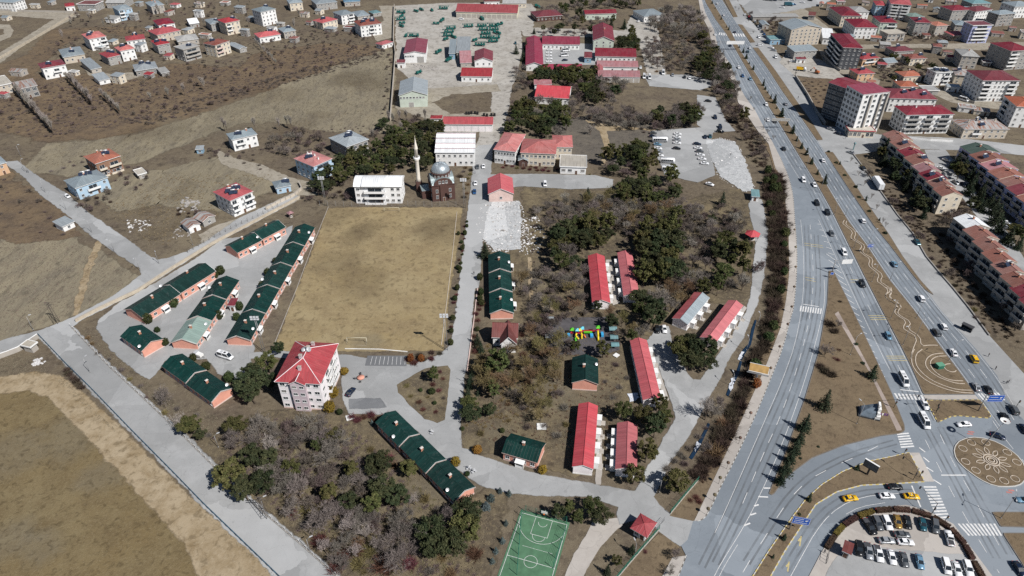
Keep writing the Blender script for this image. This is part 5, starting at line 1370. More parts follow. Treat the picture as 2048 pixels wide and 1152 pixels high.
staff('green-roofed house with salmon gable left of the pink apartment block', (425,806),(464,775),(363,707),2, 'y', step=-.25, jog=.15, porch=())
staff('long diagonal green-roofed terrace below the driveway, in three steps', (907,1004),(950,974),(793,821),3, 'y', step=-.3, jog=-.3, porch=())
staff('green-roofed terrace right of the avenue by the demolished slab', (979,629),(1028,623),(1020,508),3, 'y', step=-.25)
staff('green-roofed house with salmon gable below the playground', (1143,767),(1197,769),(1196,718),1, 'y', porch=(), win_l=3)
staff('green-roofed salmon house beside the lower drive', (1003,906),(1075,927),(1096,888),1, 'x', win_l=4, dish=0)
# ---- red-roofed prefabricated barracks
def prefab(label, A, B, C, rf='brightred', side=1, n=4, h=3.2, rf2=None, wall='pink', name='prefab_hut'):
 ctr, ang, Wd, Dp = frame3(A, B, C, h)
 BOXES.append((ctr, ang, Wd / 2 + 1, Dp / 2 + 1))
 rt = thing(name, label, 'hut', ctr, ang, 'red-roofed prefabricated huts')
 block(rt, Matrix.Identity(4), Wd, Dp, h, 'gy', Wd / 2 * .40, wall, rf, ov=.35, win=(0,9,9), door=False, fascia=W['white'], wsz=(1.2,1.1), plinth=W['white'])
 for i in range(n):
  y = Dp * ((i + .5) / n - .5) * .9
  put('porch', STAIR, rt, Tr(0, y, 0) @ Rz(rad(90 * side)) @ Tr(0,-(Wd / 2 - .35) - .01,0))
 return rt
prefab('red-roofed hut north of the playground, left of two', (1184,606),(1221,607),(1209,513), side=1)
prefab('red-roofed hut north of the playground, right of two, under pines', (1247,595),(1279,592),(1264,505), side=-1)
gh = prefab('hut with half grey, half red roof beside the parked white car', (1344,637),(1375,651),(1419,597), 'greyblue', 1,3)
rr_ = [q for q in gh.children if q.name.startswith('roof')][0].data; rr_.materials.append(RF['red'])
for q in rr_.polygons:
 if q.material_index == 0 and q.normal.x < -.1: q.material_index = 3
prefab('red-roofed hut nearest the ditch road with white porches', (1400,674),(1430,689),(1486,613), side=1, n=4)
prefab('longest red-roofed hut beside the concrete court', (1285,799),(1324,804),(1294,683), side=1, n=5)
prefab('larger red-roofed hut near the lower drive, left of two', (1144,935),(1187,939),(1196,812), side=1, n=4)
prefab('red-roofed hut near the lower drive, right of two', (1230,943),(1274,941),(1275,848), side=-1, n=4)
# maroon villa
vl = bld('villa', 'white villa with steep maroon cross-gable roof by the avenue', 'house', (983,676),(1036,678),(1034,648),4.2, 'gx', 'white', 'maroon', rh=3.6, win=(3,1,1), chim=0)
bld('', '', '', (1000,690),(1034,690),(1032,655),4.2, 'gy', 'white', 'maroon', root=vl, rh=3.4, win=(2,0,1), door=False)
# the pink apartment block
ap = bld('apartment_block', 'pink and white four-storey block with large red hip roof', 'apartment block', (549,763),(641,771),(677,689),12.4, 'hip', 'pink', 'red', floors=4, win=(5,4,4), wsz=(1.7,1.3), rh=4.0, chim=4, chm=_chimney(1.0,1.4, W['mauve'], W['stone']), dish=0, plinth=W['palepink'], ov=.7, balc=[(1,.28,.5,1.2),(1,.55,.75,1.2)], cap=W['pink'])
Wd, Dp = DIM[ap.name]
mb = MB(); mb.box(-2.6,2.4,-Dp / 2 - .3,-Dp / 2 + .69,0,12.3,0); bay = mb.obj('stair_bay', [W['mauve']], ap)
gr = roof_mesh('gy', 5.6,5.0,1.6); gr.obj('roof', [RF['red'], W['white'], W['pink']], ap, Tr(-.1,-Dp / 2 + 1.7,12.3))
for fl in range(4):
 for x in (-1.3,1.1): put('window', win_mesh(1.5,1.2), bay, Tr(x, -Dp / 2 - .304,1.6 + 3.1 * fl))
put('satellite_dish', DISH, ap, Tr(1,1,16.0) @ Matrix.Scale(1.6,4))
mb = MB(); mb.lathe([(.05,0),(.9,.25),(1.1,.8),(.9,1.3),(.05,1.5)],12,0); mb.obj('water_tank', [TANK], ap, Tr(-1.2,2.2,15.2))
# gate pavilion, kiosks, gazebo
bld('gatehouse', 'gatehouse pavilion with red pyramid roof at the entrance', 'gatehouse', (1260,1057),(1294,1077),(1319,1049),3.2, 'pyr', 'white', 'red', win=(2,1,1), ov=.9)
bld('kiosk', 'car park kiosk with dull red lean-to roof', 'kiosk', (1683,1104),(1703,1110),(1708,1089),2.8, 'mono', 'charcoal', 'maroon', win=(1,0,1), rh=.4)
bld('guard_hut', 'white guard hut with teal roof at the end of the slab', 'hut', (1503,393),(1520,395),(1518,382),2.8, 'mono', 'white', 'teal', win=(1,1,0), rh=.5)
bld('transformer_hut', 'small white concrete hut set into the stadium wall', 'hut', (40,692),(61,697),(58,681),2.8, 'flat', 'stone', 'beige', win=(0,0,0), door=True)
bld('canteen_cabin', 'small red-roofed lean-to cabin on the terrace with the pale end roof', 'cabin', (454,613),(470,612),(478,598),3.0, 'mono', 'white', 'darkred', win=(1,1,1), rh=.4)
def gazebo(label, c, r, h, rf, posts=6):
 q = P(*c); rt = thing('gazebo', label, 'gazebo', q); BOXES.append((q, 0, r, r))
 mb = MB()
 for k in range(posts):
  a0, a1 = 2 * math.pi * k / posts, 2 * math.pi * (k + 1) / posts
  p0, p1 = (r * math.cos(a0), r * math.sin(a0), h),(r * math.cos(a1), r * math.sin(a1), h)
  L = math.dist(p0, p1)
  mb.face([p0, p1,(0,0, h + r * .5)],0,[(0,0),(L, 0),(L / 2, r)]); mb.face([p1, p0,(0,0, h + r * .42)],1)
 mb.obj('roof', [RF[rf], W['stone']], rt)
 for k in range(posts):
  a0 = 2 * math.pi * k / posts
  MB().cyl((r * .85 * math.cos(a0), r * .85 * math.sin(a0),0),(r * .85 * math.cos(a0), r * .85 * math.sin(a0), h + .1),.09, n=6).obj('post', [DOOR], rt)
 MB().lathe([(r * .5,.0),(r * .5,.1),(r * .12,.1),(r * .12,.7),(r * .42,.72),(r * .42,.78),(.02,.78)],8,0).obj('table', [W['stone']], rt)
gazebo('hexagonal gazebo with crimson roof beside the ditch road', (1503,478),3.6,2.9, 'brightred')
gazebo('small picnic shelter with pinkish roof north of the terraces', (582,434),2.0,2.4, 'mauve', 4)

# ================================================================ vehicles
TYRE = mat('tyre_rubber', (.018,.018,.019),.85,.2)
RIMM = mat('wheel_rim', (.45,.46,.47),.4,.1, metal=.5)
HEADL = mat('headlight_glass', (.75,.77,.8),.2,.05, spec=.6)
TAILL = mat('taillight_red', (.35,.02,.02),.3,.1)
AUTOG = mat('car_glass', (.02,.026,.032),.08,.2, spec=.7)
def paint(name, c, metal=.0, rough=.28): return mat('car_' + name, c, rough, .03,.4, metal=metal, spec=.55)
CP = {'white': paint('white', (.78,.79,.80)), 'black': paint('black', (.012,.013,.015)), 'grey': paint('grey', (.13,.14,.15),.3), 'silver': paint('silver', (.42,.44,.46),.4), 'blue': paint('blue', (.03,.10,.24),.2),
      'navy': paint('navy', (.012,.022,.05),.2), 'lightblue': paint('light_blue', (.16,.30,.42),.2), 'teal': paint('teal', (.02,.09,.12),.2), 'taxi': paint('taxi_yellow', (.72,.42,.01)), 'gold': paint('gold', (.33,.20,.05),.3), 'red': paint('red', (.35,.02,.03)), 'green': paint('green', (.02,.12,.10)), 'orange': paint('orange', (.50,.14,.03))}
def loft(mb, secs, m, cap=True):
 rings = [[mb.p(x, y, z) for y, z in ring] for x, ring in secs]
 n = len(rings[0])
 for a, b in zip(rings, rings[1:]):
  for k in range(n):
   j = (k + 1) % n
   mb.sm.add(len(mb.f)); mb.f.append([a[k], b[k], b[j], a[j]]); mb.m.append(m)
 if cap:
  mb.f.append(rings[0]); mb.m.append(m); mb.f.append(rings[-1][::-1]); mb.m.append(m)
def ring(hw, z0, zb, ztop=None):
 zm = z0 + (zb - z0) * .55
 return [(-hw * .92, z0),(hw * .92, z0),(hw, zm),(hw * .94, zb),(-hw * .94, zb),(-hw, zm)]
SPEC = {  # length, half width, body stations (x, z0, belt), greenhouse base x0..x1, top x0..x1, roof z, belt z
 'sedan': (4.5,.88,[(-2.25,.42,.86),(-2.1,.3,.98),(-1.2,.26,1.0),(.9,.26,.96),(1.75,.28,.86),(2.15,.3,.74),(2.25,.42,.64)],(-1.75,1.05),(-1.05,.15),1.46,.94),
 'hatch': (4.1,.87,[(-2.05,.42,.9),(-1.95,.3,1.02),(-1.2,.26,1.02),(.9,.26,.98),(1.6,.28,.9),(1.95,.3,.76),(2.05,.42,.64)],(-2.0,1.05),(-1.6,.2),1.5,.96),
 'suv': (4.55,.94,[(-2.27,.5,1.0),(-2.2,.38,1.12),(-1.2,.34,1.12),(1.0,.34,1.08),(1.8,.36,1.0),(2.2,.38,.86),(2.27,.5,.72)],(-2.2,1.1),(-1.95,.35),1.74,1.06),
 'van': (4.5,.92,[(-2.25,.42,1.0),(-2.2,.32,1.15),(-1.2,.3,1.15),(1.1,.3,1.1),(1.8,.32,1.0),(2.2,.34,.82),(2.25,.44,.7)],(-2.22,1.35),(-2.1,.6),1.86,1.1),
 'minibus': (6.2,1.02,[(-3.1,.48,1.2),(-3.05,.36,1.35),(-1.5,.34,1.35),(2.0,.34,1.3),(2.6,.36,1.2),(3.0,.38,.98),(3.1,.5,.8)],(-3.06,2.35),(-2.95,1.5),2.6,1.28),
 'pickup': (5.2,.93,[(-2.6,.5,.98),(-2.55,.42,1.05),(-.75,.4,1.05),(1.2,.4,1.05),(2.0,.42,1.0),(2.5,.44,.86),(2.6,.52,.74)],(-.75,1.35),(-.5,.5),1.76,1.02),
}
CAR = {}
def car_parts(kind):
 if kind in CAR: return CAR[kind]
 L, hw, st, gb, gt, zr, zb = SPEC[kind]
 body = MB()
 loft(body, [(x, ring(hw * (.86 if i in (0, len(st) - 1) else .97 if i in (1, len(st) - 2) else 1), z0, z1)) for i, (x, z0, z1) in enumerate(st)],0)
 t, b_ = hw * .74, hw * .88
 rr = [(gt[0],-t),(gt[1],-t),(gt[1], t),(gt[0], t)]
 body.prism(rr, zr - .03, zr + .03,0)
 body.T = None
 bb = [(gb[0],-b_),(gb[1],-b_),(gb[1], b_),(gb[0], b_)]
 for i in range(4): body.cyl((*bb[i], zb),(*rr[i], zr),.07,.06,5,0, cap=False)
 xm = (gb[0] + gb[1]) / 2 - .1; xt = (gt[0] + gt[1]) / 2
 for s in (-1,1): body.cyl((xm, s * b_, zb),(xt, s * t, zr),.06, n=4, m=0, cap=False)
 for s in (-1,1): body.box(gb[1] - .55, gb[1] - .35, s * (hw + .14) - .09, s * (hw + .14) + .09, zb, zb + .16,0)   # mirrors
 body.box(-L / 2 - .01,-L / 2 + .06,-hw * .7, hw * .7,.4,.58,1); body.box(L / 2 - .06, L / 2 + .01,-hw * .7, hw * .7,.36,.56,1)
 if kind == 'minibus': body.box(-1.6,-.6,-.5,.5, zr + .03, zr + .1,2); body.box(-.2,.7,-.4,.4, zr + .03, zr + .06,1)
 if kind == 'pickup': body.box(-2.45,-.85,-hw * .78, hw * .78,.98,1.06,1)
 gl = MB(); gi = .02
 top = [(x * (1 - .01), y * .97, zr - .03) for x, y in rr]; bot = [(x, y * .985, zb - .03) for x, y in bb]
 for i in range(4):
  j = (i + 1) % 4; gl.face([bot[i], bot[j], top[j], top[i]],0)
 gl.face(bot[::-1],0); gl.face(top, 0)
 wh = MB(); r = .33 if kind in ('sedan', 'hatch') else .37
 wh.cyl((0,-.11,0),(0,.11,0), r, n=12, m=0); wh.cyl((0,-.125,0),(0,.125,0), r * .6, n=8, m=1)
 hl = MB(); hl.box(-.05,.05,-.2,.2,-.09,.09,0)
 wx = L / 2 * .62
 P_ = {'body': body.mesh('body', [CP['white'], DARKM, TANK]), 'glass': gl.mesh('windows', [AUTOG]), 'wheel': wh.mesh('wheel', [TYRE, RIMM]), 'head': hl.mesh('headlight', [HEADL]), 'tail': hl.mesh('taillight', [TAILL]),
          'w': [(wx, -hw + .12, r),(wx, hw - .12, r),(-wx, -hw + .12, r),(-wx, hw - .12, r)], 'h': [(L / 2 - .1, s * hw * .66, st[-1][2] - .02) for s in (-1,1)], 't': [(-L / 2 + .1, s * hw * .7, st[0][2] + .02) for s in (-1,1)]}
 # joined copy for cars too small to show their parts
 j = MB()
 for src, off, mo in [(body, (0,0,0),0),(gl, (0,0,0),3)] + [(wh, o, 4) for o in P_['w']] + [(hl, o, 6) for o in P_['h']] + [(hl, o, 7) for o in P_['t']]:
  k0 = len(j.v); j.v += [(x + off[0], y + off[1], z + off[2]) for x, y, z in src.v]
  for f, m in zip(src.f, src.m): j.f.append([i + k0 for i in f]); j.m.append(m + mo)
 P_['all'] = j.mesh('car', [CP['white'], DARKM, TANK, AUTOG, TYRE, RIMM, HEADL, TAILL])
 CAR[kind] = P_
 return P_
CARS = []
NM = {'sedan': 'car', 'hatch': 'car', 'suv': 'car', 'van': 'van', 'minibus': 'minibus', 'pickup': 'pickup_truck'}
def car(kind, colour, u, v, d, label, group=None, z=Z4 + .03):
 p = P(u, v); q = P(u + d[0] * .05, v + d[1] * .05)
 ang = math.atan2(q.y - p.y, q.x - p.x); c = car_parts(kind)
 p.z = z
 if v < 560:
  o = put(NM[kind], c['all'], None, Tr(*p) @ Rz(ang)); setmat(o, 0, CP[colour])
  tag(o, label, NM[kind].replace('_', ' '), group)
 else:
  o = thing(NM[kind], label, NM[kind].replace('_', ' '), p, ang, group)
  b = put('body', c['body'], o); setmat(b, 0, CP[colour])
  put('windows', c['glass'], o)
  for w_ in c['w']: put('wheel', c['wheel'], o, Tr(*w_))
  for w_ in c['h']: put('headlight', c['head'], o, Tr(*w_))
  for w_ in c['t']: put('taillight', c['tail'], o, Tr(*w_))
  if colour == 'taxi':
   mb = MB(); mb.box(-.12,.12,-.25,.25,0,.14,0); mb.obj('roof_sign', [TANK], o, Tr(-.3,0, SPEC[kind][5] + .03))
 BOXES.append((p, ang, 2.4,1.1)); CARS.append(o)
 return o
DN, UPW = (1,1.85),(-1,-1.75)
G1, G2 = 'vehicles driving towards the viewer', 'vehicles driving away from the viewer'
for k, c, u, v, lab in [
 ('sedan', 'white', 1430,71, 'white car stopped at the far zebra crossing'),('sedan', 'navy', 1460,93, 'dark blue car in the shadow of the far sign gantry'),('hatch', 'white', 1477,137, 'white car left lane below the far gantry'),
 ('hatch', 'blue', 1485,154, 'blue grey car left of a pair above the bare roadside tree'),('hatch', 'lightblue', 1500,160, 'light blue car right of a pair above the bare roadside tree'),('hatch', 'white', 1532,211, 'white car with dark shadow just above the second gantry'),
 ('sedan', 'white', 1535,242, 'white car half under the second sign gantry'),('sedan', 'black', 1549,245, 'black car beside the white one under the second gantry'),('sedan', 'black', 1567,300, 'black car in the outer lane below the second gantry'),
 ('van', 'white', 1606,363, 'white van abreast of a white car near the median conifers'),('sedan', 'white', 1628,372, 'white car next to the median, right of the white van'),('suv', 'black', 1633,409, 'black car above the start of the hatched gore'),
 ('suv', 'black', 1654,428, 'second black car, nearer the median wave pattern'),('hatch', 'grey', 1662,470, 'dark grey car beside the first chevrons'),('van', 'white', 1687,508, 'white van just above the cantilever sign'),
 ('suv', 'black', 1723,571, 'black car on the rumble strips right of the gore'),('hatch', 'lightblue', 1775,675, 'pale blue car right of the long gore'),('minibus', 'white', 1805,764, 'white minibus about to reach the zebra crossing'),
 ('sedan', 'white', 1848,813, 'white car just past the zebra crossing'),('minibus', 'white', 1846,847, 'white minibus past the zebra crossing, nearest the roundabout')]:
 car(k, c, u, v, DN, lab, G1)
for k, c, u, v, lab in [
 ('sedan', 'white', 1434,9, 'white car farthest up the highway'),('sedan', 'white', 1447,32, 'white car by the uppermost median conifers'),('sedan', 'navy', 1469,66, 'dark blue car crossing the far zebra'),('hatch', 'white', 1499,98, 'white car right of the far gantry'),
 ('sedan', 'teal', 1495,105, 'dark teal car behind the tall median conifer'),('sedan', 'silver', 1571,210, 'silver car alone right of the large median conifer'),('sedan', 'white', 1645,323, 'white car beside the start of the second verge'),
 ('hatch', 'white', 1725,444, 'white car level with the top of the wave pattern'),('sedan', 'lightblue', 1788,531, 'blue car right of the blue lane sign'),('suv', 'white', 1841,600, 'white car beside the lower wave pattern'),
 ('hatch', 'white', 1886,656, 'white car overtaking a grey one'),('suv', 'grey', 1872,668, 'dark grey car beside the white one'),('sedan', 'white', 1905,708, 'white car by the ring-shaped bed'),('van', 'taxi', 1946,721, 'yellow taxi van climbing the right carriageway'),
 ('sedan', 'silver', 1951,777, 'silver car waiting at the right zebra crossing'),('sedan', 'black', 1975,783, 'black car waiting beside the silver one'),('sedan', 'black', 2008,838, 'black car below the flower-shaped lamp'),('suv', 'grey', 2026,823, 'dark grey car at the right kerb below the blue sign'),('sedan', 'navy', 2047,861, 'dark car cut by the right edge')]:
 car(k, c, u, v, UPW, lab, G2)
for k, c, u, v, d, lab in [
 ('sedan', 'white', 1926,852,(-1,.05), 'white car turning left above the roundabout'),('sedan', 'navy', 1993,875,(1,.3), 'dark blue car rounding the top of the roundabout'),('sedan', 'lightblue', 2047,1004,(-1,-.1), 'pale car cut by the edge below the roundabout'),
 ('sedan', 'navy', 2036,1141,(.6,.9), 'navy blue car near the bottom right corner'),('sedan', 'black', 1788,977,(1,.02), 'black car in the inner lane at the curved slip road'),('sedan', 'taxi', 1699,1000,(1,-.12), 'yellow taxi rounding the curve of the slip road'),
 ('sedan', 'white', 1772,995,(1,-.02), 'white car waiting between the two yellow taxis'),('sedan', 'taxi', 1821,996,(1,.05), 'yellow taxi first at the stop line'),
 ('hatch', 'white', 1517,76,(1,.9), 'white car on the service road by the second verge'),('van', 'white', 1520,92,(1,0), 'white van turning between two verges'),('van', 'white', 1551,116, DN, 'white van on the service road beside the gravel yard'),
 ('hatch', 'white', 1510,45, DN, 'white car heading the row of parked cars by the car yard'),('sedan', 'white', 1517,55, DN, 'white car second in the row of parked cars'),('sedan', 'silver', 1520,60, DN, 'silver car third in the row of parked cars'),
 ('sedan', 'navy', 1524,65, DN, 'dark blue car in the middle of the parked row'),('sedan', 'blue', 1528,70, DN, 'blue car in the parked row above the teal kiosk'),('sedan', 'silver', 1532,75, DN, 'silver car beside the teal kiosk'),('sedan', 'white', 1542,97,(1,.2), 'white car below the teal kiosk'),
 ('sedan', 'silver', 1547,102,(1,.2), 'silver car at the mouth of the gravel yard'),('van', 'lightblue', 1575,107,(1,.1), 'pale van in the shade of the two-storey shop'),('van', 'white', 1582,115,(1,.1), 'white van parked left of the tiny cabin'),('sedan', 'white', 1584,124,(1,.1), 'white car parked below the white van'),
 ('sedan', 'silver', 1661,260,(1,.3), 'silver car in the shadow of the office tower'),('sedan', 'navy', 1676,269,(1,.3), 'dark car by the shop front under the tower'),('sedan', 'silver', 1701,307,(-1,-.4), 'silver car by the turquoise totem sign'),('sedan', 'black', 1726,339,(1,1.1), 'black car parked by the lawn hedge'),
 ('sedan', 'teal', 1833,487,(1,1.2), 'dark teal car parked under the bare trees of the service road'),('minibus', 'white', 452,716,(1,.3), 'white minibus standing in the paved barracks yard'),('sedan', 'navy', 702,787,(.6,-.75), 'dark blue car parked beside the pink apartment block'),
 ('sedan', 'grey', 955,336,(0,1), 'dark grey car left of two on the avenue by the clinic'),('sedan', 'white', 967,335,(0,1), 'white car right of two on the avenue by the clinic'),('sedan', 'white', 951,369,(0,1), 'white car beside the mosque'),('sedan', 'blue', 949,386,(0,1), 'blue car below the white one beside the mosque'),
 ('van', 'white', 1090,371,(.1,1), 'white van alone on the road below the clinic'),('sedan', 'white', 1328,661,(.2,1), 'white car parked by the grey and red hut'),('hatch', 'black', 1314,662,(.2,1), 'black car in the shade beside the parked white car'),
 ('hatch', 'white', 136,395,(1,.7), 'white car on the country lane by the light blue house'),('minibus', 'white', 1926,202,(1,.3), 'white minibus on the dirt lane right of the solar-panelled house'),
 ('sedan', 'white', 1892,322,(1,.3), 'white car at the top of the terrace court'),('sedan', 'white', 1881,339,(1,.3), 'white car beside the upper terrace'),('sedan', 'silver', 1911,367,(1,.8), 'silver car left of two in the terrace court'),('sedan', 'navy', 1926,371,(1,.8), 'dark car right of two in the terrace court'),
 ('sedan', 'white', 2012,448,(1,.3), 'white car upper of two beside the lower terrace'),('sedan', 'silver', 2014,458,(1,.3), 'silver car lower of two beside the lower terrace'),
 ('van', 'white', 923,40,(1,0), 'white van parked before the long depot'),('sedan', 'white', 1277,44,(1,-.3), 'white car by the blue grey hip-roofed building'),('sedan', 'black', 1416,204,(1,.1), 'black car under the bare trees by the highway'),
 ('suv', 'navy', 1430,237,(.4,1), 'dark blue car highest of three below the bare tree'),('suv', 'navy', 1440,256,(.4,1), 'dark car in the middle of three below the bare tree'),('suv', 'black', 1440,265,(1,.2), 'black car lowest of three below the bare tree'),
 ('sedan', 'navy', 1410,276,(.2,1), 'dark car left of two at the court entrance'),('sedan', 'teal', 1420,275,(.2,1), 'dark car right of two at the court entrance'),('sedan', 'white', 1419,371,(1,.3), 'white car half hidden by bare trees below the court'),
 ('sedan', 'black', 1353,299,(1,.1), 'black and white car alone in the middle of the court'),('hatch', 'teal', 1031,88,(.1,1), 'dark green car by the spruce left of the U-shaped barracks')]:
 car(k, c, u, v, d, lab)
def row(kind, cols, pts, d, what, group):
 for i, ((u, v), c) in enumerate(zip(pts, cols)):
  car(kind if isinstance(kind, str) else kind[i], c, u, v, d, f"{c.replace('taxi', 'yellow').replace('lightblue', 'pale blue')} car {what}, {ORD(i + 1)} from the top", group)
row('sedan', ['grey', 'navy', 'lightblue', 'white', 'silver', 'white'],[(1306,268),(1305,275),(1315,291),(1316,299),(1318,306),(1319,313)],(1,.1), 'in the left column of the court', 'cars parked in the court')
row('sedan', ['white', 'white', 'silver', 'white'],[(1355,270),(1354,276),(1354,282),(1354,288)],(1,.1), 'in the middle column of the court', 'cars parked in the court')
row('sedan', ['navy', 'white', 'grey', 'white', 'white', 'white'],[(1394,290),(1396,298),(1399,305),(1401,312),(1404,320),(1409,329)],(1,.1), 'in the right column of the court', 'cars parked in the court')
row('sedan', ['white'] * 5,[(1099,101),(1098,107),(1098,113),(1099,119),(1098,125)],(1,0), 'in the left column of the barracks court', 'cars in the barracks court')
row(['van', 'minibus', 'minibus', 'sedan'],['white', 'white', 'white', 'navy'],[(1140,97),(1132,103),(1129,113),(1130,122)],(1,-.1), 'in the right column of the barracks court', 'cars in the barracks court')
for i, (u, v, k, c) in enumerate([(1281,137, 'sedan', 'white'),(1288,156, 'minibus', 'white'),(1299,157, 'minibus', 'white'),(1326,148, 'minibus', 'white'),(1345,152, 'sedan', 'silver'),(1369,156, 'sedan', 'black'),(1379,158, 'sedan', 'white')]):
 car(k, c, u, v, (.1,1), f"{c} {NM[k]} by the mauve-roofed shed, {ORD(i + 1)} from the left", 'cars beside the mauve-roofed shed')
for i, (u, v, c) in enumerate([(1531,1, 'black'),(1541,2, 'grey'),(1549,2, 'navy'),(1561,1, 'silver'),(1572,1, 'white'),(1584,1, 'white'),(1605,6, 'white'),(1620,2, 'black'),(1587,10, 'blue'),(1564,16, 'white')]):
 car('sedan', c, u, v, (1,.1), f"{c} car in the gravel car yard, {ORD(i + 1)} from the left", 'cars in the far car yard')
for i, (u, v, c) in enumerate([(1490,31, 'white'),(1498,35, 'red'),(1508,38, 'white'),(1520,38, 'white'),(1532,40, 'red'),(1543,39, 'silver'),(1563,39, 'white'),(1576,39, 'white'),(1588,40, 'silver')]):
 car('sedan', c, u, v, (.3,1), f"{c} car below the long car-port, {ORD(i + 1)} from the left", 'cars below the car-port')
# the car park at the bottom right
for k, c, u, v, d, lab in [
 ('pickup', 'black', 1737,1057,(.55,.8), 'black pickup at the left end of the curved parking row'),('suv', 'grey', 1753,1051,(.45,.9), 'blue grey car between the black pickup and a white car'),('suv', 'white', 1772,1050,(.4,.9), 'white car between the grey and the gold car'),
 ('sedan', 'gold', 1793,1047,(.25,1), 'gold brown car under the hedge'),('sedan', 'black', 1813,1048,(.25,1), 'black car right of the gold one'),('sedan', 'teal', 1843,1052,(.2,1), 'dark teal car alone under the hedge'),('suv', 'grey', 1868,1057,(.15,1), 'dark grey car at the right end of the hedge row'),
 ('pickup', 'white', 1896,1080,(-.3,-1), 'white pickup with a motorcycle in its bed'),('sedan', 'grey', 1802,1073,(1,.05), 'dark grey car lying crosswise in the car park'),('sedan', 'silver', 1771,1085,(1,.02), 'silver car crosswise, left of a nose-to-tail pair'),('sedan', 'white', 1809,1088,(1,.05), 'white car crosswise, right of a nose-to-tail pair'),
 ('suv', 'black', 1716,1101,(.15,1), 'black car beside the red-roofed kiosk'),('pickup', 'silver', 1735,1106,(.2,1), 'silver pickup second from the kiosk'),('pickup', 'white', 1755,1111,(.25,1), 'white pickup third from the kiosk'),('sedan', 'white', 1781,1118,(.3,1), 'white car fourth from the kiosk with black sunroof'),
 ('sedan', 'grey', 1806,1123,(.3,1), 'grey car fifth from the kiosk'),('sedan', 'lightblue', 1837,1127,(.25,1), 'blue grey car sixth from the kiosk'),('van', 'white', 1890,1137,(.3,1), 'white van left of three at the bottom edge'),('sedan', 'white', 1911,1142,(.35,1), 'white car middle of three at the bottom edge'),('suv', 'white', 1933,1141,(.35,1), 'white car right of three at the bottom edge')]:
 car(k, c, u, v, d, lab, 'cars in the lower car park', Z4 + .14)
def boxy(name, label, u, v, d, L, wd, h, colour, cab=None, cabcol='white', wheels=3, cat=None, stripes=True):
 """bus or box lorry: body, windows or cargo box, cab, wheels"""
 p = P(u, v); q = P(u + d[0] * .05, v + d[1] * .05); ang = math.atan2(q.y - p.y, q.x - p.x)
 p.z = Z4 + .03
 rt = thing(name, label, cat or name, p, ang)
 BOXES.append((p, ang, L / 2, wd / 2))
 a = L / 2; s = wd / 2
 if cab:
  mb = MB(); mb.box(-a, a - cab - .3,-s, s, .95, h, 0); mb.box(-a - .02,-a, -.03,.03,1, h - .1,1)
  for i in range(1,6): mb.box(-a + (L - cab) * i / 6 - .03,-a + (L - cab) * i / 6 + .03,-s - .02, s + .02,.95, h + .02,0)
  mb.obj('cargo_box', [CP[colour], DARKM], rt)
  c = MB(); loft(c, [(a - cab, ring(s * .95,.6,2.6)),(a - .7, ring(s * .95,.55,2.6)),(a - .1, ring(s * .93,.55,1.7)),(a, ring(s * .9,.6,1.4))],0); c.obj('cab', [CP[cabcol]], rt)
  g_ = MB(); g_.face([(a - .62,-s * .8,2.5),(a - .12,-s * .8,1.72),(a - .12, s * .8,1.72),(a - .62, s * .8,2.5)][::-1],0); g_.obj('windscreen', [AUTOG], rt, Tr(.04,0,.03))
  MB().box(-a, a - .4,-.4,.4,.55,.95,0).obj('chassis', [DARKM], rt)
 else:
  mb = MB(); loft(mb, [(-a, ring(s * .95,.5, h - .15)),(-a + .15, ring(s, .4, h)),(a - .5, ring(s, .4, h)),(a, ring(s * .95,.5, h - .4))],0); mb.box(-a * .5,-a * .1,-.7,.7, h, h + .2,1); mb.obj('body', [CP[colour], TANK], rt)
  n = 6
  for sg in (-1,1):
   for i in range(n):
    x0 = -a + .5 + (L - 1.4) * i / n
    MB().box(x0, x0 + (L - 1.4) / n - .12, sg * s - .02, sg * s + .02,1.35, h - .45,0).obj('window', [AUTOG], rt)
  MB().box(a - .03, a + .02,-s * .85, s * .85,1.2, h - .5,0).obj('windscreen', [AUTOG], rt)
 wm = car_parts('suv')['wheel']
 for x in ([a - 1.2,-a + 1.0,-a + 2.1][:wheels] if L > 6 else [a - 1.2,-a + 1.2]):
  for sg in (-1,1): put('wheel', wm, rt, Tr(x, sg * (s - .15),.5) @ Matrix.Scale(1.35,4))
 return rt
boxy('bus', 'white bus at the left of the court, upper of three', 1319,284,(1,0),9,2.4,2.9, 'white')
boxy('bus', 'white bus in the court, middle of three', 1334,326,(1,.05),8,2.4,2.9, 'white')
boxy('bus', 'white bus in the court, lowest of three', 1337,342,(1,.05),8,2.4,2.9, 'white')
boxy('lorry', 'white box lorry parked on the service road', 1753,372,(-1,-1.45),12.5,2.5,3.9, 'white', 2.2, 'white')
boxy('lorry', 'teal lorry in the far car yard', 1577,12,(1,0),9,2.5,3.4, 'teal', 2.2, 'lightblue')
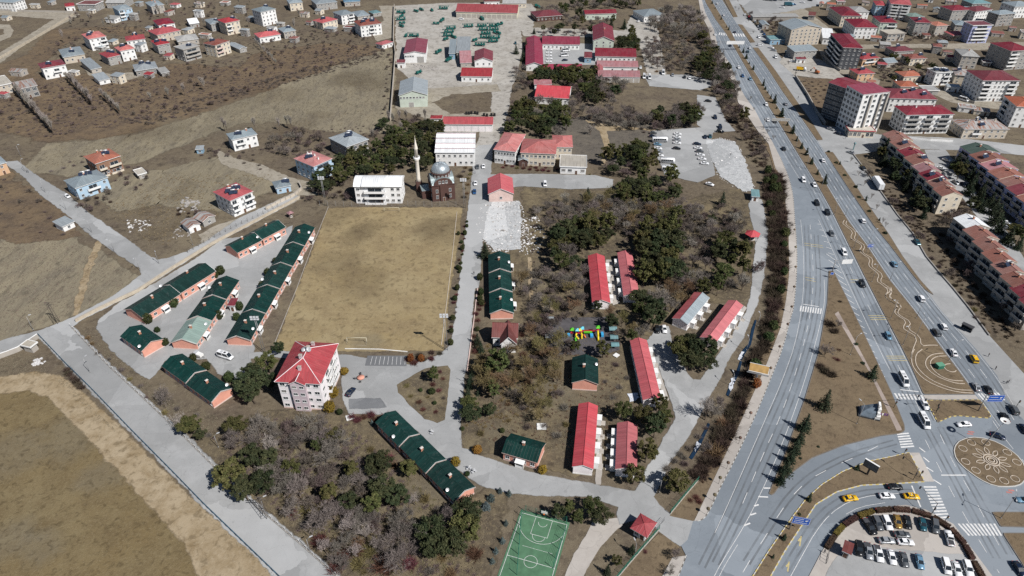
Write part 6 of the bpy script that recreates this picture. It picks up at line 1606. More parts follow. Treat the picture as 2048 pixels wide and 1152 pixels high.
# tipper and digger on the gravel yard
def tipper(u, v, d):
 p = P(u, v); q = P(u + d[0] * .05, v + d[1] * .05); ang = math.atan2(q.y - p.y, q.x - p.x); p.z = .2
 rt = thing('tipper_lorry', 'yellow tipper lorry with white cab on the gravel yard', 'lorry', p, ang)
 mb = MB(); mb.prism([(-3.6,-1.2),(1.2,-1.2),(1.2,1.2),(-3.6,1.2)],1.1,1.3,0)
 for y in (-1.2,1.1): mb.box(-3.6,1.2, y, y + .1,1.3,2.6,0)
 mb.box(1.1,1.2,-1.1,1.1,1.3,2.9,0); mb.box(-3.6,-3.5,-1.1,1.1,1.3,2.4,0); mb.obj('tipper_body', [CP['taxi']], rt)
 c = MB(); loft(c, [(1.4, ring(1.15,.6,2.8)),(3.0, ring(1.15,.55,2.7)),(3.4, ring(1.1,.6,1.6))],0); c.obj('cab', [CP['white']], rt)
 MB().box(3.1,3.36,-.95,.95,1.7,2.5,0).obj('windscreen', [AUTOG], rt)
 MB().box(-3.4,3.2,-.4,.4,.6,1.05,0).obj('chassis', [DARKM], rt)
 for x in (2.4,-1.4,-2.6):
  for y in (-1.0,1.0): put('wheel', car_parts('suv')['wheel'], rt, Tr(x, y, .5) @ Matrix.Scale(1.35,4))
tipper(1602,142,(1,.1))
def digger(u, v):
 rt = thing('excavator', 'orange excavator beside the yellow tipper lorry', 'excavator', P(u, v, .15),2.4)
 for y in (-1.0,1.0):
  MB().box(-1.7,1.7, y - .3, y + .3,0,.8,0).obj('track', [DARKM], rt)
 MB().box(-1.6,1.2,-1.2,1.2,.9,2.0,0).obj('house', [CP['orange']], rt)
 MB().box(.1,1.3,.2,1.15,2.0,2.95,0).obj('cab', [AUTOG], rt)
 MB().cyl((.9,-.3,1.8),(3.0,-.3,3.8),.28,.2,6).cyl((3.0,-.3,3.8),(4.6,-.3,1.9),.2,.16,6).obj('boom', [CP['orange']], rt)
 MB().prism([(4.3,-.8),(5.2,-.8),(5.2,.2),(4.3,.2)],1.0,1.8,0).obj('bucket', [DARKM], rt)
digger(1633,147)
# green drilling rigs in the depot yard
RIG = mat('rig_green', (.012,.115,.100),.5,.2,.6, dirt=.3)
def rig_meshes():
 b = MB(); b.box(-4.2,2.2,-1.2,1.2,1.05,1.25,0); b.box(-4.0,-2.4,-1.0,1.0,1.25,2.2,0); b.box(-1.9,-.4,-.9,.9,1.25,2.6,0); b.box(-4.2,4.2,-.45,.45,.65,1.05,1); b.box(.2,1.9,-1.1,-.4,1.25,1.9,0)
 c = MB(); loft(c, [(2.4, ring(1.15,.7,2.7)),(3.9, ring(1.15,.65,2.6)),(4.2, ring(1.1,.65,1.6))],0); c.box(3.85,4.15,-.95,.95,1.75,2.45,1)
 m = MB()
 for y in (-.45,.45):
  for z in (2.8,3.5): m.cyl((-5.2, y, z),(4.4, y, z),.07, n=4, m=0)
 for i in range(13):
  x = -5.2 + i * .8
  m.cyl((x, -.45,2.8),(x + .8 if i < 12 else x, -.45,3.5),.04, n=3, m=0, cap=False); m.cyl((x, .45,2.8),(x + .8 if i < 12 else x, .45,3.5),.04, n=3, m=0, cap=False); m.cyl((x, -.45,3.5),(x, .45,3.5),.04, n=3, m=0, cap=False)
 m.box(-5.4,-5.0,-.5,.5,2.6,3.6,0); m.box(-3.3,-3.0,-.5,.5,2.2,2.8,0); m.box(1.0,1.3,-.5,.5,1.25,2.8,0)
 return b.mesh('flatbed', [RIG, DARKM]), c.mesh('cab', [RIG, AUTOG]), m.mesh('mast', [RIG])
RB, RC_, RMm = rig_meshes()
trl = MB(); trl.box(-3.2,3.0,-1.1,1.1,.9,1.1,0); trl.box(-2.8,-.5,-.8,.8,1.1,2.2,0); trl.cyl((.4,0,1.7),(2.6,0,1.7),.6, n=10, m=0); trl.cyl((3.0,0,.9),(4.6,0,.7),.1, n=5, m=1); TRL = trl.mesh('frame', [RIG, DARKM])
def rig(i, u, v, a, kind):
 rt = thing('drilling_rig' if kind else 'compressor_trailer', None, 'drilling rig' if kind else 'trailer', P(u, v, .1), a, 'green machines in the depot yard')
 if kind:
  put('flatbed', RB, rt); put('cab', RC_, rt)
  if kind == 1: put('mast', RMm, rt)
  ws_ = [(3.2,0),(-2.2,0),(-3.3,0)]
 else:
  put('frame', TRL, rt); ws_ = [(-1.5,0),(1.5,0)]
 for x, _ in ws_:
  for y in (-1,1): put('wheel', car_parts('suv')['wheel'], rt, Tr(x, y, .5) @ Matrix.Scale(1.35,4))
 return rt
RIGS = {'along the left wall of the yard': [(802,27,1),(803,34,0),(802,41,1),(804,48,0),(803,54,0)], 'at the top of the yard': [(832,24,0),(843,21,0),(864,22,0),(887,19,1)], 'in front of the long depot': [(872,49,0),(884,43,2),(937,55,1),(964,39,2)],
  'in the middle block of machines': [(964,54,1),(987,54,1),(998,51,2),(967,61,1),(988,61,1)], 'beside the workshop roofs': [(902,59,1),(898,66,1),(896,73,1),(892,80,0),(908,76,0)], 'above the crimson-roofed shed': [(812,73,0),(828,74,1)],
  'in the lower block of machines': [(972,69,1),(994,68,2),(970,77,1),(990,78,1),(986,85,1),(960,92,1),(950,82,0)], 'below the workshops': [(877,106,2),(897,122,2)], 'beside the hall lawn': [(838,147,0),(1075,15,2)]}
for where, L_ in RIGS.items():
 for i, (u, v, k) in enumerate(sorted(L_)):
  r_ = rig(i, u, v, R.choice((0.05,3.1,.2,-.1)) if k == 1 else R.uniform(0,6.2), k)
  r_['label'] = ('green drilling rig ' if k == 1 else 'green drilling lorry ' if k else 'green compressor trailer ') + where + f', {ORD(i + 1)} from the left'

# ================================================================ walls, fences, lamps, signs, small things
POLE = mat('pole_grey', (.34,.34,.34),.5,.1, metal=.3)
POLED = mat('pole_dark', (.10,.085,.075),.7,.2)
WIRE = mat('fence_wire', (.30,.30,.30),.6,.1)
BLUEF = mat('blue_sheet', (.06,.19,.30),.5,.18,.5, dirt=.3)
GREENF = mat('green_mesh', (.03,.16,.11),.6,.15)
SIGNB = mat('sign_blue', (.015,.09,.42),.45,.05)
PLAST = mat('wall_plaster', (.48,.42,.33),.9,.15,.4, dirt=.4)
def wall(name, label, px, h, t, m, coping=None, piers=0, cat='wall'):
 pts = PP(px); o = pts[0].copy()
 rt = thing(name, label, cat, o)
 l = [q - o for q in pts]
 mb = MB(); ribbon(mb, l, -t / 2, t / 2,-.05, h); mb.obj('wall_body', [m], rt)
 if coping: mb = MB(); ribbon(mb, l, -t / 2 - .06, t / 2 + .06, h + .001, h + .12); mb.obj('coping', [coping], rt)
 if piers:
  pm = MB().box(-t / 2 - .1, t / 2 + .1,-t / 2 - .1, t / 2 + .1,0, h + .25).mesh('pier', [coping or m])
  for q in resample(l, piers): put('pier', pm, rt, Tr(*q))
 return rt
def fence(name, label, px, step, h, post, mesh_m=None, plinth=0.0, plm=None, rails=2, lean=.35, panel=None, cat='fence'):
 """posts one by one on a low plinth, rails or wires, optional sheet panels one by one"""
 pts = PP(px); o = pts[0].copy(); rt = thing(name, label, cat, o)
 l = [q - o for q in pts]; r = resample(l, step)
 if plinth: mb = MB(); ribbon(mb, l, -.16,.16,-.05, plinth); mb.obj('plinth', [plm or W['stone']], rt)
 if panel is None:
  pm = MB().box(-.06,.06,-.06,.06,0, h)
  if lean: pm.cyl((0,0, h),(0,-lean, h + lean),.05, n=4)
  pm = pm.mesh('post', [post])
  for i, q in enumerate(r):
   d = r[min(i + 1, len(r) - 1)] - r[max(0, i - 1)]; put('post', pm, rt, Tr(*q) @ Rz(math.atan2(d.y, d.x)))
  mb = MB()
  for k in range(rails):
   z = plinth + (h - plinth) * (k + .7) / rails
   for a, b in zip(r, r[1:]): mb.cyl((a.x, a.y, z),(b.x, b.y, z),.02, n=3, cap=False)
  mb.obj('rail', [mesh_m or WIRE], rt)
 else:
  pn = MB(); n = 8
  for i in range(n):
   x0, x1 = step * i / n, step * (i + 1) / n
   y0 = .03 * (i % 2); pn.box(x0 + .004, x1 - .004, y0 - .015, y0 + .015,.1, h, 0)
  pn.box(-.05,.05,-.09,-.02,0, h + .08,1)
  pn = pn.mesh('panel', [panel, post])
  for a, b in zip(r, r[1:]):
   d = b - a; put('panel', pn, rt, Tr(*a) @ Rz(math.atan2(d.y, d.x)))
 return rt
fence('wire_fence', 'wire fence with pale posts on a low wall along the wide lane', [(143,655),(220,735),(260,772),(360,866),(437,943),(512,1013),(600,1088),(676,1156)],3.1,2.2, W['white'], plinth=.55, rails=3)
fence('sheet_fence', 'low blue sheet metal fence along the stadium side of the lane', [(78,672),(135,732),(181,777),(266,865),(350,950),(410,1012),(512,1110),(570,1166)],2.4,1.5, DARKM, panel=BLUEF)
wall('lane_wall', 'long plastered wall along the upper side of the staff houses', [(152,645),(200,620),(275,585),(350,536),(425,490),(510,445),(600,397)],1.6,.3, PLAST, W['stone'])
fence('wire_fence', 'wire fence standing on the upper lane by the sheds', [(376,506),(425,478),(470,455),(512,436),(560,412)],3.0,2.0, POLED, rails=3, lean=0)
wall('lane_wall', 'pale wall with regular piers beside the little blue bungalow', [(533,420),(560,406),(590,392),(604,380),(598,368)],1.7,.3, W['beige'], W['stone'],3.0)
wall('stadium_wall', 'white block wall left of the stadium corner', [(-20,724),(20,710),(40,702),(78,676)],2.0,.3, W['stone'], W['white'])
wall('depot_wall', 'tall beige wall running up the left of the depot', [(781,242),(784,205),(789,140),(791,110),(787,82),(788,40),(789,14)],2.6,.4, W['beige'], W['stone'])
wall('field_wall', 'old garden wall at the top left beside the curved street', [(0,118),(45,92),(90,66),(152,28)],1.6,.4, PLAST)
wall('street_wall', 'long pale street wall at the top left', [(-10,22),(60,24),(152,26)],1.8,.3, W['stone'])
fence('mesh_fence', 'green mesh fence on a pale kerb north of the gate', [(1396,962),(1370,992),(1340,1029)],2.6,2.2, GREENF, GREENF, .4, W['stone'], rails=9, lean=0)
fence('mesh_fence', 'green mesh fence on a pale kerb south of the gate', [(1318,1060),(1290,1092),(1262,1124),(1230,1162)],2.6,2.2, GREENF, GREENF, .4, W['stone'], rails=9, lean=0)
wall('street_wall', 'dark wall on the far side of the bare plot by the office tower', [(1590,155),(1615,194),(1632,226),(1650,250)],2.0,.4, W['grey'], W['stone'])
wall('street_wall', 'dark kerb wall along the service road hedge', [(1707,310),(1739,352),(1767,392),(1795,431),(1825,467),(1852,514),(1880,548),(1906,578),(1936,615),(1978,672)],.6,.5, W['concrete'])
wall('street_wall', 'white garden wall in front of the black-banded block', [(1818,277),(1860,282),(1905,284)],1.6,.3, W['white'], W['stone'])
wall('street_wall', 'wall along the plot of the black and white block', [(1645,112),(1668,135),(1680,143)],1.8,.3, W['stone'])
wall('street_wall', 'garden wall left of the wide white block', [(1912,178),(1938,205),(1948,208)],1.6,.3, W['stone'])
fence('pitch_fence', 'thin net fence behind the far goal of the pitch', [(640,412),(720,413),(820,413),(928,414)],4.0,3.2, POLE, rails=4, lean=0)
fence('court_fence', 'tall green fence around the basketball court', [(1034,1150),(1044,1022),(1136,1048),(1100,1156)],3.0,3.2, GREENF, GREENF, rails=6, lean=0)
wall('pitch_kerb', 'low white kerb along the left side of the pitch', [(657,414),(622,500),(594,576),(548,690)],.25,.16, W['stone'], cat='kerb')
wall('pitch_kerb', 'low pale kerb along the right side of the pitch', [(914,424),(906,500),(897,576),(883,690)],.25,.2, W['beige'], cat='kerb')
wall('pitch_kerb', 'low pale kerb behind the near goal line', [(690,698),(760,699),(815,704)],.3,.2, W['white'], cat='kerb')
wall('avenue_kerb', 'pinkish low wall along the right of the avenue', [(955,578),(948,640),(940,700),(934,745)],.5,.3, W['palepink'], cat='wall')
# ---- goals
def goal(label, a, b):
 A, B = P(*a), P(*b); d = B - A; L = 7.32
 rt = thing('football_goal', label, 'goal', A, math.atan2(d.y, d.x))
 MB().cyl((0,0,0),(0,0,2.5),.09, n=6).obj('post', [W['paleyellow']], rt); MB().cyl((L, 0,0),(L, 0,2.5),.09, n=6).obj('post', [W['paleyellow']], rt)
 MB().cyl((-.05,0,2.5),(L + .05,0,2.5),.09, n=6).obj('crossbar', [W['paleyellow']], rt)
 MB().cyl((0,0,2.4),(0,1.4,0),.04, n=4).cyl((L, 0,2.4),(L, 1.4,0),.04, n=4).cyl((0,1.4,.05),(L, 1.4,.05),.04, n=4).obj('net_frame', [W['stone']], rt)
goal('pale football goal at the near end of the pitch', (734,686),(695,685)); goal('pale football goal at the far end of the pitch', (769,424),(800,424))
# ---- floodlight masts
def flood(label, u, v, h, big=True):
 rt = thing('floodlight_mast', label, 'floodlight', P(u, v))
 mb = MB()
 for sx in (-.45,.45): mb.cyl((sx, 0,0),(sx * .5,0, h),.11,.07,6)
 for i in range(int(h / 1.4)): mb.cyl((-.44,0,.7 + 1.4 * i),(.44 if i % 2 else -.3,0,1.4 + 1.4 * i if i % 2 else .7 + 1.4 * i),.035, n=4)
 mb.obj('mast', [POLE], rt)
 MB().box(-1.5,1.5,-.08,.08, h - .1, h + .05).box(-1.5,1.5,-.08,.08, h + .95, h + 1.05).obj('crossbar', [POLE], rt)
 lm = MB().box(-.42,.42,-.28,.05,-.34,.34,0).mesh('floodlight', [TANK])
 for i in range(3):
  for j in range(2): put('floodlight', lm, rt, Tr(-1.1 + 1.1 * i, -.12, h + .05 + .95 * j) @ Matrix.Rotation(rad(-25),4, 'X'))
flood('floodlight mast at the near right corner of the pitch', 893,701,16.0); flood('floodlight mast at the near left corner of the pitch', 529,706,16.0)
flood('floodlight mast at the far right corner of the pitch', 929,416,15); flood('floodlight mast at the far left corner of the pitch', 652,412,15)
# ---- street lamps
def lamp_mesh(h, arm, twin=False, top=False):
 mb = MB(); mb.cyl((0,0,0),(0,0, h),.10,.06,6,0); mb.cyl((0,0,0),(0,0,.5),.17,.15,6,0)
 hd = MB()
 for s in ((1,-1) if twin else (1,)):
  mb.cyl((0,0, h - .1),(s * arm, 0, h + .45),.05,.04,5,0)
  hd.prism([(s * arm - .15,-.17),(s * arm + .75 * s, -.13),(s * arm + .75 * s, .13),(s * arm - .15,.17)][::s], h + .4, h + .55,0)
 return mb.mesh('pole', [POLE]), hd.mesh('lamp_head', [TANK])
LAMPS = {'tall': lamp_mesh(9,1.6), 'twin': lamp_mesh(10,1.6, True), 'small': lamp_mesh(5.5,1.0), 'dark': lamp_mesh(6.5,.9)}
def lamp(kind, u, v, a, label, group='street lamps'):
 rt = thing('street_lamp', label, 'street lamp', P(u, v, .15), rad(a), group)
 put('pole', LAMPS[kind][0], rt); put('lamp_head', LAMPS[kind][1], rt)
for i, (u, v) in enumerate([(1743,564),(1781,637),(1805,690),(1707,497),(1668,430),(1640,385),(1612,338),(1590,300),(1566,262)]):
 lamp('tall', u, v, 200, f'street lamp on the left side of the median near {["the rumble strips", "the blue car", "the second rumble strips", "the lane sign", "the first black cars", "the white van", "the upper conifers", "the far black car", "the second gantry"][i]}')
for i, (u, v) in enumerate([(1779,562),(1832,637),(1897,722),(1735,495),(1690,432)]):
 lamp('tall', u, v, 20, f'street lamp on the right side of the median, {["level with the blue car", "level with the white car", "beside the ring-shaped bed", "at the start of the wave", "above the wave"][i]}')
lamp('twin', 1830,676,70, 'double street lamp in the bed above the ring pattern'); lamp('tall', 1713,848,120, 'pale street lamp on the lawn beside the monument'); lamp('twin', 2001,1037,60, 'double street lamp with raised arms right of the lower zebra')
lamp('small', 1269,1112,110, 'street lamp behind the fence below the gatehouse'); lamp('small', 1463,772,100, 'street lamp by the snow in the ditch'); lamp('small', 1515,652,100, 'street lamp at the upper end of the snow'); lamp('small', 1493,700,100, 'street lamp in the middle of the snowy ditch')
for i, (u, v) in enumerate([(529,1022),(620,1103),(521,985),(437,895)]): lamp('small', u, v, 30,['street lamp inside the wire fence where a power mast stands', 'street lamp inside the wire fence near the red shrubs', 'street lamp above the power mast by the fence', 'street lamp by the pines inside the wire fence'][i])
for i, (u, v) in enumerate([(1498,838),(1477,888),(1453,938),(1437,968),(1426,1002),(1413,1030),(1538,748),(1556,705),(1572,660),(1580,625),(1585,585),(1588,545),(1588,505),(1586,470)]):
 rt = thing('bollard_lamp', f'thin dark post on the striped pavement kerb, {ORD(sorted([838,888,938,968,1002,1030,748,705,660,625,585,545,505,470], reverse=True).index(v) + 1)} from the gate', 'post', P(u, v, .2),0, 'thin posts along the pavement')
 MB().cyl((0,0,0),(0,0,2.6),.06,.04,5).obj('shaft', [POLED], rt); MB().lathe([(.04,2.6),(.5,2.75),(.55,3.1),(.3,3.4),(.03,3.5)],7).obj('crown', [leaf_mat('young_twig', (.16,.12,.08),(.10,.08,.05))], rt)
for i, (u, v) in enumerate([(42,313),(50,343),(91,385),(133,420),(184,465),(229,503),(280,541),(318,527),(386,490),(67,660),(180,745)]):
 lamp('dark', u, v, 30 + 40 * i, f'dark pole beside the country lane, {ORD(i + 1)} from the top left', 'dark poles along the lane')
lamp('small', 1319,985,180, 'lamp at the inner corner of the gate road'); lamp('tall', 1700,640 + 70,30, 'lamp post on the lawn by the brick path')
def pylon(label, u, v, h):
 rt = thing('power_mast', label, 'power mast', P(u, v))
 mb = MB(); w0, w1 = .8,.3
 for sx in (-1,1):
  for sy in (-1,1): mb.cyl((sx * w0, sy * w0,0),(sx * w1, sy * w1, h),.06, n=4)
 for i in range(8):
  z0, z1 = h * i / 8, h * (i + 1) / 8; a, b = w0 + (w1 - w0) * i / 8, w0 + (w1 - w0) * (i + 1) / 8
  for k in range(4):
   c = [(-1,-1),(1,-1),(1,1),(-1,1)]; p, q = c[k], c[(k + 1) % 4]
   mb.cyl((p[0] * a, p[1] * a, z0),(q[0] * b, q[1] * b, z1),.03, n=3, cap=False)
 mb.obj('lattice', [POLED], rt)
 MB().box(-1.6,1.6,-.08,.08, h - 1.2, h - 1.05).box(-1.2,1.2,-.08,.08, h - .2, h - .05).obj('cross_arm', [POLED], rt)
pylon('dark lattice power mast in the dry meadow by the lane', 114,646,10); pylon('lattice power mast on the verge inside the wire fence', 530,1034,9)
# ---- signs
def sign(label, base, h, wd, hg, ang, arm=0.0, name='road_sign', m=None, lines=3, text_rows=True, foot=True, face_back=False):
 rt = thing(name, label, 'road sign', P(*base, .2), rad(ang))
 if arm: MB().cyl((0,0,0),(0,0, h),.2,.16,8).cyl((-arm * .1,0, h - .4),(arm, 0, h - .4),.1, n=6).cyl((0,0, h - 1.6),(arm, 0, h - 1.6),.1, n=6).obj('pole', [POLE], rt); x0 = arm - wd / 2
 else: MB().cyl((-wd * .3,.1,0),(-wd * .3,.1, h),.09, n=6).cyl((wd * .3,.1,0),(wd * .3,.1, h),.09, n=6).obj('pole', [POLE], rt); x0 = 0
 pn = MB(); pn.box(x0 - wd / 2, x0 + wd / 2,-.2,-.12, h - hg, h, 0); pn.box(x0 - wd / 2, x0 + wd / 2,-.119,-.08, h - hg, h, 1); p_ = pn.obj('panel', [m or SIGNB, STEEL], rt)
 t = MB(); b_ = .08
 t.box(x0 - wd / 2 + .05, x0 + wd / 2 - .05,-.21,-.201, h - b_ - .05, h - .05); t.box(x0 - wd / 2 + .05, x0 + wd / 2 - .05,-.21,-.201, h - hg + .05, h - hg + .05 + b_)
 t.box(x0 - wd / 2 + .05, x0 - wd / 2 + .05 + b_, -.21,-.201, h - hg + .14, h - .14); t.box(x0 + wd / 2 - .05 - b_, x0 + wd / 2 - .05,-.21,-.201, h - hg + .14, h - .14)
 if lines:
  rg = random.Random(int(base[0]))
  for k in range(lines):                                  # rows of white lettering too small to read
   z = h - hg * (k + .9) / (lines + .8); x = x0 - wd * .38
   while x < x0 + wd * (.12 if k < lines - 1 else .38):
    l_ = rg.uniform(.10,.2); t.box(x, x + l_, -.21,-.201, z - .14, z + .14); x += l_ + .1
  ax = x0 + wd * .3                                        # arrow
  t.face([(ax - .5,-.206, h - hg * .42),(ax, -.206, h - hg * .42 - .25),(ax + .5,-.206, h - hg * .25),(ax - .1,-.206, h - hg * .3)],0)
 t.obj('lettering', [WHITE], p_)
 if foot: MB().box(-1.0,1.0,-.8,.8,-.1,.1).obj('footing', [W['stone']], rt)
 return rt
sign('blue direction sign on the curved strip beside the slip road', (1578,1059),6.2,4.6,2.9,-12,4.4)
sign('large blue direction sign over the right zebra crossing', (1956,822),7.5,5.2,3.0,0,6.0, lines=2)
sign('small blue lane sign beside the wave pattern', (1735,508),5.2,2.6,1.6,0,0, lines=1)
sign('cantilever sign with white lane panels above the gore', (1663,547),7.0,4.6,2.2,5,7.5, m=W['white'], lines=0)
sign('long sign gantry reaching over the far carriageway', (1526,259),7.2,11.0,1.7,0,15.0, m=W['grey'], lines=0)
sign('pale sign gantry over the uppermost zebra crossing', (1438,101),7.5,14.0,2.6,0,19.0, m=W['white'], lines=0)
sign('small blue round-about sign on the gore tip', (1661,556),3.0,1.4,1.2,0,0, lines=0, foot=False)
# billboards
bb = thing('billboard', 'double billboard with tan faces on a thick white column', 'billboard', P(1511,762), rad(-20), s=.75)
MB().cyl((0,0,0),(0,0,8),.45,.4,10).obj('column', [WHITE], bb)
mb = MB(); mb.face([(-4.2,-1.6,6.9),(4.2,-1.6,6.9),(4.2,.9,9.4),(-4.2,.9,9.4)],0); mb.face([(-4.2,1.05,9.4),(4.2,1.05,9.4),(4.2,1.05,6.4),(-4.2,1.05,6.4)][::-1],0); mb.obj('panel', [mat('billboard_paper', (.40,.25,.09),.8,.2,.7, dirt=.3)], bb)
MB().box(-4.4,4.4,-1.8,-1.6,6.7,6.95).box(-4.4,4.4,.88,1.04,9.3,9.6).box(-4.45,-4.2,-1.7,1.0,6.7,6.85).box(4.2,4.45,-1.7,1.0,6.7,6.85).obj('frame', [WHITE], bb)
MB().box(-5.0,4.6,-2.6,-1.85,6.35,6.45).obj('walkway', [STEEL], bb)
b2 = thing('billboard', 'dark framed billboard on a stout leg in the curved strip', 'billboard', P(1734,949,.2), rad(-48))
MB().box(-.25,.25,-.25,.25,0,3.0).obj('column', [POLED], b2)
MB().box(-2.1,2.1,-.2,.2,2.6,5.4).obj('frame', [DARKM], b2); MB().box(-1.9,1.9,-.23,-.2,2.85,5.2).obj('panel', [mat('poster_dark', (.09,.11,.13),.3,.5,1.2, spec=.5)], b2); MB().box(-2.15,2.15,-.22,.3,5.4,5.5).obj('frame_cap', [WHITE], b2)
# traffic lights
def tlight(label, u, v, arm=0.0, a=0):
 rt = thing('traffic_light', label, 'traffic light', P(u, v, .2), rad(a), 'traffic lights at the junction')
 mb = MB().cyl((0,0,0),(0,0,5.4 if arm else 3.2),.09, n=6)
 if arm: mb.cyl((0,0,5.2),(arm, 0,5.5),.06, n=5)
 mb.obj('pole', [POLED], rt)
 hm = MB().box(-.18,.18,-.16,.16,0,1.0).mesh('signal_head', [DARKM])
 h_ = put('signal_head', hm, rt, Tr(0,-.2,2.3))
 for k, c in enumerate(((.3,.02,.02),(.35,.22,.02),(.02,.2,.06))): MB().cyl((0,-.37,3.12 - .3 * k),(0,-.4,3.12 - .3 * k),.1, n=8).obj('lens', [mat(('lens_red', 'lens_amber', 'lens_green')[k], c, .3)], h_, Tr(0,.2,-2.3))
 if arm: put('signal_head', hm, rt, Tr(arm, 0,4.5))
tlight('mast-arm traffic light left of the upper zebra crossing', 1787,816,7,5); tlight('traffic light at the tip of the triangular median', 1871,827,0); tlight('mast-arm traffic light on the median right of the zebra', 1872,826 - 3,5,175)
tlight('traffic light beside the short zebra on the slip road', 1806,911); tlight('mast-arm traffic light over the taxis', 1862,1030,6,110); tlight('traffic light on the paved tip right of the billboard', 1838,955); tlight('traffic light at the near corner of the hedge', 1888,1045); tlight('traffic light on the right kerb below the blue sign', 2032,814)
tlight('mast-arm traffic light above the billboard strip', 1826,960,5,120)
# flower lamp
fl = thing('flower_lamp', 'tall lamp with a ring of white petals over the roundabout', 'street lamp', P(1965,893,.3))
MB().cyl((0,0,0),(2.2,0,11.2),.14,.08,7).obj('pole', [POLE], fl)
pm = MB().prism([(.5,-.16),(1.35,-.26),(1.5,0),(1.35,.26),(.5,.16)],0,.07).mesh('petal', [WHITE])
for k in range(14): put('petal', pm, fl, Tr(2.2,0,11.2) @ Rz(2 * math.pi * k / 14) @ Matrix.Rotation(rad(-18),4, 'Y'))
# monument on the lawn
mo = thing('monument', 'grey and white angular stone monument on the conifer lawn', 'monument', P(1738,828,.25), rad(-18))
SLATE = mat('slate_blue', (.16,.20,.24),.5,.3,.8); MARB = mat('white_marble', (.78,.78,.76),.5,.06,1)
MB().prism([(-3.6,-2.4),(3.0,-2.6),(3.2,1.8),(-3.4,2.4)],0,.5).obj('plinth', [mat('plinth_dark', (.05,.055,.06),.5,.2)], mo)
mb = MB(); lo = [(-3.2,-2.0,.5),(1.6,-2.3,.5),(1.8,1.5,.5),(-3.0,2.0,.5)]; hi = [(-2.9,-1.5,1.2),(1.3,-1.7,2.6),(1.5,1.2,4.3),(-2.6,1.6,1.6)]
for i in range(4): mb.face([lo[i], lo[(i + 1) % 4], hi[(i + 1) % 4], hi[i]],0)
mb.face(hi, 0); mb.obj('sloping_block', [SLATE], mo)
mb = MB(); xs = 1.65
for z0, z1, y0, y1, x1 in ((.5,1.7,-2.3,-.9,2.9),(1.7,2.9,-2.0,-.2,2.5),(2.9,4.1,-1.4,.7,2.6),(4.1,5.0,-.5,1.4,2.3),(.5,4.1,-.85,1.5,2.1)): mb.box(xs + (.01 if z0 > .5 else .0), x1, y0, y1, z0, z1)
mb.obj('stepped_fin', [MARB], mo)
ls = thing('letter_sign', 'low curved sign of purple and white letters beside the monument', 'sign', P(1762,834,.25), rad(10))
for k in range(9):
 a_ = rad(160 - 14 * k); MB().box(-.22,.22,-.06,.06,0,.9 + .12 * (k % 2)).obj('letter', [mat('letter_purple', (.22,.10,.32),.5) if k % 3 else WHITE], ls, Tr(3.2 * math.cos(a_),2.2 * math.sin(a_) - 1.6,.1) @ Rz(a_ - rad(90)))
MB().cyl((-3.1,-.9,0),(-3.1,-.9,1.4),.08, n=5).obj('post', [WHITE], ls)
# green utility box, skips, shelters
ub_ = thing('utility_box', 'green metal utility box inside the ring-shaped bed', 'utility box', P(1878,735,.3),.2)
MB().box(-1.2,1.2,-.9,.9,0,1.5).obj('cabinet', [GREENF], ub_); MB().box(-1.3,1.3,-1.0,1.0,1.5,1.62).obj('lid', [mat('light_green', (.12,.30,.20),.6)], ub_)
bs = thing('bus_shelter', 'dark glass bus shelter on the service road', 'bus shelter', P(1932,660,.15), rad(-50))
MB().box(-1.9,1.9,.7,.78,0,2.3).box(-1.9,-1.82,-.7,.7,0,2.3).box(1.82,1.9,-.7,.7,0,2.3).obj('glass_wall', [AUTOG], bs); MB().prism([(-2.1,-1.0),(2.1,-1.0),(2.1,.9),(-2.1,.9)],2.3,2.42).obj('roof', [DARKM], bs); MB().box(-1.5,1.5,.2,.6,.4,.48).obj('bench', [STEEL], bs)
gt = thing('sliding_gate', 'steel sliding gate across the compound entrance', 'gate', P(1316,1058), math.atan2((P(1338,1033) - P(1316,1058)).y, (P(1338,1033) - P(1316,1058)).x))
Lg = (P(1338,1033) - P(1316,1058)).length
MB().box(0, Lg, -.05,.05,.0,.06).box(0, Lg, .4,.5,.0,.06).obj('rail', [STEEL], gt)
for k in range(8): MB().cyl((k * .5,.25,.06),(k * .5,.25,1.6),.03, n=4).obj('bar', [STEEL], gt)
MB().cyl((0,.25,1.6),(3.6,.25,1.6),.04, n=5).cyl((0,.25,.2),(3.6,.25,.2),.04, n=5).obj('frame', [STEEL], gt)
gg = thing('car_park_barrier', 'steel gate standing open at the car park mouth', 'gate', P(1652,1128,.2), rad(62))
for k in range(4): MB().box(k * 1.1, k * 1.1 + .06,-.04,.04,0,2.0).obj('upright', [DARKM], gg)
MB().box(0,3.36,-.03,.03,1.95,2.03).box(0,3.36,-.03,.03,.1,.16).obj('rail', [DARKM], gg)
# totem sign
tt = thing('totem_sign', 'turquoise totem sign at the corner of the lawn', 'sign', P(1706,300,.1)); MB().box(-.25,.25,-.15,.15,0,3.4).obj('column', [RF['teal']], tt); MB().lathe([(.1,3.4),(.6,3.7),(.7,4.1),(.5,4.6),(.1,4.8)],10).obj('emblem', [RF['teal']], tt)
# tyre stacks behind the long garage
tm = MB()
for i in range(5): tm.cyl((0,0, i * .36),(0,0, i * .36 + .34),.75, n=12)
TS = tm.mesh('tyre_stack', [TYRE])
for i, (u, v) in enumerate([(933,229),(938,229),(943,228),(950,228),(955,229),(968,232),(974,233),(983,232),(989,232)]):
 tag(put('tyre_stack', TS, None, Tr(*P(u, v))), f'stack of black tyres behind the long garage, {ORD(i + 1)} from the left', 'tyre stack', 'tyre stacks')
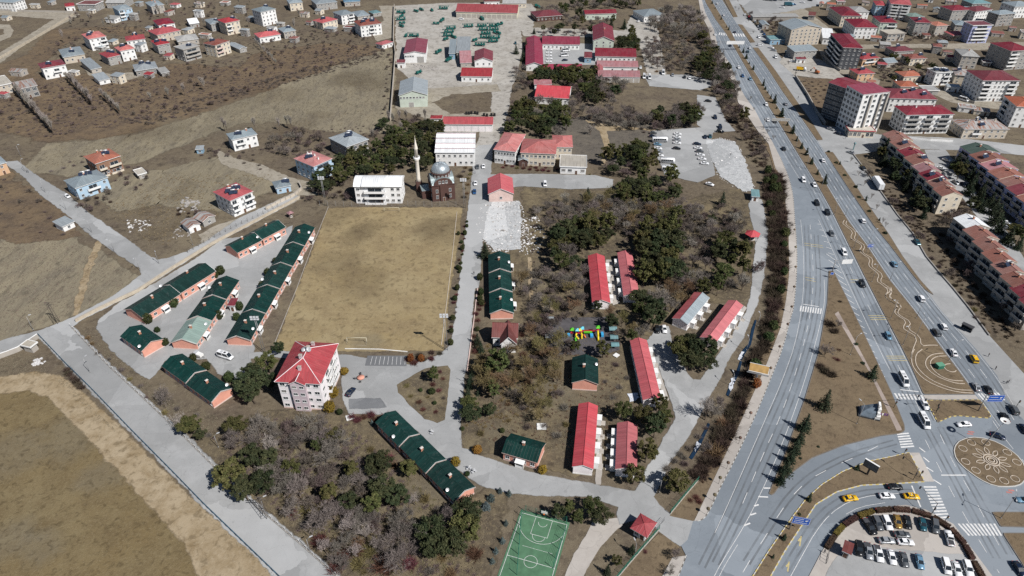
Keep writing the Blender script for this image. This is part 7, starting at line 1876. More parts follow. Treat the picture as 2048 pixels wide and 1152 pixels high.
# basketball hoops
for s_, y_, lab in ((1,0, 'basketball hoop with white backboard at the far end of the court'),(-1, cl, 'basketball hoop at the near end of the court')):
 h_ = thing('basketball_hoop', lab, 'hoop', CQ(mid, y_ - s_ * .9), math.atan2(ce.y, ce.x) + (0 if s_ > 0 else math.pi))
 MB().cyl((0,0,0),(0,0,2.8),.1, n=6).cyl((0,0,2.8),(0,-1.2,3.3),.07, n=5).obj('post', [POLE], h_); MB().box(-.9,.9,-1.27,-1.2,2.9,3.95).obj('backboard', [WHITE], h_); MB().lathe([(.23,3.05),(.25,3.07),(.23,3.09),(.21,3.07)],12, c=(0,-1.55)).obj('ring', [CP['orange']], h_)
# playground
pg = thing('play_tower', 'bright multicoloured climbing frame with yellow slides', 'playground', P(1163,672), s=.8)
PC = {k: mat('play_' + k, c, .35,.04,.5) for k, c in {'green': (.10,.50,.03), 'blue': (.05,.35,.65), 'yellow': (.75,.58,.02), 'red': (.50,.03,.04), 'cyan': (.15,.55,.68), 'orange': (.65,.18,.05), 'violet': (.16,.06,.30)}.items()}
def tower(x, y, h, rc_, roof='pyr'):
 for a in (-.65,.65):
  for b in (-.65,.65): MB().cyl((x + a, y + b, 0),(x + a, y + b, h + 1.5),.06, n=5).obj('post', [PC['violet']], pg)
 MB().box(x - .75, x + .75, y - .75, y + .75, h - .1, h).obj('deck', [PC['red']], pg)
 q = roof_mesh('pyr', 1.9,1.9,.9).obj('roof', [PC[rc_]] * 3, pg, Tr(x, y, h + 1.5))
for x, y, h, c in ((-4.6,1.2,1.4, 'green'),(-2.2,.6,1.6, 'cyan'),(.2,1.6,1.8, 'cyan'),(7.6,1.4,2.6, 'green'),(-.9,.9,1.4, 'yellow')): tower(x, y, h, c)
def slide(pts, r, c):
 mb = MB()
 for a, b in zip(pts, pts[1:]): mb.cyl(a, b, r, n=8)
 mb.obj('slide', [PC[c]], pg)
slide([(7.6,.6,2.8),(7.6,-1.5,1.7),(7.6,-3.6,.6),(7.6,-4.2,.45)],.45, 'yellow'); slide([(-2.4,-.2,1.8),(-3.0,-1.4,1.4),(-2.2,-2.4,1.0),(-1.6,-2.9,.5)],.42, 'yellow'); slide([(-.2,.4,1.7),(.1,-.9,1.2),(-.2,-1.9,.8),(.0,-2.6,.4)],.42, 'yellow'); slide([(.9,-.4,1.4),(1.8,-1.9,.5)],.35, 'orange')
slide([(-3.1,-2.6,1.2),(-3.2,-3.4,.8),(-2.9,-4.2,.4)],.4, 'green')
MB().box(1.1,6.8,1.3,2.1,1.7,1.8).box(1.1,6.8,1.3,1.36,1.8,2.6).obj('bridge', [PC['red']], pg); MB().box(1.1,5.0,.6,1.28,1.2,1.9).obj('tunnel', [PC['green']], pg); MB().box(4.0,5.4,-1.6,.4,.3,1.4).obj('play_panel', [PC['blue']], pg); MB().box(9.2,10.4,-1.2,1.4,.3,1.5).obj('play_panel', [PC['blue']], pg); MB().box(-6.8,-5.4,-.6,.8,.2,1.2).obj('play_panel', [PC['blue']], pg)
for i, (u, v, c) in enumerate([(1225,665, 'teal'),(1227,682, 'teal'),(1229,697, 'teal'),(1100,645, 'steel'),(1098,680, 'steel')]):
 rt = thing('play_hut', ['teal shelter on the right edge of the playground, uppermost', 'teal shelter on the right edge of the playground, middle', 'teal shelter on the right edge of the playground, lowest', 'pale table shelter on the left of the playground, upper', 'pale table shelter on the left of the playground, lower'][i], 'shelter', P(u, v))
 roof_mesh('gx', 3.0,2.4,.5).obj('roof', [RF[c]] * 3, rt, Tr(0,0,1.9))
 for a in (-1.2,1.2):
  for b in (-.9,.9): MB().cyl((a, b, 0),(a, b, 1.95),.06, n=5).obj('post', [STEEL], rt)
# outdoor gym, tables, litter-like small things
for i, (u, v, lab) in enumerate([(938,938, 'grey outdoor exercise machine by the lower drive, left'),(948,944, 'grey outdoor exercise machine by the lower drive, right'),(864,866, 'grey outdoor exercise machine beside the green-roofed terrace')]):
 rt = thing('exercise_machine', lab, 'exercise machine', P(u, v, .2),.6 * i)
 MB().cyl((0,0,0),(0,0,1.7),.07, n=6).cyl((-.7,0,1.6),(.7,0,1.6),.05, n=5).obj('frame', [TANK], rt); MB().box(-.8,-.2,-.5,.5,.3,.38).box(.2,.8,-.5,.5,.3,.38).obj('footplate', [TANK], rt); MB().lathe([(.3,1.0),(.36,1.05),(.3,1.1),(.26,1.05)],10).obj('wheel', [TANK], rt)
cc = thing('cart', 'white caravan-like cart beside the small green-roofed house', 'cart', P(399,713,.15), rad(-25))
MB().box(-1.7,1.5,-.8,.8,.5,1.5).obj('body', [WHITE], cc); MB().prism([(-1.8,-.9),(-.4,-.9),(-.4,.9),(-1.8,.9)],1.5,1.95).obj('cover', [TANK], cc); MB().cyl((1.5,0,.6),(2.6,0,.5),.06, n=5).obj('drawbar', [DARKM], cc)
for y in (-.8,.8): put('wheel', car_parts('hatch')['wheel'], cc, Tr(0, y, .33))
ft = thing('fire_pit_table', 'round terracotta table with dark chairs beside the pink block', 'table', P(722,757,.2))
MB().lathe([(.9,0),(.9,.5),(1.3,.55),(1.3,.7),(.02,.7)],12).obj('table_top', [W['salmon']], ft)
for k in range(4):
 a_ = k * 1.5 + .3; MB().box(-.3,.3,-.3,.3,.4,.48).box(-.3,.3,.25,.3,.48,1.0).box(-.26,-.2,-.26,-.2,0,.4).box(.2,.26,-.26,-.2,0,.4).box(-.26,-.2,.2,.26,0,.4).box(.2,.26,.2,.26,0,.4).obj('chair', [DARKM], ft, Tr(2.0 * math.cos(a_),2.0 * math.sin(a_),0) @ Rz(a_ - 1.57))
for i, (u, v, lab, s_) in enumerate([(1083,853, 'white sheet-covered pallet in the garden by the round shrub', 1.5),(700,835, 'white rubble sack heap left of the diagonal terrace', 1.3),(1196,656, 'white plank bench at the foot of the playground', 1.0)]):
 if i == 2: u, v = 1232,711
 rt = thing('pallet', lab, 'pallet', P(u, v, .1),.4 * i)
 for k in range(3): MB().box(-s_, s_, -s_ + k * s_ * .8,-s_ + k * s_ * .8 + .2,0,.14).obj('bearer', [W['stone']], rt)
 MB().box(-s_, s_, -s_, s_ * .8,.141,.3).obj('top_sheet', [WHITE], rt)
# ---- people
def person_mesh(stride, arms):
 me = bpy.data.meshes.new('body')
 J = [(0,0,.95),(0,0,1.2),(0,0,1.42),(0,.01,1.53),(0,.02,1.66),(.10,0,.9),(.11, stride, .5),(.11,-.02 + stride * .6,.08),(.12,-.17 + stride * .6,.04),(-.10,0,.9),(-.11,-stride, .5),(-.11,.02 - stride * 1.4,.08),(-.12,-.13 - stride * 1.4,.04),(.19,0,1.40),(.24, arms, 1.13),(.22, arms * 2 - .08,.88),(-.19,0,1.40),(-.24,-arms, 1.13),(-.22,-arms * 2 - .08,.88),(0,.01,1.76)]
 E = [(0,1),(1,2),(2,3),(3,4),(4,19),(0,5),(5,6),(6,7),(7,8),(0,9),(9,10),(10,11),(11,12),(2,13),(13,14),(14,15),(2,16),(16,17),(17,18)]
 RR = [.15,.14,.15,.06,.10,.10,.075,.05,.045,.10,.075,.05,.045,.07,.052,.04,.07,.052,.04,.075]
 me.from_pydata(J, E, [])
 o = put('tmp', me); sk = o.modifiers.new('s', 'SKIN'); o.modifiers.new('u', 'SUBSURF').levels = 1
 for i, r in enumerate(RR): me.skin_vertices[0].data[i].radius = (r, r * .85)
 me.skin_vertices[0].data[0].use_root = True
 dg = bpy.context.evaluated_depsgraph_get(); dg.update()
 m2 = bpy.data.meshes.new_from_object(o.evaluated_get(dg)); bpy.data.objects.remove(o)
 m2.materials.clear()
 for x in (mat('jacket', (.03,.03,.04),.8), mat('trousers', (.02,.025,.04),.8), mat('skin', (.42,.26,.18),.6), mat('hair', (.015,.012,.01),.7)): m2.materials.append(x)
 for p in m2.polygons:
  z, y = p.center.z, p.center.y
  p.material_index = 1 if z < .93 else 0 if z < 1.50 and not (z < .95 and abs(p.center.x) > .18) else (3 if z > 1.68 or y > .07 else 2); p.use_smooth = True
 return m2
PM = [person_mesh(.12,.08), person_mesh(.03,.02)]
JK = {'black': mat('jacket', (.03,.03,.04)), 'red': mat('jacket_red', (.28,.03,.03),.8), 'grey': mat('jacket_grey', (.16,.16,.17),.8), 'blue': mat('jacket_blue', (.04,.07,.16),.8)}
for i, (u, v, c, lab) in enumerate([(1976,713, 'black', 'person in black walking on the kerb by the yellow taxi van'),(1990,739, 'black', 'person in black standing at the kerb below the taxi van'),(2012,768, 'grey', 'person in grey at the corner above the blue sign'),(2016,766, 'black', 'person in black beside the one in grey at the corner'),
         (1596,197, 'black', 'person in dark clothes on the service road by the bare trees'),(1461,311, 'black', 'person in dark clothes standing on the white slab'),(54,345, 'black', 'person in black, left of two on the country lane'),(57,345, 'grey', 'person in grey, right of two on the country lane'),
         (1749,1022, 'red', 'person in a red jacket on the pavement above the car park hedge'),(1648,1106, 'grey', 'person in grey by the end of the hedge'),(1533,279, 'black', 'person in black on the pavement near the second gantry'),(950,347, 'blue', 'person in a blue jacket on the avenue by the clinic'),(948,549, 'black', 'person in black on the avenue beside the pitch'),(1691,277, 'black', 'person in black in front of the shop under the tower'),(953,840, 'grey', 'person in grey under the conifers beside the lower avenue')]):
 o = put('person', PM[i % 2], None, Tr(*P(u, v, .22)) @ Rz(1.3 * i)); setmat(o, 0, JK[c]); tag(o, lab, 'person')

# ================================================================ trees, shrubs, hedges, weeds
NR = np.random.RandomState(11)
PINE = leaf_mat('pine_needles', (0.044,0.056,0.019),(0.102,0.102,0.039))
PINEB = leaf_mat('pine_needles_dark', (0.026,0.038,0.018),(0.062,0.067,0.031))
SPRUCE = leaf_mat('spruce_needles', (.018,.032,.020),(.046,.060,.034))
BLUES = leaf_mat('blue_spruce', (.060,.085,.085),(.11,.14,.14))
THUJA = leaf_mat('thuja_gold', (.16,.085,.018),(.26,.15,.03))
THUJAG = leaf_mat('thuja_green', (.025,.038,.014),(.055,.068,.026))
BARK = mat('tree_bark', (.13,.10,.075),.95,.25,1.0, rnd=.2)
TWIG = leaf_mat('bare_twigs', (.138,.120,.106),(.215,.190,.168),.2)
TWIGP = leaf_mat('bare_twigs_purple', (.108,.086,.076),(.168,.136,.120),.2)
TWIGR = leaf_mat('red_twigs', (.095,.040,.034),(.150,.070,.055),.25)
TWIGL = leaf_mat('pale_twigs', (.27,.242,.212),(.38,.345,.305),.15)
TWIGD = leaf_mat('dark_twigs', (0.056,0.042,0.032),(0.096,0.074,0.053),.25)
TWIGO = leaf_mat('olive_twigs', (0.153,0.119,0.056),(0.230,0.180,0.090),.2)
STRAW = leaf_mat('dry_grass', (0.187,0.151,0.089),(0.255,0.212,0.132),.15)
STRAWG = leaf_mat('dry_grass_grey', (0.157,0.132,0.095),(0.212,0.183,0.132),.15)

def tri_mesh(name, V, m, quads=None):
 """V: (n,3,3) triangles (and optional (k,4,3) quads)"""
 me = bpy.data.meshes.new(name)
 v = V.reshape(-1,3); n = len(V)
 nv = len(v); vv = v; faces = np.arange(nv).reshape(-1,3)
 nq = 0
 if quads is not None and len(quads):
  vv = np.concatenate([v, quads.reshape(-1,3)]); nq = len(quads)
 me.vertices.add(len(vv)); me.vertices.foreach_set('co', vv.astype(np.float32).ravel())
 me.loops.add(nv + nq * 4); me.loops.foreach_set('vertex_index', np.arange(nv + nq * 4, dtype=np.int32))
 me.polygons.add(n + nq)
 ls = np.concatenate([np.arange(n) * 3, nv + np.arange(nq) * 4]).astype(np.int32)
 me.polygons.foreach_set('loop_start', ls)
 me.update(calc_edges=True)
 me.materials.append(m)
 return me
def unit(a): return a / np.maximum(1e-9, np.linalg.norm(a, axis=-1, keepdims=True))
def leaves(C, size, up=.5, rs=NR, out=None):
 """one triangle per centre, normals biased upwards / outwards"""
 n = len(C)
 nrm = unit(rs.normal(size=(n, 3)) + np.array([0,0, up]) + (0 if out is None else out))
 a = unit(np.cross(nrm, rs.normal(size=(n, 3)))); b = np.cross(nrm, a)
 s = (size * rs.uniform(.6,1.35, size=n))[:, None]
 return np.stack([C + a * s, C - a * s * .6 + b * s * .8, C - a * s * .6 - b * s * .8],1)
def pine_crown(seed, r, zc, rz, clumps=46, per=70, cs=.26, leaf=.22, flat=.6):
 rs = np.random.RandomState(seed)
 d = unit(rs.normal(size=(clumps, 3))); d[:, 2] = np.abs(d[:, 2]) * rs.choice([1,1,-.6], clumps)
 rad_ = rs.uniform(.35,1.18, clumps)[:, None] ** .7
 C = d * rad_ * np.array([r, r, rz]); C[:, 2] += zc
 out = []
 for c in C:
  q = unit(rs.normal(size=(per, 3))) * (rs.uniform(0,1,(per, 1)) ** .45) * np.array([r * cs, r * cs, r * cs * flat])
  out.append(leaves(c + q, leaf, .7, rs, unit(q) * .8))
 return np.concatenate(out)
def spruce_crown(seed, r, h, z0=.6, rings=16, leaf=.2):
 rs = np.random.RandomState(seed); out = []
 for k in range(rings):
  t = k / rings; z = z0 + (h - z0) * t; rr = r * (1 - t) ** .85 * rs.uniform(.85,1.1)
  nb = max(5, int(13 * (1 - t) + 4)); a0 = rs.uniform(0,6.3)
  for j in range(nb):
   a = a0 + 2 * math.pi * j / nb + rs.uniform(-.2,.2); L = rr * rs.uniform(.75,1.12)
   m = max(4, int(14 * L / r)); s = rs.uniform(.05,1, m)
   c = np.stack([np.cos(a) * s * L, np.sin(a) * s * L, z - s * L * .28 + rs.uniform(-.05,.05, m)],1) + rs.normal(size=(m, 3)) * .10
   out.append(leaves(c, leaf, .9, rs))
 return np.concatenate(out)
def round_crown(seed, rx, rz, zc, n=900, leaf=.16, shell=.4):
 rs = np.random.RandomState(seed)
 d = unit(rs.normal(size=(n, 3))); rr = rs.uniform(shell, 1,(n, 1)) ** .5
 lump = 1 + .14 * np.sin(d[:, :1] * 5 + seed) * np.cos(d[:, 1:2] * 4.3 + d[:, 2:] * 3)
 C = d * rr * lump * np.array([rx, rx, rz]); C[:, 2] += zc
 C[:, 2] = np.maximum(C[:, 2],.1)
 return leaves(C, leaf, .3, rs, d * 1.2)
def branch_tree(seed, h, spread, levels=4, trunk=.16, kids=4, first=.25, up=.25, twig_w=.028, twigs=3, tl=.6):
 """bare broadleaf: returns limb tubes (MB), twig triangles"""
 rs = random.Random(seed); mb = MB(); tw = []
 def grow(p, d, L, r, lv):
  q = p + d * L
  if lv <= 1: mb.cyl(p, q, r, r * .65,5 if lv == 0 else 4,0, cap=False)
  else:
   s = d.cross(Vector((rs.uniform(-1,1), rs.uniform(-1,1), rs.uniform(-1,1)))).normalized() * max(r, twig_w)
   tw.append((p + s, p - s, q))
  if lv >= levels:
   for _ in range(twigs):
    e = (d + Vector((rs.gauss(0,.6), rs.gauss(0,.6), rs.gauss(.16,.75)))).normalized()
    b = p.lerp(q, rs.uniform(.2,1)); f = b + e * L * tl * rs.uniform(.6,1.3)
    s = e.cross(Vector((rs.uniform(-1,1), rs.uniform(-1,1), rs.uniform(-1,1)))).normalized() * twig_w
    tw.append((b + s, b - s, f))
   return
  n = kids if lv else kids + 2
  for k in range(n):
   t = rs.uniform(.35,1) if lv else rs.uniform(.55,1)
   ang = rs.uniform(0,6.283); o = d.orthogonal().normalized(); o.rotate(Matrix.Rotation(ang, 3, d))
   e = (d * rs.uniform(.55,.95) + o * spread * rs.uniform(.6,1.1) + Vector((0,0, up))).normalized()
   grow(p.lerp(q, t), e, L * (rs.uniform(.62,.85) if lv else rs.uniform(.75,1.05)), r * .6, lv + 1)
 grow(Vector((0,0,-.1)), Vector((rs.uniform(-.08,.08), rs.uniform(-.08,.08),1)).normalized(), h * first, trunk, 0)
 return mb, np.array([[tuple(x) for x in t] for t in tw])
def trunk_mesh(r, h, m=None, lean=.0):
 mb = MB(); mb.cyl((0,0,-.2),(lean * .5,0, h * .5), r, r * .75,6).cyl((lean * .5,0, h * .5),(lean, 0, h), r * .75, r * .3,6)
 for k in range(3):
  a = 2.1 * k; mb.cyl((lean * .6,0, h * (.55 + .12 * k)),(lean + math.cos(a) * h * .2, math.sin(a) * h * .2, h * (.75 + .1 * k)), r * .35, r * .12,4)
 return mb.mesh('trunk', [m or BARK])
KIND = {}   # kind -> list of [(part name, mesh),...] variants
def reg(kind, variants): KIND[kind] = variants
reg('pine_tree', [[('trunk', trunk_mesh(.17,5.0, lean=.3 * (i - 2))),('crown', tri_mesh('crown', pine_crown(20 + i, (2.6,2.9,2.1,3.2,2.3,2.8,2.5)[i],(4.4,4.2,4.6,4.0,4.8,4.3,4.5)[i],(2.7,2.3,3.4,2.0,3.2,2.5,2.9)[i]), PINE if i % 3 else PINEB))] for i in range(7)])
reg('spruce_tree', [[('trunk', trunk_mesh(.14,6.4)),('crown', tri_mesh('crown', spruce_crown(40 + i, 2.5 + .2 * i, 7.4 + .4 * i, leaf=.24), SPRUCE))] for i in range(4)])
reg('young_spruce', [[('trunk', trunk_mesh(.06,1.6)),('crown', tri_mesh('crown', spruce_crown(50 + i, .75,2.3 + .3 * i, .2,10,.12), SPRUCE))] for i in range(3)])
reg('blue_spruce', [[('trunk', trunk_mesh(.08,2.0)),('crown', tri_mesh('crown', spruce_crown(60 + i, 1.2,2.9,.15,11,.15), BLUES))] for i in range(2)])
def bare(kind, m, n, seed, **k):
 vs = []
 for i in range(n):
  mb, t = branch_tree(seed + i, **k)
  vs.append([('trunk', mb.mesh('trunk', [BARK])),('crown', tri_mesh('crown', t, m))])
 reg(kind, vs)
bare('bare_tree', TWIG, 5,100, h=8.2, spread=.78, twig_w=.034, twigs=5)
bare('bare_fruit_tree', TWIGP, 5,130, h=6.4, spread=.95, first=.18, up=.12, trunk=.13, twig_w=.034, twigs=5)
bare('brown_tree', TWIGO, 4,280, h=10.5, spread=.62, first=.26, up=.3, trunk=.18, twig_w=.036, twigs=5)
bare('spreading_tree', TWIGP, 5,250, h=7.4, spread=.9, first=.2, up=.15, trunk=.15, twig_w=.034, twigs=5)
bare('pale_bare_tree', TWIGL, 3,160, h=9.0, spread=.6, up=.35, twig_w=.03, twigs=4)
bare('poplar', TWIGL, 3,190, h=10, spread=.34, up=.7, first=.28, trunk=.12, kids=4, twig_w=.03, twigs=4)
bare('kerbside_sapling', TWIG, 3,220, h=5.0, spread=.55, levels=3, kids=4, trunk=.07, twig_w=.018, up=.35)
def shrub(seed, r, h, n=240, w=.03):
 rs = np.random.RandomState(seed)
 b = rs.normal(size=(n, 3)) * np.array([r * .22, r * .22,0])
 d = unit(np.stack([rs.normal(size=n) * .75, rs.normal(size=n) * .75, rs.uniform(.35,1.1, n)],1))
 L = rs.uniform(.45,1.0, n)[:, None]; q = b + d * L * np.array([r * 1.2, r * 1.2, h])
 q2 = np.concatenate([q, b + d * L * .6 * np.array([r * 1.2, r * 1.2, h])]); b2 = np.concatenate([b, b + d * L * .2 * r])
 e = unit(np.cross(np.concatenate([d, d]), rs.normal(size=(2 * n, 3)))) * w
 tip = q2 + rs.normal(size=(2 * n, 3)) * .14 * r
 return np.stack([b2 + e, b2 - e, tip],1)
def shrub_kind(kind, m, seed, r, h, n=240, w=.035, leaf=0):
 vs = []
 for i in range(4):
  t = shrub(seed + i, r, h, n, w)
  st = MB()
  for k in range(5): st.cyl((.05 * k - .1,.04 * k - .08,-.1),(math.cos(k * 1.3) * r * .4, math.sin(k * 1.3) * r * .4, h * .5),.035,.015,4, cap=False)
  vs.append([('stem', st.mesh('stem', [BARK])),('twigs', tri_mesh('twigs', t, m))])
 reg(kind, vs)
shrub_kind('bare_shrub', TWIGP, 300,1.5,1.8); shrub_kind('red_shrub', TWIGR, 320,1.6,1.7,340,.045); shrub_kind('dark_shrub', TWIGD, 340,1.5,1.9,300,.045); shrub_kind('olive_shrub', TWIGO, 360,1.5,1.8,320,.04); shrub_kind('grey_shrub', TWIG, 380,1.6,2.0,260,.03)
reg('dwarf_conifer', [[('stem', trunk_mesh(.05,.8)),('crown', tri_mesh('crown', round_crown(70 + i, 1.0,1.15,1.15), THUJAG))] for i in range(2)])
reg('gold_thuja', [[('stem', trunk_mesh(.05,.8)),('crown', tri_mesh('crown', round_crown(75 + i, 1.25,1.4,1.35), THUJA))] for i in range(2)])
reg('juniper', [[('stem', trunk_mesh(.04,.5)),('crown', tri_mesh('crown', round_crown(80 + i, .9,.6,.5,500), SPRUCE))] for i in range(2)])
CATS = {'pine_tree': 'tree', 'spruce_tree': 'tree', 'young_spruce': 'tree', 'blue_spruce': 'tree', 'bare_tree': 'tree', 'bare_fruit_tree': 'tree', 'spreading_tree': 'tree', 'brown_tree': 'tree', 'pale_bare_tree': 'tree', 'poplar': 'tree', 'kerbside_sapling': 'tree'}
DESC = {'pine_tree': 'dark green pine', 'spruce_tree': 'dark pointed spruce', 'young_spruce': 'small young spruce', 'blue_spruce': 'blue grey spruce', 'bare_tree': 'bare grey tree', 'bare_fruit_tree': 'bare fruit tree', 'spreading_tree': 'bare spreading tree', 'brown_tree': 'tall brown tree', 'pale_bare_tree': 'pale bare tree', 'poplar': 'tall pale bare poplar',
  'kerbside_sapling': 'thin bare sapling', 'bare_shrub': 'bare purplish shrub', 'red_shrub': 'reddish brown shrub', 'dark_shrub': 'dark bare bush', 'olive_shrub': 'olive brown bush', 'grey_shrub': 'grey bare bush', 'dwarf_conifer': 'round green conifer bush', 'gold_thuja': 'round golden brown thuja', 'juniper': 'low dark juniper'}
COUNT = {}
PENDING = {}   # (kind, place) -> list of placements
def plant(kind, p, s, place):
 PENDING.setdefault((kind, place),[]).append((p, s, R.uniform(0,6.283), R.randrange(len(KIND[kind]))))
def near(xs, ys):
 return [q for q in BOXES if min(xs) - 40 < q[0].x < max(xs) + 40 and min(ys) - 40 < q[0].y < max(ys) + 40]
def hits(p, r, boxes=None):
 for c, a, hw, hd in (BOXES if boxes is None else boxes):
  d = p - c
  x = d.x * math.cos(a) + d.y * math.sin(a); y = -d.x * math.sin(a) + d.y * math.cos(a)
  if abs(x) < hw + r and abs(y) < hd + r: return True
 return False
def grove(place, px, spacing, mix, smin=.8, smax=1.25, clear=.3, jit=1.0):
 """scatter plants over a patch, at least `spacing` metres apart, off the buildings and vehicles"""
 poly = PP(px)
 xs = [q.x for q in poly]; ys = [q.y for q in poly]
 got = []; tries = int((max(xs) - min(xs)) * (max(ys) - min(ys)) / spacing ** 2 * 9) + 30
 kinds = [k for k, w_ in mix for _ in range(w_)]; nb = near(xs, ys)
 for _ in range(min(tries, 9000)):
  p = Vector((R.uniform(min(xs), max(xs)), R.uniform(min(ys), max(ys)),0))
  if not inside(p, poly) or any((p - q).length < spacing * jit for q in got[-400:]) or hits(p, clear, nb): continue
  got.append(p); plant(R.choice(kinds), p, R.uniform(smin, smax), place)
def one(kind, place, pts, smin=.9, smax=1.1):
 for q in pts: plant(kind, P(q[0], q[1]), q[2] if len(q) > 2 else R.uniform(smin, smax), place)
PI, SP, BT, FT, ST_, BN, PB, PO, BS, RS, DS, OS, GS = 'pine_tree', 'spruce_tree', 'bare_tree', 'bare_fruit_tree', 'spreading_tree', 'brown_tree', 'pale_bare_tree', 'poplar', 'bare_shrub', 'red_shrub', 'dark_shrub', 'olive_shrub', 'grey_shrub'
# --- pines
grove('behind the white school', [(668,338),(700,318),(760,295),(830,262),(885,258),(886,285),(865,310),(864,345),(815,350),(760,356),(705,360),(650,392),(628,382)],5.2,[(PI, 1)],0.84,1.32)
grove('in the wood above the clinic', [(1012,258),(1040,225),(1080,212),(1120,220),(1140,250),(1130,285),(1060,272),(1015,270)],5.5,[(PI, 5),(BT, 1)],0.90,1.38)
grove('right of the clinic', [(1200,345),(1225,312),(1280,298),(1312,305),(1302,345),(1262,358),(1215,352)],5.2,[(PI, 5),(ST_, 1)],0.95,1.44)
grove('below the parking court', [(1228,385),(1290,365),(1350,362),(1352,405),(1300,420),(1240,405)],5.2,[(PI, 5),(ST_, 1)],1.01,1.49)
grove('in the park clump above the huts', [(1110,475),(1160,455),(1212,465),(1218,495),(1172,515),(1150,540),(1105,545)],5.2,[(PI, 6),(BT, 1)],1.01,1.49)
grove('in the tall clump right of the huts', [(1285,470),(1340,475),(1352,540),(1340,575),(1285,580),(1278,530)],5.0,[(PI, 1)],1.23,1.72)
grove('below the crimson gazebo', [(1418,505),(1450,490),(1490,510),(1512,545),(1490,560),(1440,540)],5.2,[(PI, 6),(ST_, 1)],1.01,1.44)
grove('above the grey and red hut', [(1385,560),(1440,560),(1490,575),(1470,600),(1430,600),(1390,595)],5.5,[(PI, 3),(BT, 1)],1.01,1.38)
grove('between the huts and the playground', [(1268,605),(1320,605),(1322,650),(1305,690),(1280,690),(1268,650)],5.5,[(PI, 5),(BT, 1)],1.06,1.55)
grove('on the triangular island by the ditch road', [(1352,712),(1392,698),(1425,712),(1422,735),(1395,757),(1365,748)],4.8,[(PI, 1)],1.12,1.49)
grove('between the long huts', [(1240,835),(1310,818),(1350,830),(1345,862),(1300,880),(1245,865)],5.2,[(PI, 6),(BT, 1)],1.01,1.49)
grove('north of the basketball court', [(1110,1036),(1150,1020),(1228,1032),(1220,1048),(1180,1050),(1118,1048)],3.6,[(PI, 1)],.72,.95)
grove('behind the fence below the gatehouse', [(1232,1105),(1268,1098),(1255,1130),(1230,1165),(1205,1165),(1215,1115)],3.6,[(PI, 3),(SP, 1)],.5,.72)
grove('in the middle of the lower grove', [(655,1000),(700,940),(760,950),(800,1000),(780,1040),(720,1045),(680,1030)],5.0,[(PI, 8),(GS, 1)],1.01,1.49)
grove('at the left of the lower grove', [(455,965),(500,915),(585,935),(590,975),(520,1010),(470,1000)],5.2,[(PI, 6),(GS, 1)],0.95,1.38)
grove('at the right of the lower grove', [(870,1060),(900,1035),(940,1045),(930,1100),(880,1125),(845,1110)],5.2,[(PI, 4),(BT, 1)],0.95,1.38)
grove('left of the pink apartment block', [(490,790),(520,745),(550,745),(548,790),(510,815)],4.8,[(PI, 1)],1.12,1.49)
one(PI, 'scattered in the lower lawns', [(385,868,1.1),(478,870,1.2),(672,890,.9),(640,905,.8),(1350,985,1.3),(1290,925,1.2),(1265,968,1.0),(1262,690,.9),(1205,715,1.0),(1150,705,.8),(870,765,.8),(560,708,.7),(405,880,.7)])
one('dwarf_conifer', 'among the staff houses', [(442,548,1.7),(432,556,1.5),(298,646,1.8),(349,613,1.6),(440,638,1.6),(404,678,1.5),(552,527,1.2),(537,552,1.5),(527,578,1.5),(481,620,1.6),(475,640,1.3),(414,738,1.5),(460,762,1.7),(388,722,1.4),(331,690,1.4),(316,664,1.0),(864,787,1.1),(538,605,1.2)])
grove('around the U-shaped barracks', [(1060,165),(1090,152),(1150,150),(1190,152),(1190,172),(1130,175),(1070,175)],5.5,[(PI, 5),(ST_, 1)],0.95,1.38)
grove('along the top edge of the compound', [(1075,28),(1165,8),(1270,10),(1280,22),(1240,18),(1135,22),(1130,36)],5.4,[(BT, 3),(PI, 2)],.9,1.2)
grove('right of the barracks', [(1238,95),(1262,75),(1275,95),(1276,112),(1240,112)],5.5,[(PI, 1)],1.01,1.38)
grove('between the northern roofs', [(1075,68),(1110,62),(1180,64),(1185,74),(1090,74)],6.8,[(PI, 2),(ST_, 2)],0.90,1.26)
grove('near the top edge of the compound', [(1130,40),(1165,36),(1170,48),(1230,46),(1228,55),(1140,56)],6.8,[(PI, 3),(BT, 2)],0.90,1.26)
grove('beside the highway trees', [(1385,135),(1420,118),(1450,150),(1440,172),(1400,165)],5.7,[(PI, 4),(BT, 1)],1.01,1.44)
grove('left of the parking court', [(1290,250),(1340,225),(1400,235),(1390,262),(1330,262)],5.9,[(PI, 3),(BT, 2)],1.01,1.38)
grove('right of the bright red hall', [(1160,195),(1190,180),(1230,195),(1225,215),(1180,215)],5.7,[(PI, 3),(BT, 1)],1.01,1.38)
grove('between the bright red hall and the wood', [(1025,215),(1060,205),(1060,235),(1030,240)],5.7,[(PI, 2),(ST_, 2)],0.90,1.26)
grove('in front of the upper terrace', [(1752,305),(1790,315),(1840,375),(1862,425),(1845,440),(1800,385),(1760,330)],4.6,[(SP, 3),(PI, 2)],.9,1.25)
grove('between the two upper terraces', [(1900,322),(1935,345),(1985,420),(2040,490),(2048,530),(2005,480),(1950,410),(1905,350)],5.0,[(SP, 3),(PI, 1)],.9,1.3)
one(SP, 'standing alone', [(1032,108,.9),(1046,122,1.1),(1052,100,.9),(1068,68,.8),(1248,58,1.3),(1222,55,1.0),(970,515,1.1),(1962,425,.9),(1175,395,.9),(1443,410,.8)])
one(SP, 'in the row on the conifer island', [(1646,819,1.0),(1607,862,.95),(1597,888,.8),(1588,908,.85),(1579,926,.8),(1569,947,.8),(1559,968,.85),(1742,757,.75)])
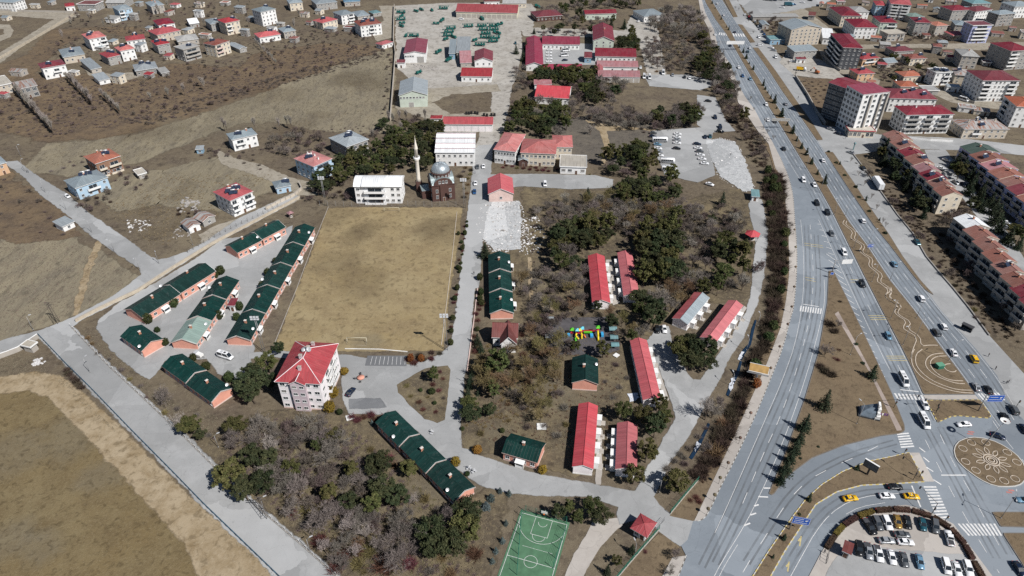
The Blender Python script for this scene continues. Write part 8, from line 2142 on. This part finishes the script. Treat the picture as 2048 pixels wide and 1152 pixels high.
one('young_spruce', 'on the central median', [(1424,8,1.4),(1430,18,.9),(1442,40,1.3),(1438,33,.8),(1453,56,.9),(1457,61,1.3),(1478,96,1.0),(1486,106,1.7),(1492,118,1.8),(1498,129,.9),(1506,140,1.5),(1526,172,1.7),(1530,180,1.2),(1535,187,.9),(1541,198,1.2),(1548,207,2.0),(1553,218,.9),(1562,234,2.6),(1574,252,1.2),(1584,268,2.2),(1593,283,1.3),(1602,298,1.8),(1612,311,1.9),(1622,329,1.9),(1634,350,1.3),(1648,368,2.1)])
one('young_spruce', 'on the verge of the service road', [(1679,330,1.0),(1712,377,.9),(1731,402,1.1),(1758,442,.9),(1610,190,.6)])
one('young_spruce', 'on the curved strip with the blue sign', [(1617,1002,1.1),(1567,1080,1.0),(1545,1117,.6),(1713,940,1.1)])
one('juniper', 'clipped low on the verge', [(1657,305),(1672,327),(1689,352),(1711,375),(1718,396),(1738,424),(1770,468)],.9,1.1)
one('blue_spruce', 'beside the basketball court', [(1000,985,.9),(982,1000,1.1),(972,1016,1.2),(1012,1050,.8),(1005,1085,.8),(992,1105,.8),(985,1125,.7),(1018,990,.8),(745,850,.8)])
# --- round conifers and thujas
one('gold_thuja', 'at the pink apartment block', [(667,792,1.5),(661,822,1.5),(690,748,1.1),(822,722,1.1),(843,722,1.1),(955,905,1.1),(912,930,1.1),(1085,945,1.2),(1512,775,1.3),(1552,648,.5)])
one('dwarf_conifer', 'along the avenue', [(917,470,.8),(934,455,.8),(930,470,1),(925,500,1),(920,540,1),(915,580,1.1),(910,600,1.0),(906,640,1.1),(903,665,1.0),(902,690,1.2),(960,560,1.3),(962,590,1.3),(963,610,1.2),(680,828,1.0),(935,950,.7)],.9,1.1)
one(SP, 'in the dense row beside the lower avenue', [(941,765,.55),(938,778,.6),(936,792,.6),(934,806,.6),(931,822,.55),(944,752,.5),(955,690,.75),(962,705,.7)])
# --- bare trees
grove('in the lower grove', [(480,905),(540,850),(640,850),(700,885),(670,960),(600,985),(520,950)],3.9,[(BT, 4),(ST_, 3),(GS, 2)],.8,1.15)
grove('below the pines of the lower grove', [(640,1045),(700,1040),(800,1040),(870,1095),(830,1140),(700,1160),(640,1100)],4.1,[(BT, 4),(PB, 2),(GS, 2)],.8,1.1)
grove('by the fence of the lower grove', [(560,985),(640,990),(660,1060),(620,1080),(560,1030)],6.0,[(OS, 2),(GS, 2),(BT, 1),(RS, 1)],.9,1.4)
one(RS, 'in the lower grove', [(640,1085,1.8),(602,960,1.7),(770,1135,2.3),(820,1130,1.5),(775,920,1.5),(670,1140,1.6),(950,1110,1.5),(720,1110,1.2)])
one(OS, 'in the lower grove', [(715,1130,1.7),(740,1105,1.7),(612,1020,1.6),(585,1000,1.3),(850,1000,1.4),(870,960,1.2),(900,1150,1.5)])
grove('in the park above the huts', [(1062,425),(1120,400),(1200,405),(1330,420),(1470,420),(1495,470),(1400,500),(1250,470),(1130,450),(1075,470)],5.6,[(ST_, 4),(BT, 3),(BS, 2),(PB, 1)],.8,1.15)
grove('in the park beside the huts', [(1030,545),(1100,550),(1170,530),(1172,600),(1110,630),(1070,625)],4.6,[(BT, 3),(ST_, 3),(BS, 3)],.8,1.1)
grove('in the park near the crimson gazebo', [(1350,490),(1420,500),(1430,560),(1390,620),(1345,600)],5.0,[(ST_, 3),(BT, 3),(PB, 1)],.8,1.15)
one(PB, 'standing out in the park', [(1484,580,1.2),(1465,455,1.1),(1410,840,1.2),(1262,438,.9),(365,860,.9),(830,1010,.8),(1428,185,1.2),(1180,270,1.0)])
grove('in the wood beside the parking court', [(1170,235),(1260,225),(1280,245),(1400,215),(1405,240),(1300,270),(1260,262),(1190,255)],4.4,[(ST_, 3),(BT, 3),(BS, 1)],1.0,1.4)
grove('in the meadow by the highway', [(1290,85),(1330,75),(1380,90),(1400,130),(1370,145),(1310,145),(1290,120)],5.2,[(ST_, 2),(BT, 2),(OS, 1)],0.9,1.3)
grove('at the top by the highway', [(1300,30),(1370,22),(1400,40),(1415,75),(1380,85),(1300,60)],4.6,[(BT, 4),(PB, 1),(OS, 1)],1.0,1.4)
grove('in the belt along the highway', [(1398,70),(1420,85),(1455,150),(1478,190),(1462,215),(1440,200),(1410,135)],4.2,[(BT, 3),(ST_, 3),(PI, 1)],1.0,1.35)
grove('between the court and the highway', [(1445,205),(1480,215),(1520,280),(1535,330),(1515,335),(1480,270),(1450,235)],4.9,[(DS, 3),(ST_, 3),(PI, 1)],.9,1.3)
grove('below the bright red hall', [(1140,205),(1165,190),(1170,230),(1145,240)],5.6,[(ST_, 2),(BT, 1)],.9,1.2)
grove('in front of the U-shaped barracks', [(1030,140),(1060,145),(1062,175),(1035,185)],5.0,[(BT, 2),(OS, 1),(ST_, 1)],.9,1.1)
grove('below the mauve-roofed shed', [(1130,170),(1200,165),(1260,172),(1240,190),(1160,190)],4.6,[(ST_, 2),(OS, 2),(BT, 1)],0.9,1.2)
grove('in the hedge belt of the ditch', [(1535,340),(1562,355),(1570,420),(1572,500),(1568,570),(1552,640),(1530,700),(1500,755),(1488,760),(1520,690),(1540,610),(1545,520),(1538,430),(1528,380)],2.7,[(DS, 6),('dwarf_conifer', 1)],1.5,2.3)
grove('in the lower hedge belt of the ditch', [(1490,765),(1502,765),(1470,850),(1430,930),(1405,960),(1385,950),(1410,910),(1445,850)],2.4,[(DS, 5),(OS, 1)],1.4,2.1)
grove('beside the snow of the lower ditch', [(1330,940),(1360,905),(1372,930),(1350,955)],3.0,[(BS, 2),(GS, 2),(DS, 1)],.9,1.3)
grove('along the ditch road', [(1350,935),(1395,870),(1430,800),(1450,790),(1430,840),(1390,910)],4.0,[(BS, 2),(GS, 2),(BT, 1)],.8,1.1)
grove('below the maroon villa', [(950,735),(980,700),(1080,700),(1100,740),(1060,800),(1000,760),(955,770)],4.2,[(DS, 3),(OS, 3),(RS, 2),(PI, 1)],.9,1.4)
grove('beside the playground', [(1040,650),(1095,640),(1098,705),(1060,720),(1035,690)],4.5,[(ST_, 3),(RS, 2),(OS, 2)],.8,1.1)
grove('above the playground', [(1070,632),(1130,615),(1230,625),(1250,640),(1150,636),(1080,642)],4.5,[(OS, 2),(ST_, 2),(PI, 1),(BS, 2)],.8,1.1)
grove('around the playground floor', [(1100,705),(1140,712),(1145,690),(1105,680)],3.9,[(ST_, 1),(BT, 1)],.7,.9)
grove('in the garden left of the lower huts', [(1055,775),(1130,790),(1135,870),(1100,880),(1030,850),(1035,800)],5.2,[(OS, 3),(GS, 2),(BS, 2)],.8,1.3)
grove('in the young conifer garden', [(945,790),(1020,780),(1025,850),(1000,890),(950,880),(925,860)],4.6,[('dwarf_conifer', 2),(OS, 2),(PI, 2),('young_spruce', 2)],.7,1.1)
grove('right of the lower green-roofed house', [(1215,720),(1250,720),(1265,780),(1225,800),(1205,770)],5.0,[(GS, 2),(BS, 1),(OS, 1)],.7,1.1)
grove('in the island bed of the driveway', [(810,775),(850,745),(888,740),(888,800),(878,835),(850,830),(825,805)],3.6,[(RS, 3),('dwarf_conifer', 1),(OS, 1),(BS, 1)],.6,.9)
grove('in the hedge below the pink block', [(695,830),(790,828),(785,842),(700,845)],2.2,[(RS, 1)],.9,1.2)
grove('in the bed right of the near goal', [(815,712),(880,700),(885,708),(850,726),(815,730)],2.6,[(RS, 2),(DS, 1)],.8,1.1)
grove('along the right side of the avenue', [(958,580),(968,580),(955,700),(946,720),(950,640)],3.0,[(RS, 3),('dwarf_conifer', 1)],.8,1.1)
grove('along the left side of the avenue', [(930,440),(936,440),(922,540),(905,690),(898,690),(912,560)],2.8,[(RS, 1),('dwarf_conifer', 1),(GS, 1)],.5,.8)
grove('in front of the clinic', [(1000,325),(1035,325),(1060,328),(1110,332),(1180,345),(1180,350),(1050,340),(1000,335)],3.0,[(RS, 2),(OS, 1)],.7,1.0)
grove('around the mosque', [(915,330),(945,335),(940,400),(915,395),(920,360)],4.0,[(OS, 2),(DS, 1),(GS, 1)],.8,1.2)
grove('beside the staff terraces', [(505,620),(540,560),(552,525),(560,530),(530,600),(508,650)],3.8,[(RS, 2),('dwarf_conifer', 1),(BS, 1)],.6,.9)
grove('inside the lane fence', [(160,660),(195,690),(260,755),(320,800),(330,830),(280,790),(200,715)],4.4,[(GS, 2),(BS, 2),(OS, 1)],.7,1.1)
grove('below the left green-roofed house', [(310,800),(400,830),(470,840),(470,900),(420,900),(350,850)],5.6,[(GS, 3),(OS, 1),(BT, 1)],.8,1.1)
one(DS, 'beside the stadium lane', [(135,742),(141,750),(147,757),(153,763),(159,770),(165,776),(138,748),(150,765),(160,776)],1.0,1.2)
grove('at the corner by the school', [(598,395),(640,372),(690,372),(700,400),(650,408),(620,402)],4.3,[(ST_, 2),(DS, 1),(BS, 1)],.9,1.2)
grove('around the grey unfinished house', [(520,300),(580,265),(640,275),(660,310),(600,320),(560,310)],4.9,[(ST_, 4),(BS, 2),(BT, 1)],.8,1.2)
grove('in front of the depot wall pines', [(740,275),(780,245),(850,238),(860,255),(800,275),(745,290)],4.9,[(PO, 2),(ST_, 2),(PI, 1)],.8,1.1)
one(PO, 'by the pale blue house on the field', [(450,262),(455,265),(512,262),(575,255),(585,260),(560,262)],.8,1.0)
grove('along the depot wall', [(762,235),(778,110),(785,110),(775,240)],5.6,[(ST_, 2),(BS, 3)],.7,1.0)
grove('in the tall wood below the villa', [(955,745),(1000,705),(1095,700),(1125,745),(1120,800),(1080,850),(1030,800),(970,790)],3.9,[(BN, 5),(ST_, 2),(DS, 1)],.75,1.05)
grove('left of the playground', [(1035,650),(1100,640),(1120,700),(1060,715)],4.0,[(ST_, 3),(BN, 2)],.7,.95)
grove('above the playground huts', [(1065,635),(1175,622),(1180,645),(1075,655)],4.2,[(BN, 3),(ST_, 2)],.6,.85)
grove('along the long hut', [(1215,640),(1262,650),(1262,690),(1225,700)],4.2,[(ST_, 2),(BN, 1),(PI, 1)],.7,.9)
grove('in the strip below the green-roofed terrace', [(1035,560),(1170,545),(1172,610),(1060,630)],5.0,[(BN, 2),(BT, 2),(ST_, 2)],.7,1.0)
grove('in the middle of the park', [(1170,430),(1280,415),(1400,430),(1480,440),(1470,480),(1360,500),(1230,470)],4.8,[(ST_, 3),(BT, 3),(PI, 1)],.8,1.1)
grove('at the foot of the lower grove', [(560,1020),(640,1080),(720,1150),(860,1150),(900,1110),(800,1120),(660,1040)],4.6,[(GS, 2),(BT, 2),(OS, 2),(RS, 1)],.9,1.4)
grove('over the lower grove', [(500,920),(640,870),(740,960),(840,1060),(780,1110),(640,1040)],4.2,[(BT, 3),(ST_, 2),(PB, 1)],.85,1.2)
grove('beside the diagonal terrace', [(700,870),(750,875),(880,1015),(860,1040),(760,940)],5.5,[(OS, 2),(GS, 2),(PI, 1)],.7,1.1)
grove('among the pines above the huts', [(1110,420),(1250,400),(1350,410),(1400,440),(1280,460),(1150,455)],5.2,[(BT, 3),(BN, 2)],.8,1.1)
grove('around the grey and red hut', [(1330,560),(1385,560),(1370,610),(1335,630)],5.0,[(BT, 2),(BN, 2)],.8,1.0)
# --- orchards and hedgerows of the upper left
grove('in the orchard left of the poplar row', [(5,205),(60,185),(120,215),(110,275),(40,270),(0,245)],8.6,[(FT, 3),(BS, 2)],.7,1.0)
grove('in the orchard right of the poplar row', [(90,170),(150,185),(200,220),(130,270),(100,225)],8.6,[(FT, 3),(BS, 2)],.7,1.0)
grove('in the orchard below the cottages', [(190,175),(330,150),(370,170),(330,215),(240,240),(200,210)],9.0,[(FT, 3),(BS, 2)],.7,1.0)
grove('in the hedgerow along the field', [(250,235),(330,215),(400,195),(500,170),(600,140),(700,120),(770,100),(770,112),(680,138),(560,170),(420,212),(300,250),(255,255)],7.1,[(BS, 3),(FT, 3),(DS, 1)],.8,1.15)
grove('in the orchard behind the hedgerow', [(370,125),(480,118),(520,105),(600,105),(720,95),(740,100),(640,125),(520,150),(400,185),(350,180)],8.7,[(FT, 4),(BS, 2)],.7,1.05)
grove('on the slope between village and field', [(520,80),(600,75),(640,60),(740,75),(750,95),(640,100),(540,110)],8.2,[(FT, 4),(BS, 2)],.7,1.05)
grove('in the village gardens', [(110,85),(170,60),(320,55),(310,68),(250,68),(180,60),(150,95),(110,112)],8.6,[(FT, 3),(BS, 2),(PO, 1)],.7,1.1)
grove('around the village cottages', [(300,100),(360,90),(360,120),(300,125),(250,125),(250,108)],7.3,[(FT, 3),(BS, 1)],.7,1.0)
grove('near the top left street', [(150,30),(210,40),(300,25),(330,35),(210,60),(140,55)],8.6,[(FT, 3),(BS, 2),(PO, 1)],.8,1.2)
grove('at the top between village houses', [(330,20),(420,10),(500,15),(500,35),(420,35),(340,30)],8.6,[(FT, 3),(PO, 1),(BS, 1)],.8,1.2)
grove('by the left lane', [(0,350),(40,372),(130,430),(145,470),(80,470),(0,430)],7.8,[(BS, 3),(FT, 1)],.6,1.0)
grove('beside the light blue house', [(145,400),(215,380),(225,405),(180,425),(150,415)],3.8,[(FT, 3),(DS, 2)],.8,1.1)
grove('behind the light blue house', [(215,350),(270,330),(300,350),(280,385),(230,370)],5.2,[(FT, 3),(BS, 2)],.7,1.1)
grove('along the meadow edge', [(200,310),(120,345),(95,345),(170,310)],4.6,[(BS, 2),(GS, 2)],.7,1.0)
grove('around the lane above the meadow', [(420,310),(470,325),(540,345),(500,300),(440,285)],5.2,[(FT, 2),(BS, 3)],.7,1.0)
grove('beside the teal hut', [(400,305),(440,300),(430,320),(405,318)],3.9,[(BS, 2),(FT, 1)],.7,1.0)
grove('behind the rusty sheds', [(350,420),(400,415),(405,430),(360,440)],3.9,[(DS, 2),(FT, 1)],.7,1.0)
def prow(place, a, b, n, s=.9, k=PO):
 A, B = P(*a), P(*b)
 for i in range(n):
  q = A.lerp(B, (i + R.uniform(-.2,.2)) / n); plant(k, q + Vector((R.uniform(-.4,.4), R.uniform(-.4,.4),0)), s * R.uniform(.8,1.15), place)
prow('beside the half-built house', (40,195),(112,272),34,1.0); prow('below the dirt yard', (135,160),(190,215),26,.95); prow('right of the dirt yard', (205,195),(245,232),16,.75)
prow('left of the white bungalow', (512,90),(555,135),14,.7)
one(PO, 'scattered on the orchard slopes', [(305,205),(338,195),(370,192),(405,175),(410,182),(340,200),(590,65),(635,65),(600,38),(412,60),(440,62),(475,55),(500,55),(480,15),(500,10),(318,30)],.9,1.2)
# --- gardens of the town on the right
grove('in the gardens behind the tower', [(1760,120),(1800,128),(1860,130),(1870,160),(1845,165),(1760,165)],5.4,[(ST_, 3),(DS, 1),(PI, 1)],.7,1.0)
grove('around the far car yard', [(1490,30),(1560,45),(1575,65),(1545,75),(1530,60)],5.6,[(DS, 2),(ST_, 1)],.9,1.2)
grove('among the upper town houses', [(1790,75),(1870,60),(1900,60),(1940,85),(1880,85),(1800,85)],6.2,[(ST_, 3),(PO, 1)],.7,1.0)
grove('along the hedge of the service road', [(1712,322),(1740,345),(1800,425),(1850,500),(1900,560),(1990,660),(1975,668),(1900,572),(1830,470),(1770,392),(1725,345)],4.0,[(BS, 3),(DS, 3),(ST_, 1),(OS, 1)],.8,1.2)
grove('in front of the lower terrace', [(1870,445),(1930,470),(1985,560),(2040,640),(2030,680),(1960,600),(1890,500)],4.9,[(ST_, 3),(DS, 2),(BT, 2)],.9,1.25)
grove('at the end of the upper terrace', [(1862,435),(1925,410),(1945,430),(1900,450)],4.5,[(ST_, 3),(BS, 1),(PI, 1)],.8,1.1)
grove('on the bare plot by the tower', [(1600,162),(1660,165),(1690,225),(1650,225)],4.5,[(BS, 3),(DS, 1)],.6,.9)
grove('in front of the beige terrace', [(1795,282),(1815,280),(1815,292),(1795,294)],3.5,[('dwarf_conifer', 2),(DS, 1)],.8,1.0)
one('kerbside_sapling', 'along the service road', [(1565,115),(1576,130),(1590,152),(1602,170),(1610,182),(1638,230),(1652,252),(1700,325),(1716,352),(1727,372),(1741,398),(1752,420),(1764,448),(1770,455),(1496,45),(1506,68),(1477,22),(1470,18)],.9,1.15)
one('kerbside_sapling', 'on the highway pavement', [(1446,108),(1452,125),(1500,200),(1508,222),(1534,268),(1546,280),(1404,30),(1408,42),(1462,150)],.9,1.1)
one('bare_tree', 'along the verge and islands', [(1648,712,.95),(1410,905,.6),(1352,1120,.6),(1340,1150,.55),(1675,655,.5),(1579,455,.5)])
for u, v, s in ((1658,650,1.6),(1668,665,1.5),(1650,745,1.7),(1662,752,1.7),(1640,735,1.4),(1680,605,.8),(1545,1000,.01)):
 if s > .1: plant(DS, P(u, v), s, 'in the clipped beds of the conifer island')
one('red_shrub', 'in the clipped beds of the conifer island', [(1675,722,.9),(1668,718,.7),(1678,702,.7)])
one('red_shrub', 'on the verge lawn', [(1398,1005,.8),(1392,996,.7),(1380,1002,.7),(1290,1105,.6),(1430,925,.4),(1420,938,.4),(1405,965,.5)])
one('juniper', 'on the lawns by the junction', [(1712,690,.9),(1725,728,.8),(1636,895,.6),(1600,918,.6),(1598,1030,.6)])
# --- build the plants
ROWN = 'front second third fourth fifth sixth seventh eighth ninth tenth eleventh twelfth'.split()
for (kind, place), L_ in PENDING.items():
 L_.sort(key=lambda q: q[0].y)
 rows = max(1, round(math.sqrt(len(L_) / 5))) if len(L_) > 7 else 1
 per = math.ceil(len(L_) / rows)
 for r_ in range(rows):
  seg = sorted(L_[r_ * per:(r_ + 1) * per], key=lambda q: unP(q[0])[0])
  for i, (p, s, a, vi) in enumerate(seg):
   lab = f"{DESC[kind]} {place}"
   if len(L_) > 1: lab += f", {ORD(i + 1)} from left" + (f", {ROWN[r_]} row" if rows > 1 else '')
   if len(lab.replace('-', ' ').split()) > 16: print('LONG', lab)
   rt = thing(kind, lab, CATS.get(kind, 'shrub'), p, a, f"{DESC[kind]}s {place}"[:60] if len(L_) > 1 else None, s)
   q_ = R.uniform(.86,1.16) * (1.14 if kind in (BT, ST_, BN) else 1); rt.scale = (s * q_, s * R.uniform(.9,1.1) * q_, s * R.uniform(.85,1.2))
   for nm, me in KIND[kind][vi]: put(nm, me, rt)
   COUNT[kind] = COUNT.get(kind, 0) + 1
print('PLANTS', COUNT, sum(COUNT.values()))
# --- clipped hedge round the car park, one block after the other
def hedge_mesh(L, w_, h, m, seed):
 rs = np.random.RandomState(seed); n = int(L * 130)
 C = np.stack([rs.uniform(0, L, n), rs.uniform(-w_ / 2, w_ / 2, n), rs.uniform(.05, h, n)],1)
 k = rs.randint(0,3, n); C[k == 0,2] = h + rs.normal(size=(k == 0).sum()) * .05
 C[k == 1,1] = np.sign(C[k == 1,1]) * w_ / 2
 core = MB(); core.box(0, L, -w_ * .42, w_ * .42,0, h * .93)
 return core.mesh('core', [m]), tri_mesh('foliage', leaves(C, .13,.4, rs), m)
HEDGE = leaf_mat('hedge_brown', (.050,.030,.024),(.090,.058,.040)); HEDGEG = leaf_mat('hedge_gold', (.10,.07,.022),(.17,.12,.035))
hp = [[(1652,1098),(1668,1074)],[(1669,1072),(1685,1054)],[(1687,1052),(1712,1036)],[(1716,1034),(1745,1024)],[(1751,1023),(1782,1021)],[(1786,1020),(1818,1022)],[(1823,1023),(1860,1034)],[(1865,1036),(1898,1057)],[(1900,1059),(1928,1090)],[(1929,1093),(1944,1120)],[(1946,1125),(1966,1160)]]
for i, (a, b) in enumerate(hp):
 A, B = P(*a, Z4 + .1), P(*b, Z4 + .1); d = B - A
 rt = thing('hedge', f'clipped {"golden" if i in (1,3) else "dark brown"} hedge block around the car park, {ORD(i + 1)} from the kiosk', 'hedge', A, math.atan2(d.y, d.x), 'hedge blocks around the car park')
 c_, f_ = hedge_mesh(d.length, 1.5,1.1, HEDGEG if i in (1,3) else HEDGE, 500 + i); put('core', c_, rt); put('foliage', f_, rt)
# --- weeds and dry grass: nobody could count it
def weeds(px, n, size, m, name='dry_grass', h=.35):
 pts = scatter_pts(px, n, R); q_ = PP(px); nb = near([p.x for p in q_],[p.y for p in q_])
 C = np.array([(p.x, p.y, .1) for p in pts if not hits(p, .2, nb)])
 if not len(C): return
 rs = NR; k = len(C)
 C = np.repeat(C, 3,0) + rs.normal(size=(k * 3,3)) * np.array([size * .6, size * .6,0])
 C[:, 2] = rs.uniform(.05, h, len(C))
 tag(put(name, tri_mesh(name, leaves(C, size * .55,.5, rs), m)), kind='stuff')
weeds([(105,292),(290,270),(500,192),(700,128),(775,98),(780,235),(640,258),(430,258),(230,330),(60,335)],2860,0.35, STRAWG)
weeds([(105,292),(290,270),(500,192),(700,128),(775,98),(780,235),(640,258),(430,258),(230,330),(60,335)],1430,0.35, STRAW)
weeds([(0,470),(160,490),(270,560),(140,630),(0,672)],1980,0.27, STRAWG)
weeds([(0,205),(130,150),(345,130),(760,95),(450,205),(100,280)],1925,0.39, STRAW, h=.5)
weeds([(200,415),(330,345),(540,350),(440,430),(340,480),(300,500)],1760,0.28, STRAW)
weeds([(410,870),(560,825),(760,860),(900,1010),(990,1000),(960,1152),(700,1160),(520,1010)],3300,0.22, STRAW, h=.5)
weeds([(410,870),(560,825),(760,860),(900,1010),(990,1000),(960,1152),(700,1160),(520,1010)],1650,0.22, STRAWG, h=.5)
weeds([(1030,505),(1250,470),(1500,420),(1510,560),(1330,640),(1030,640)],1980,0.25, STRAWG)
weeds([(930,760),(1080,640),(1260,700),(1280,800),(1215,930),(1000,900),(920,880)],2310,0.22, STRAW)
weeds([(160,660),(200,680),(340,800),(460,840),(410,880),(350,860)],1210,0.21, STRAWG)
weeds([(1060,380),(1200,390),(1480,385),(1500,440),(1240,480),(1060,500)],1210,0.27, STRAWG)
weeds([(-40,700),(60,700),(150,800),(250,880),(540,1152),(560,1160),(300,930),(120,750),(-40,750)],1430,0.21, STRAWG)
weeds([(-40,780),(60,775),(150,830),(300,990),(450,1152),(-80,1152)],4950,0.11, STRAW, h=.18)

def brush(px, n, r, m, name='brushwood'):
 """tangled undergrowth that reads as one mass"""
 T = []
 q_ = PP(px); nb = near([p.x for p in q_],[p.y for p in q_])
 for p in scatter_pts(px, n, R):
  if hits(p, .3, nb): continue
  s = R.uniform(.5,1.2) * r
  T.append(shrub(R.randrange(9999), s, s * .9,44,.05) + np.array([p.x, p.y, .05]))
 tag(put(name, tri_mesh(name, np.concatenate(T), m)), kind='stuff')
brush([(250,240),(330,215),(500,168),(600,138),(770,98),(770,112),(680,140),(560,172),(420,215),(300,252)],420,1.7, TWIGP)
brush([(0,205),(60,160),(130,150),(300,165),(345,130),(480,125),(640,90),(760,95),(600,145),(450,195),(250,250),(100,275),(0,250)],900,1.4, TWIGP)
brush([(60,110),(150,60),(330,40),(480,50),(620,60),(760,60),(740,90),(500,110),(340,125),(180,130)],600,1.4, TWIGP)
brush([(420,870),(560,835),(700,850),(860,1010),(960,1050),(950,1152),(700,1160),(560,1030)],620,1.0, TWIGP)
brush([(1050,420),(1200,400),(1480,420),(1490,520),(1380,600),(1100,620),(1040,540)],380,1.0, TWIGP)
brush([(1710,325),(1800,430),(1990,665),(2040,690),(1900,500),(1760,360)],260,1.2, TWIGD)
brush([(940,700),(1090,650),(1130,790),(1000,860),(930,860)],240,.9, TWIGO)
brush([(520,300),(600,262),(740,250),(780,240),(740,285),(600,325)],160,1.2, TWIGP)

brush([(1535,335),(1562,350),(1572,420),(1575,500),(1570,570),(1554,640),(1532,700),(1502,760),(1486,762),(1520,690),(1540,610),(1545,520),(1538,430),(1526,380)],420,2.2, TWIGD)
brush([(1488,765),(1504,765),(1474,850),(1434,930),(1408,962),(1383,952),(1410,910),(1445,850)],220,1.9, TWIGD)
brush([(1440,205),(1480,215),(1520,280),(1540,335),(1515,335),(1480,270),(1445,235)],160,2.0, TWIGD)
brush([(1398,70),(1420,85),(1455,150),(1478,190),(1462,215),(1440,200),(1410,135)],160,2.0, TWIGP)

brush([(480,880),(700,860),(880,1010),(960,1060),(900,1150),(700,1150),(560,1010)],900,.7, STRAW, 'dry_tussocks')
brush([(930,740),(1120,690),(1250,720),(1215,900),(960,880)],500,.6, STRAW, 'dry_tussocks')
brush([(1040,420),(1480,400),(1490,560),(1080,620)],600,.6, STRAWG, 'dry_tussocks')
brush([(210,420),(330,350),(540,350),(440,430),(320,500)],500,.6, STRAW, 'dry_tussocks')
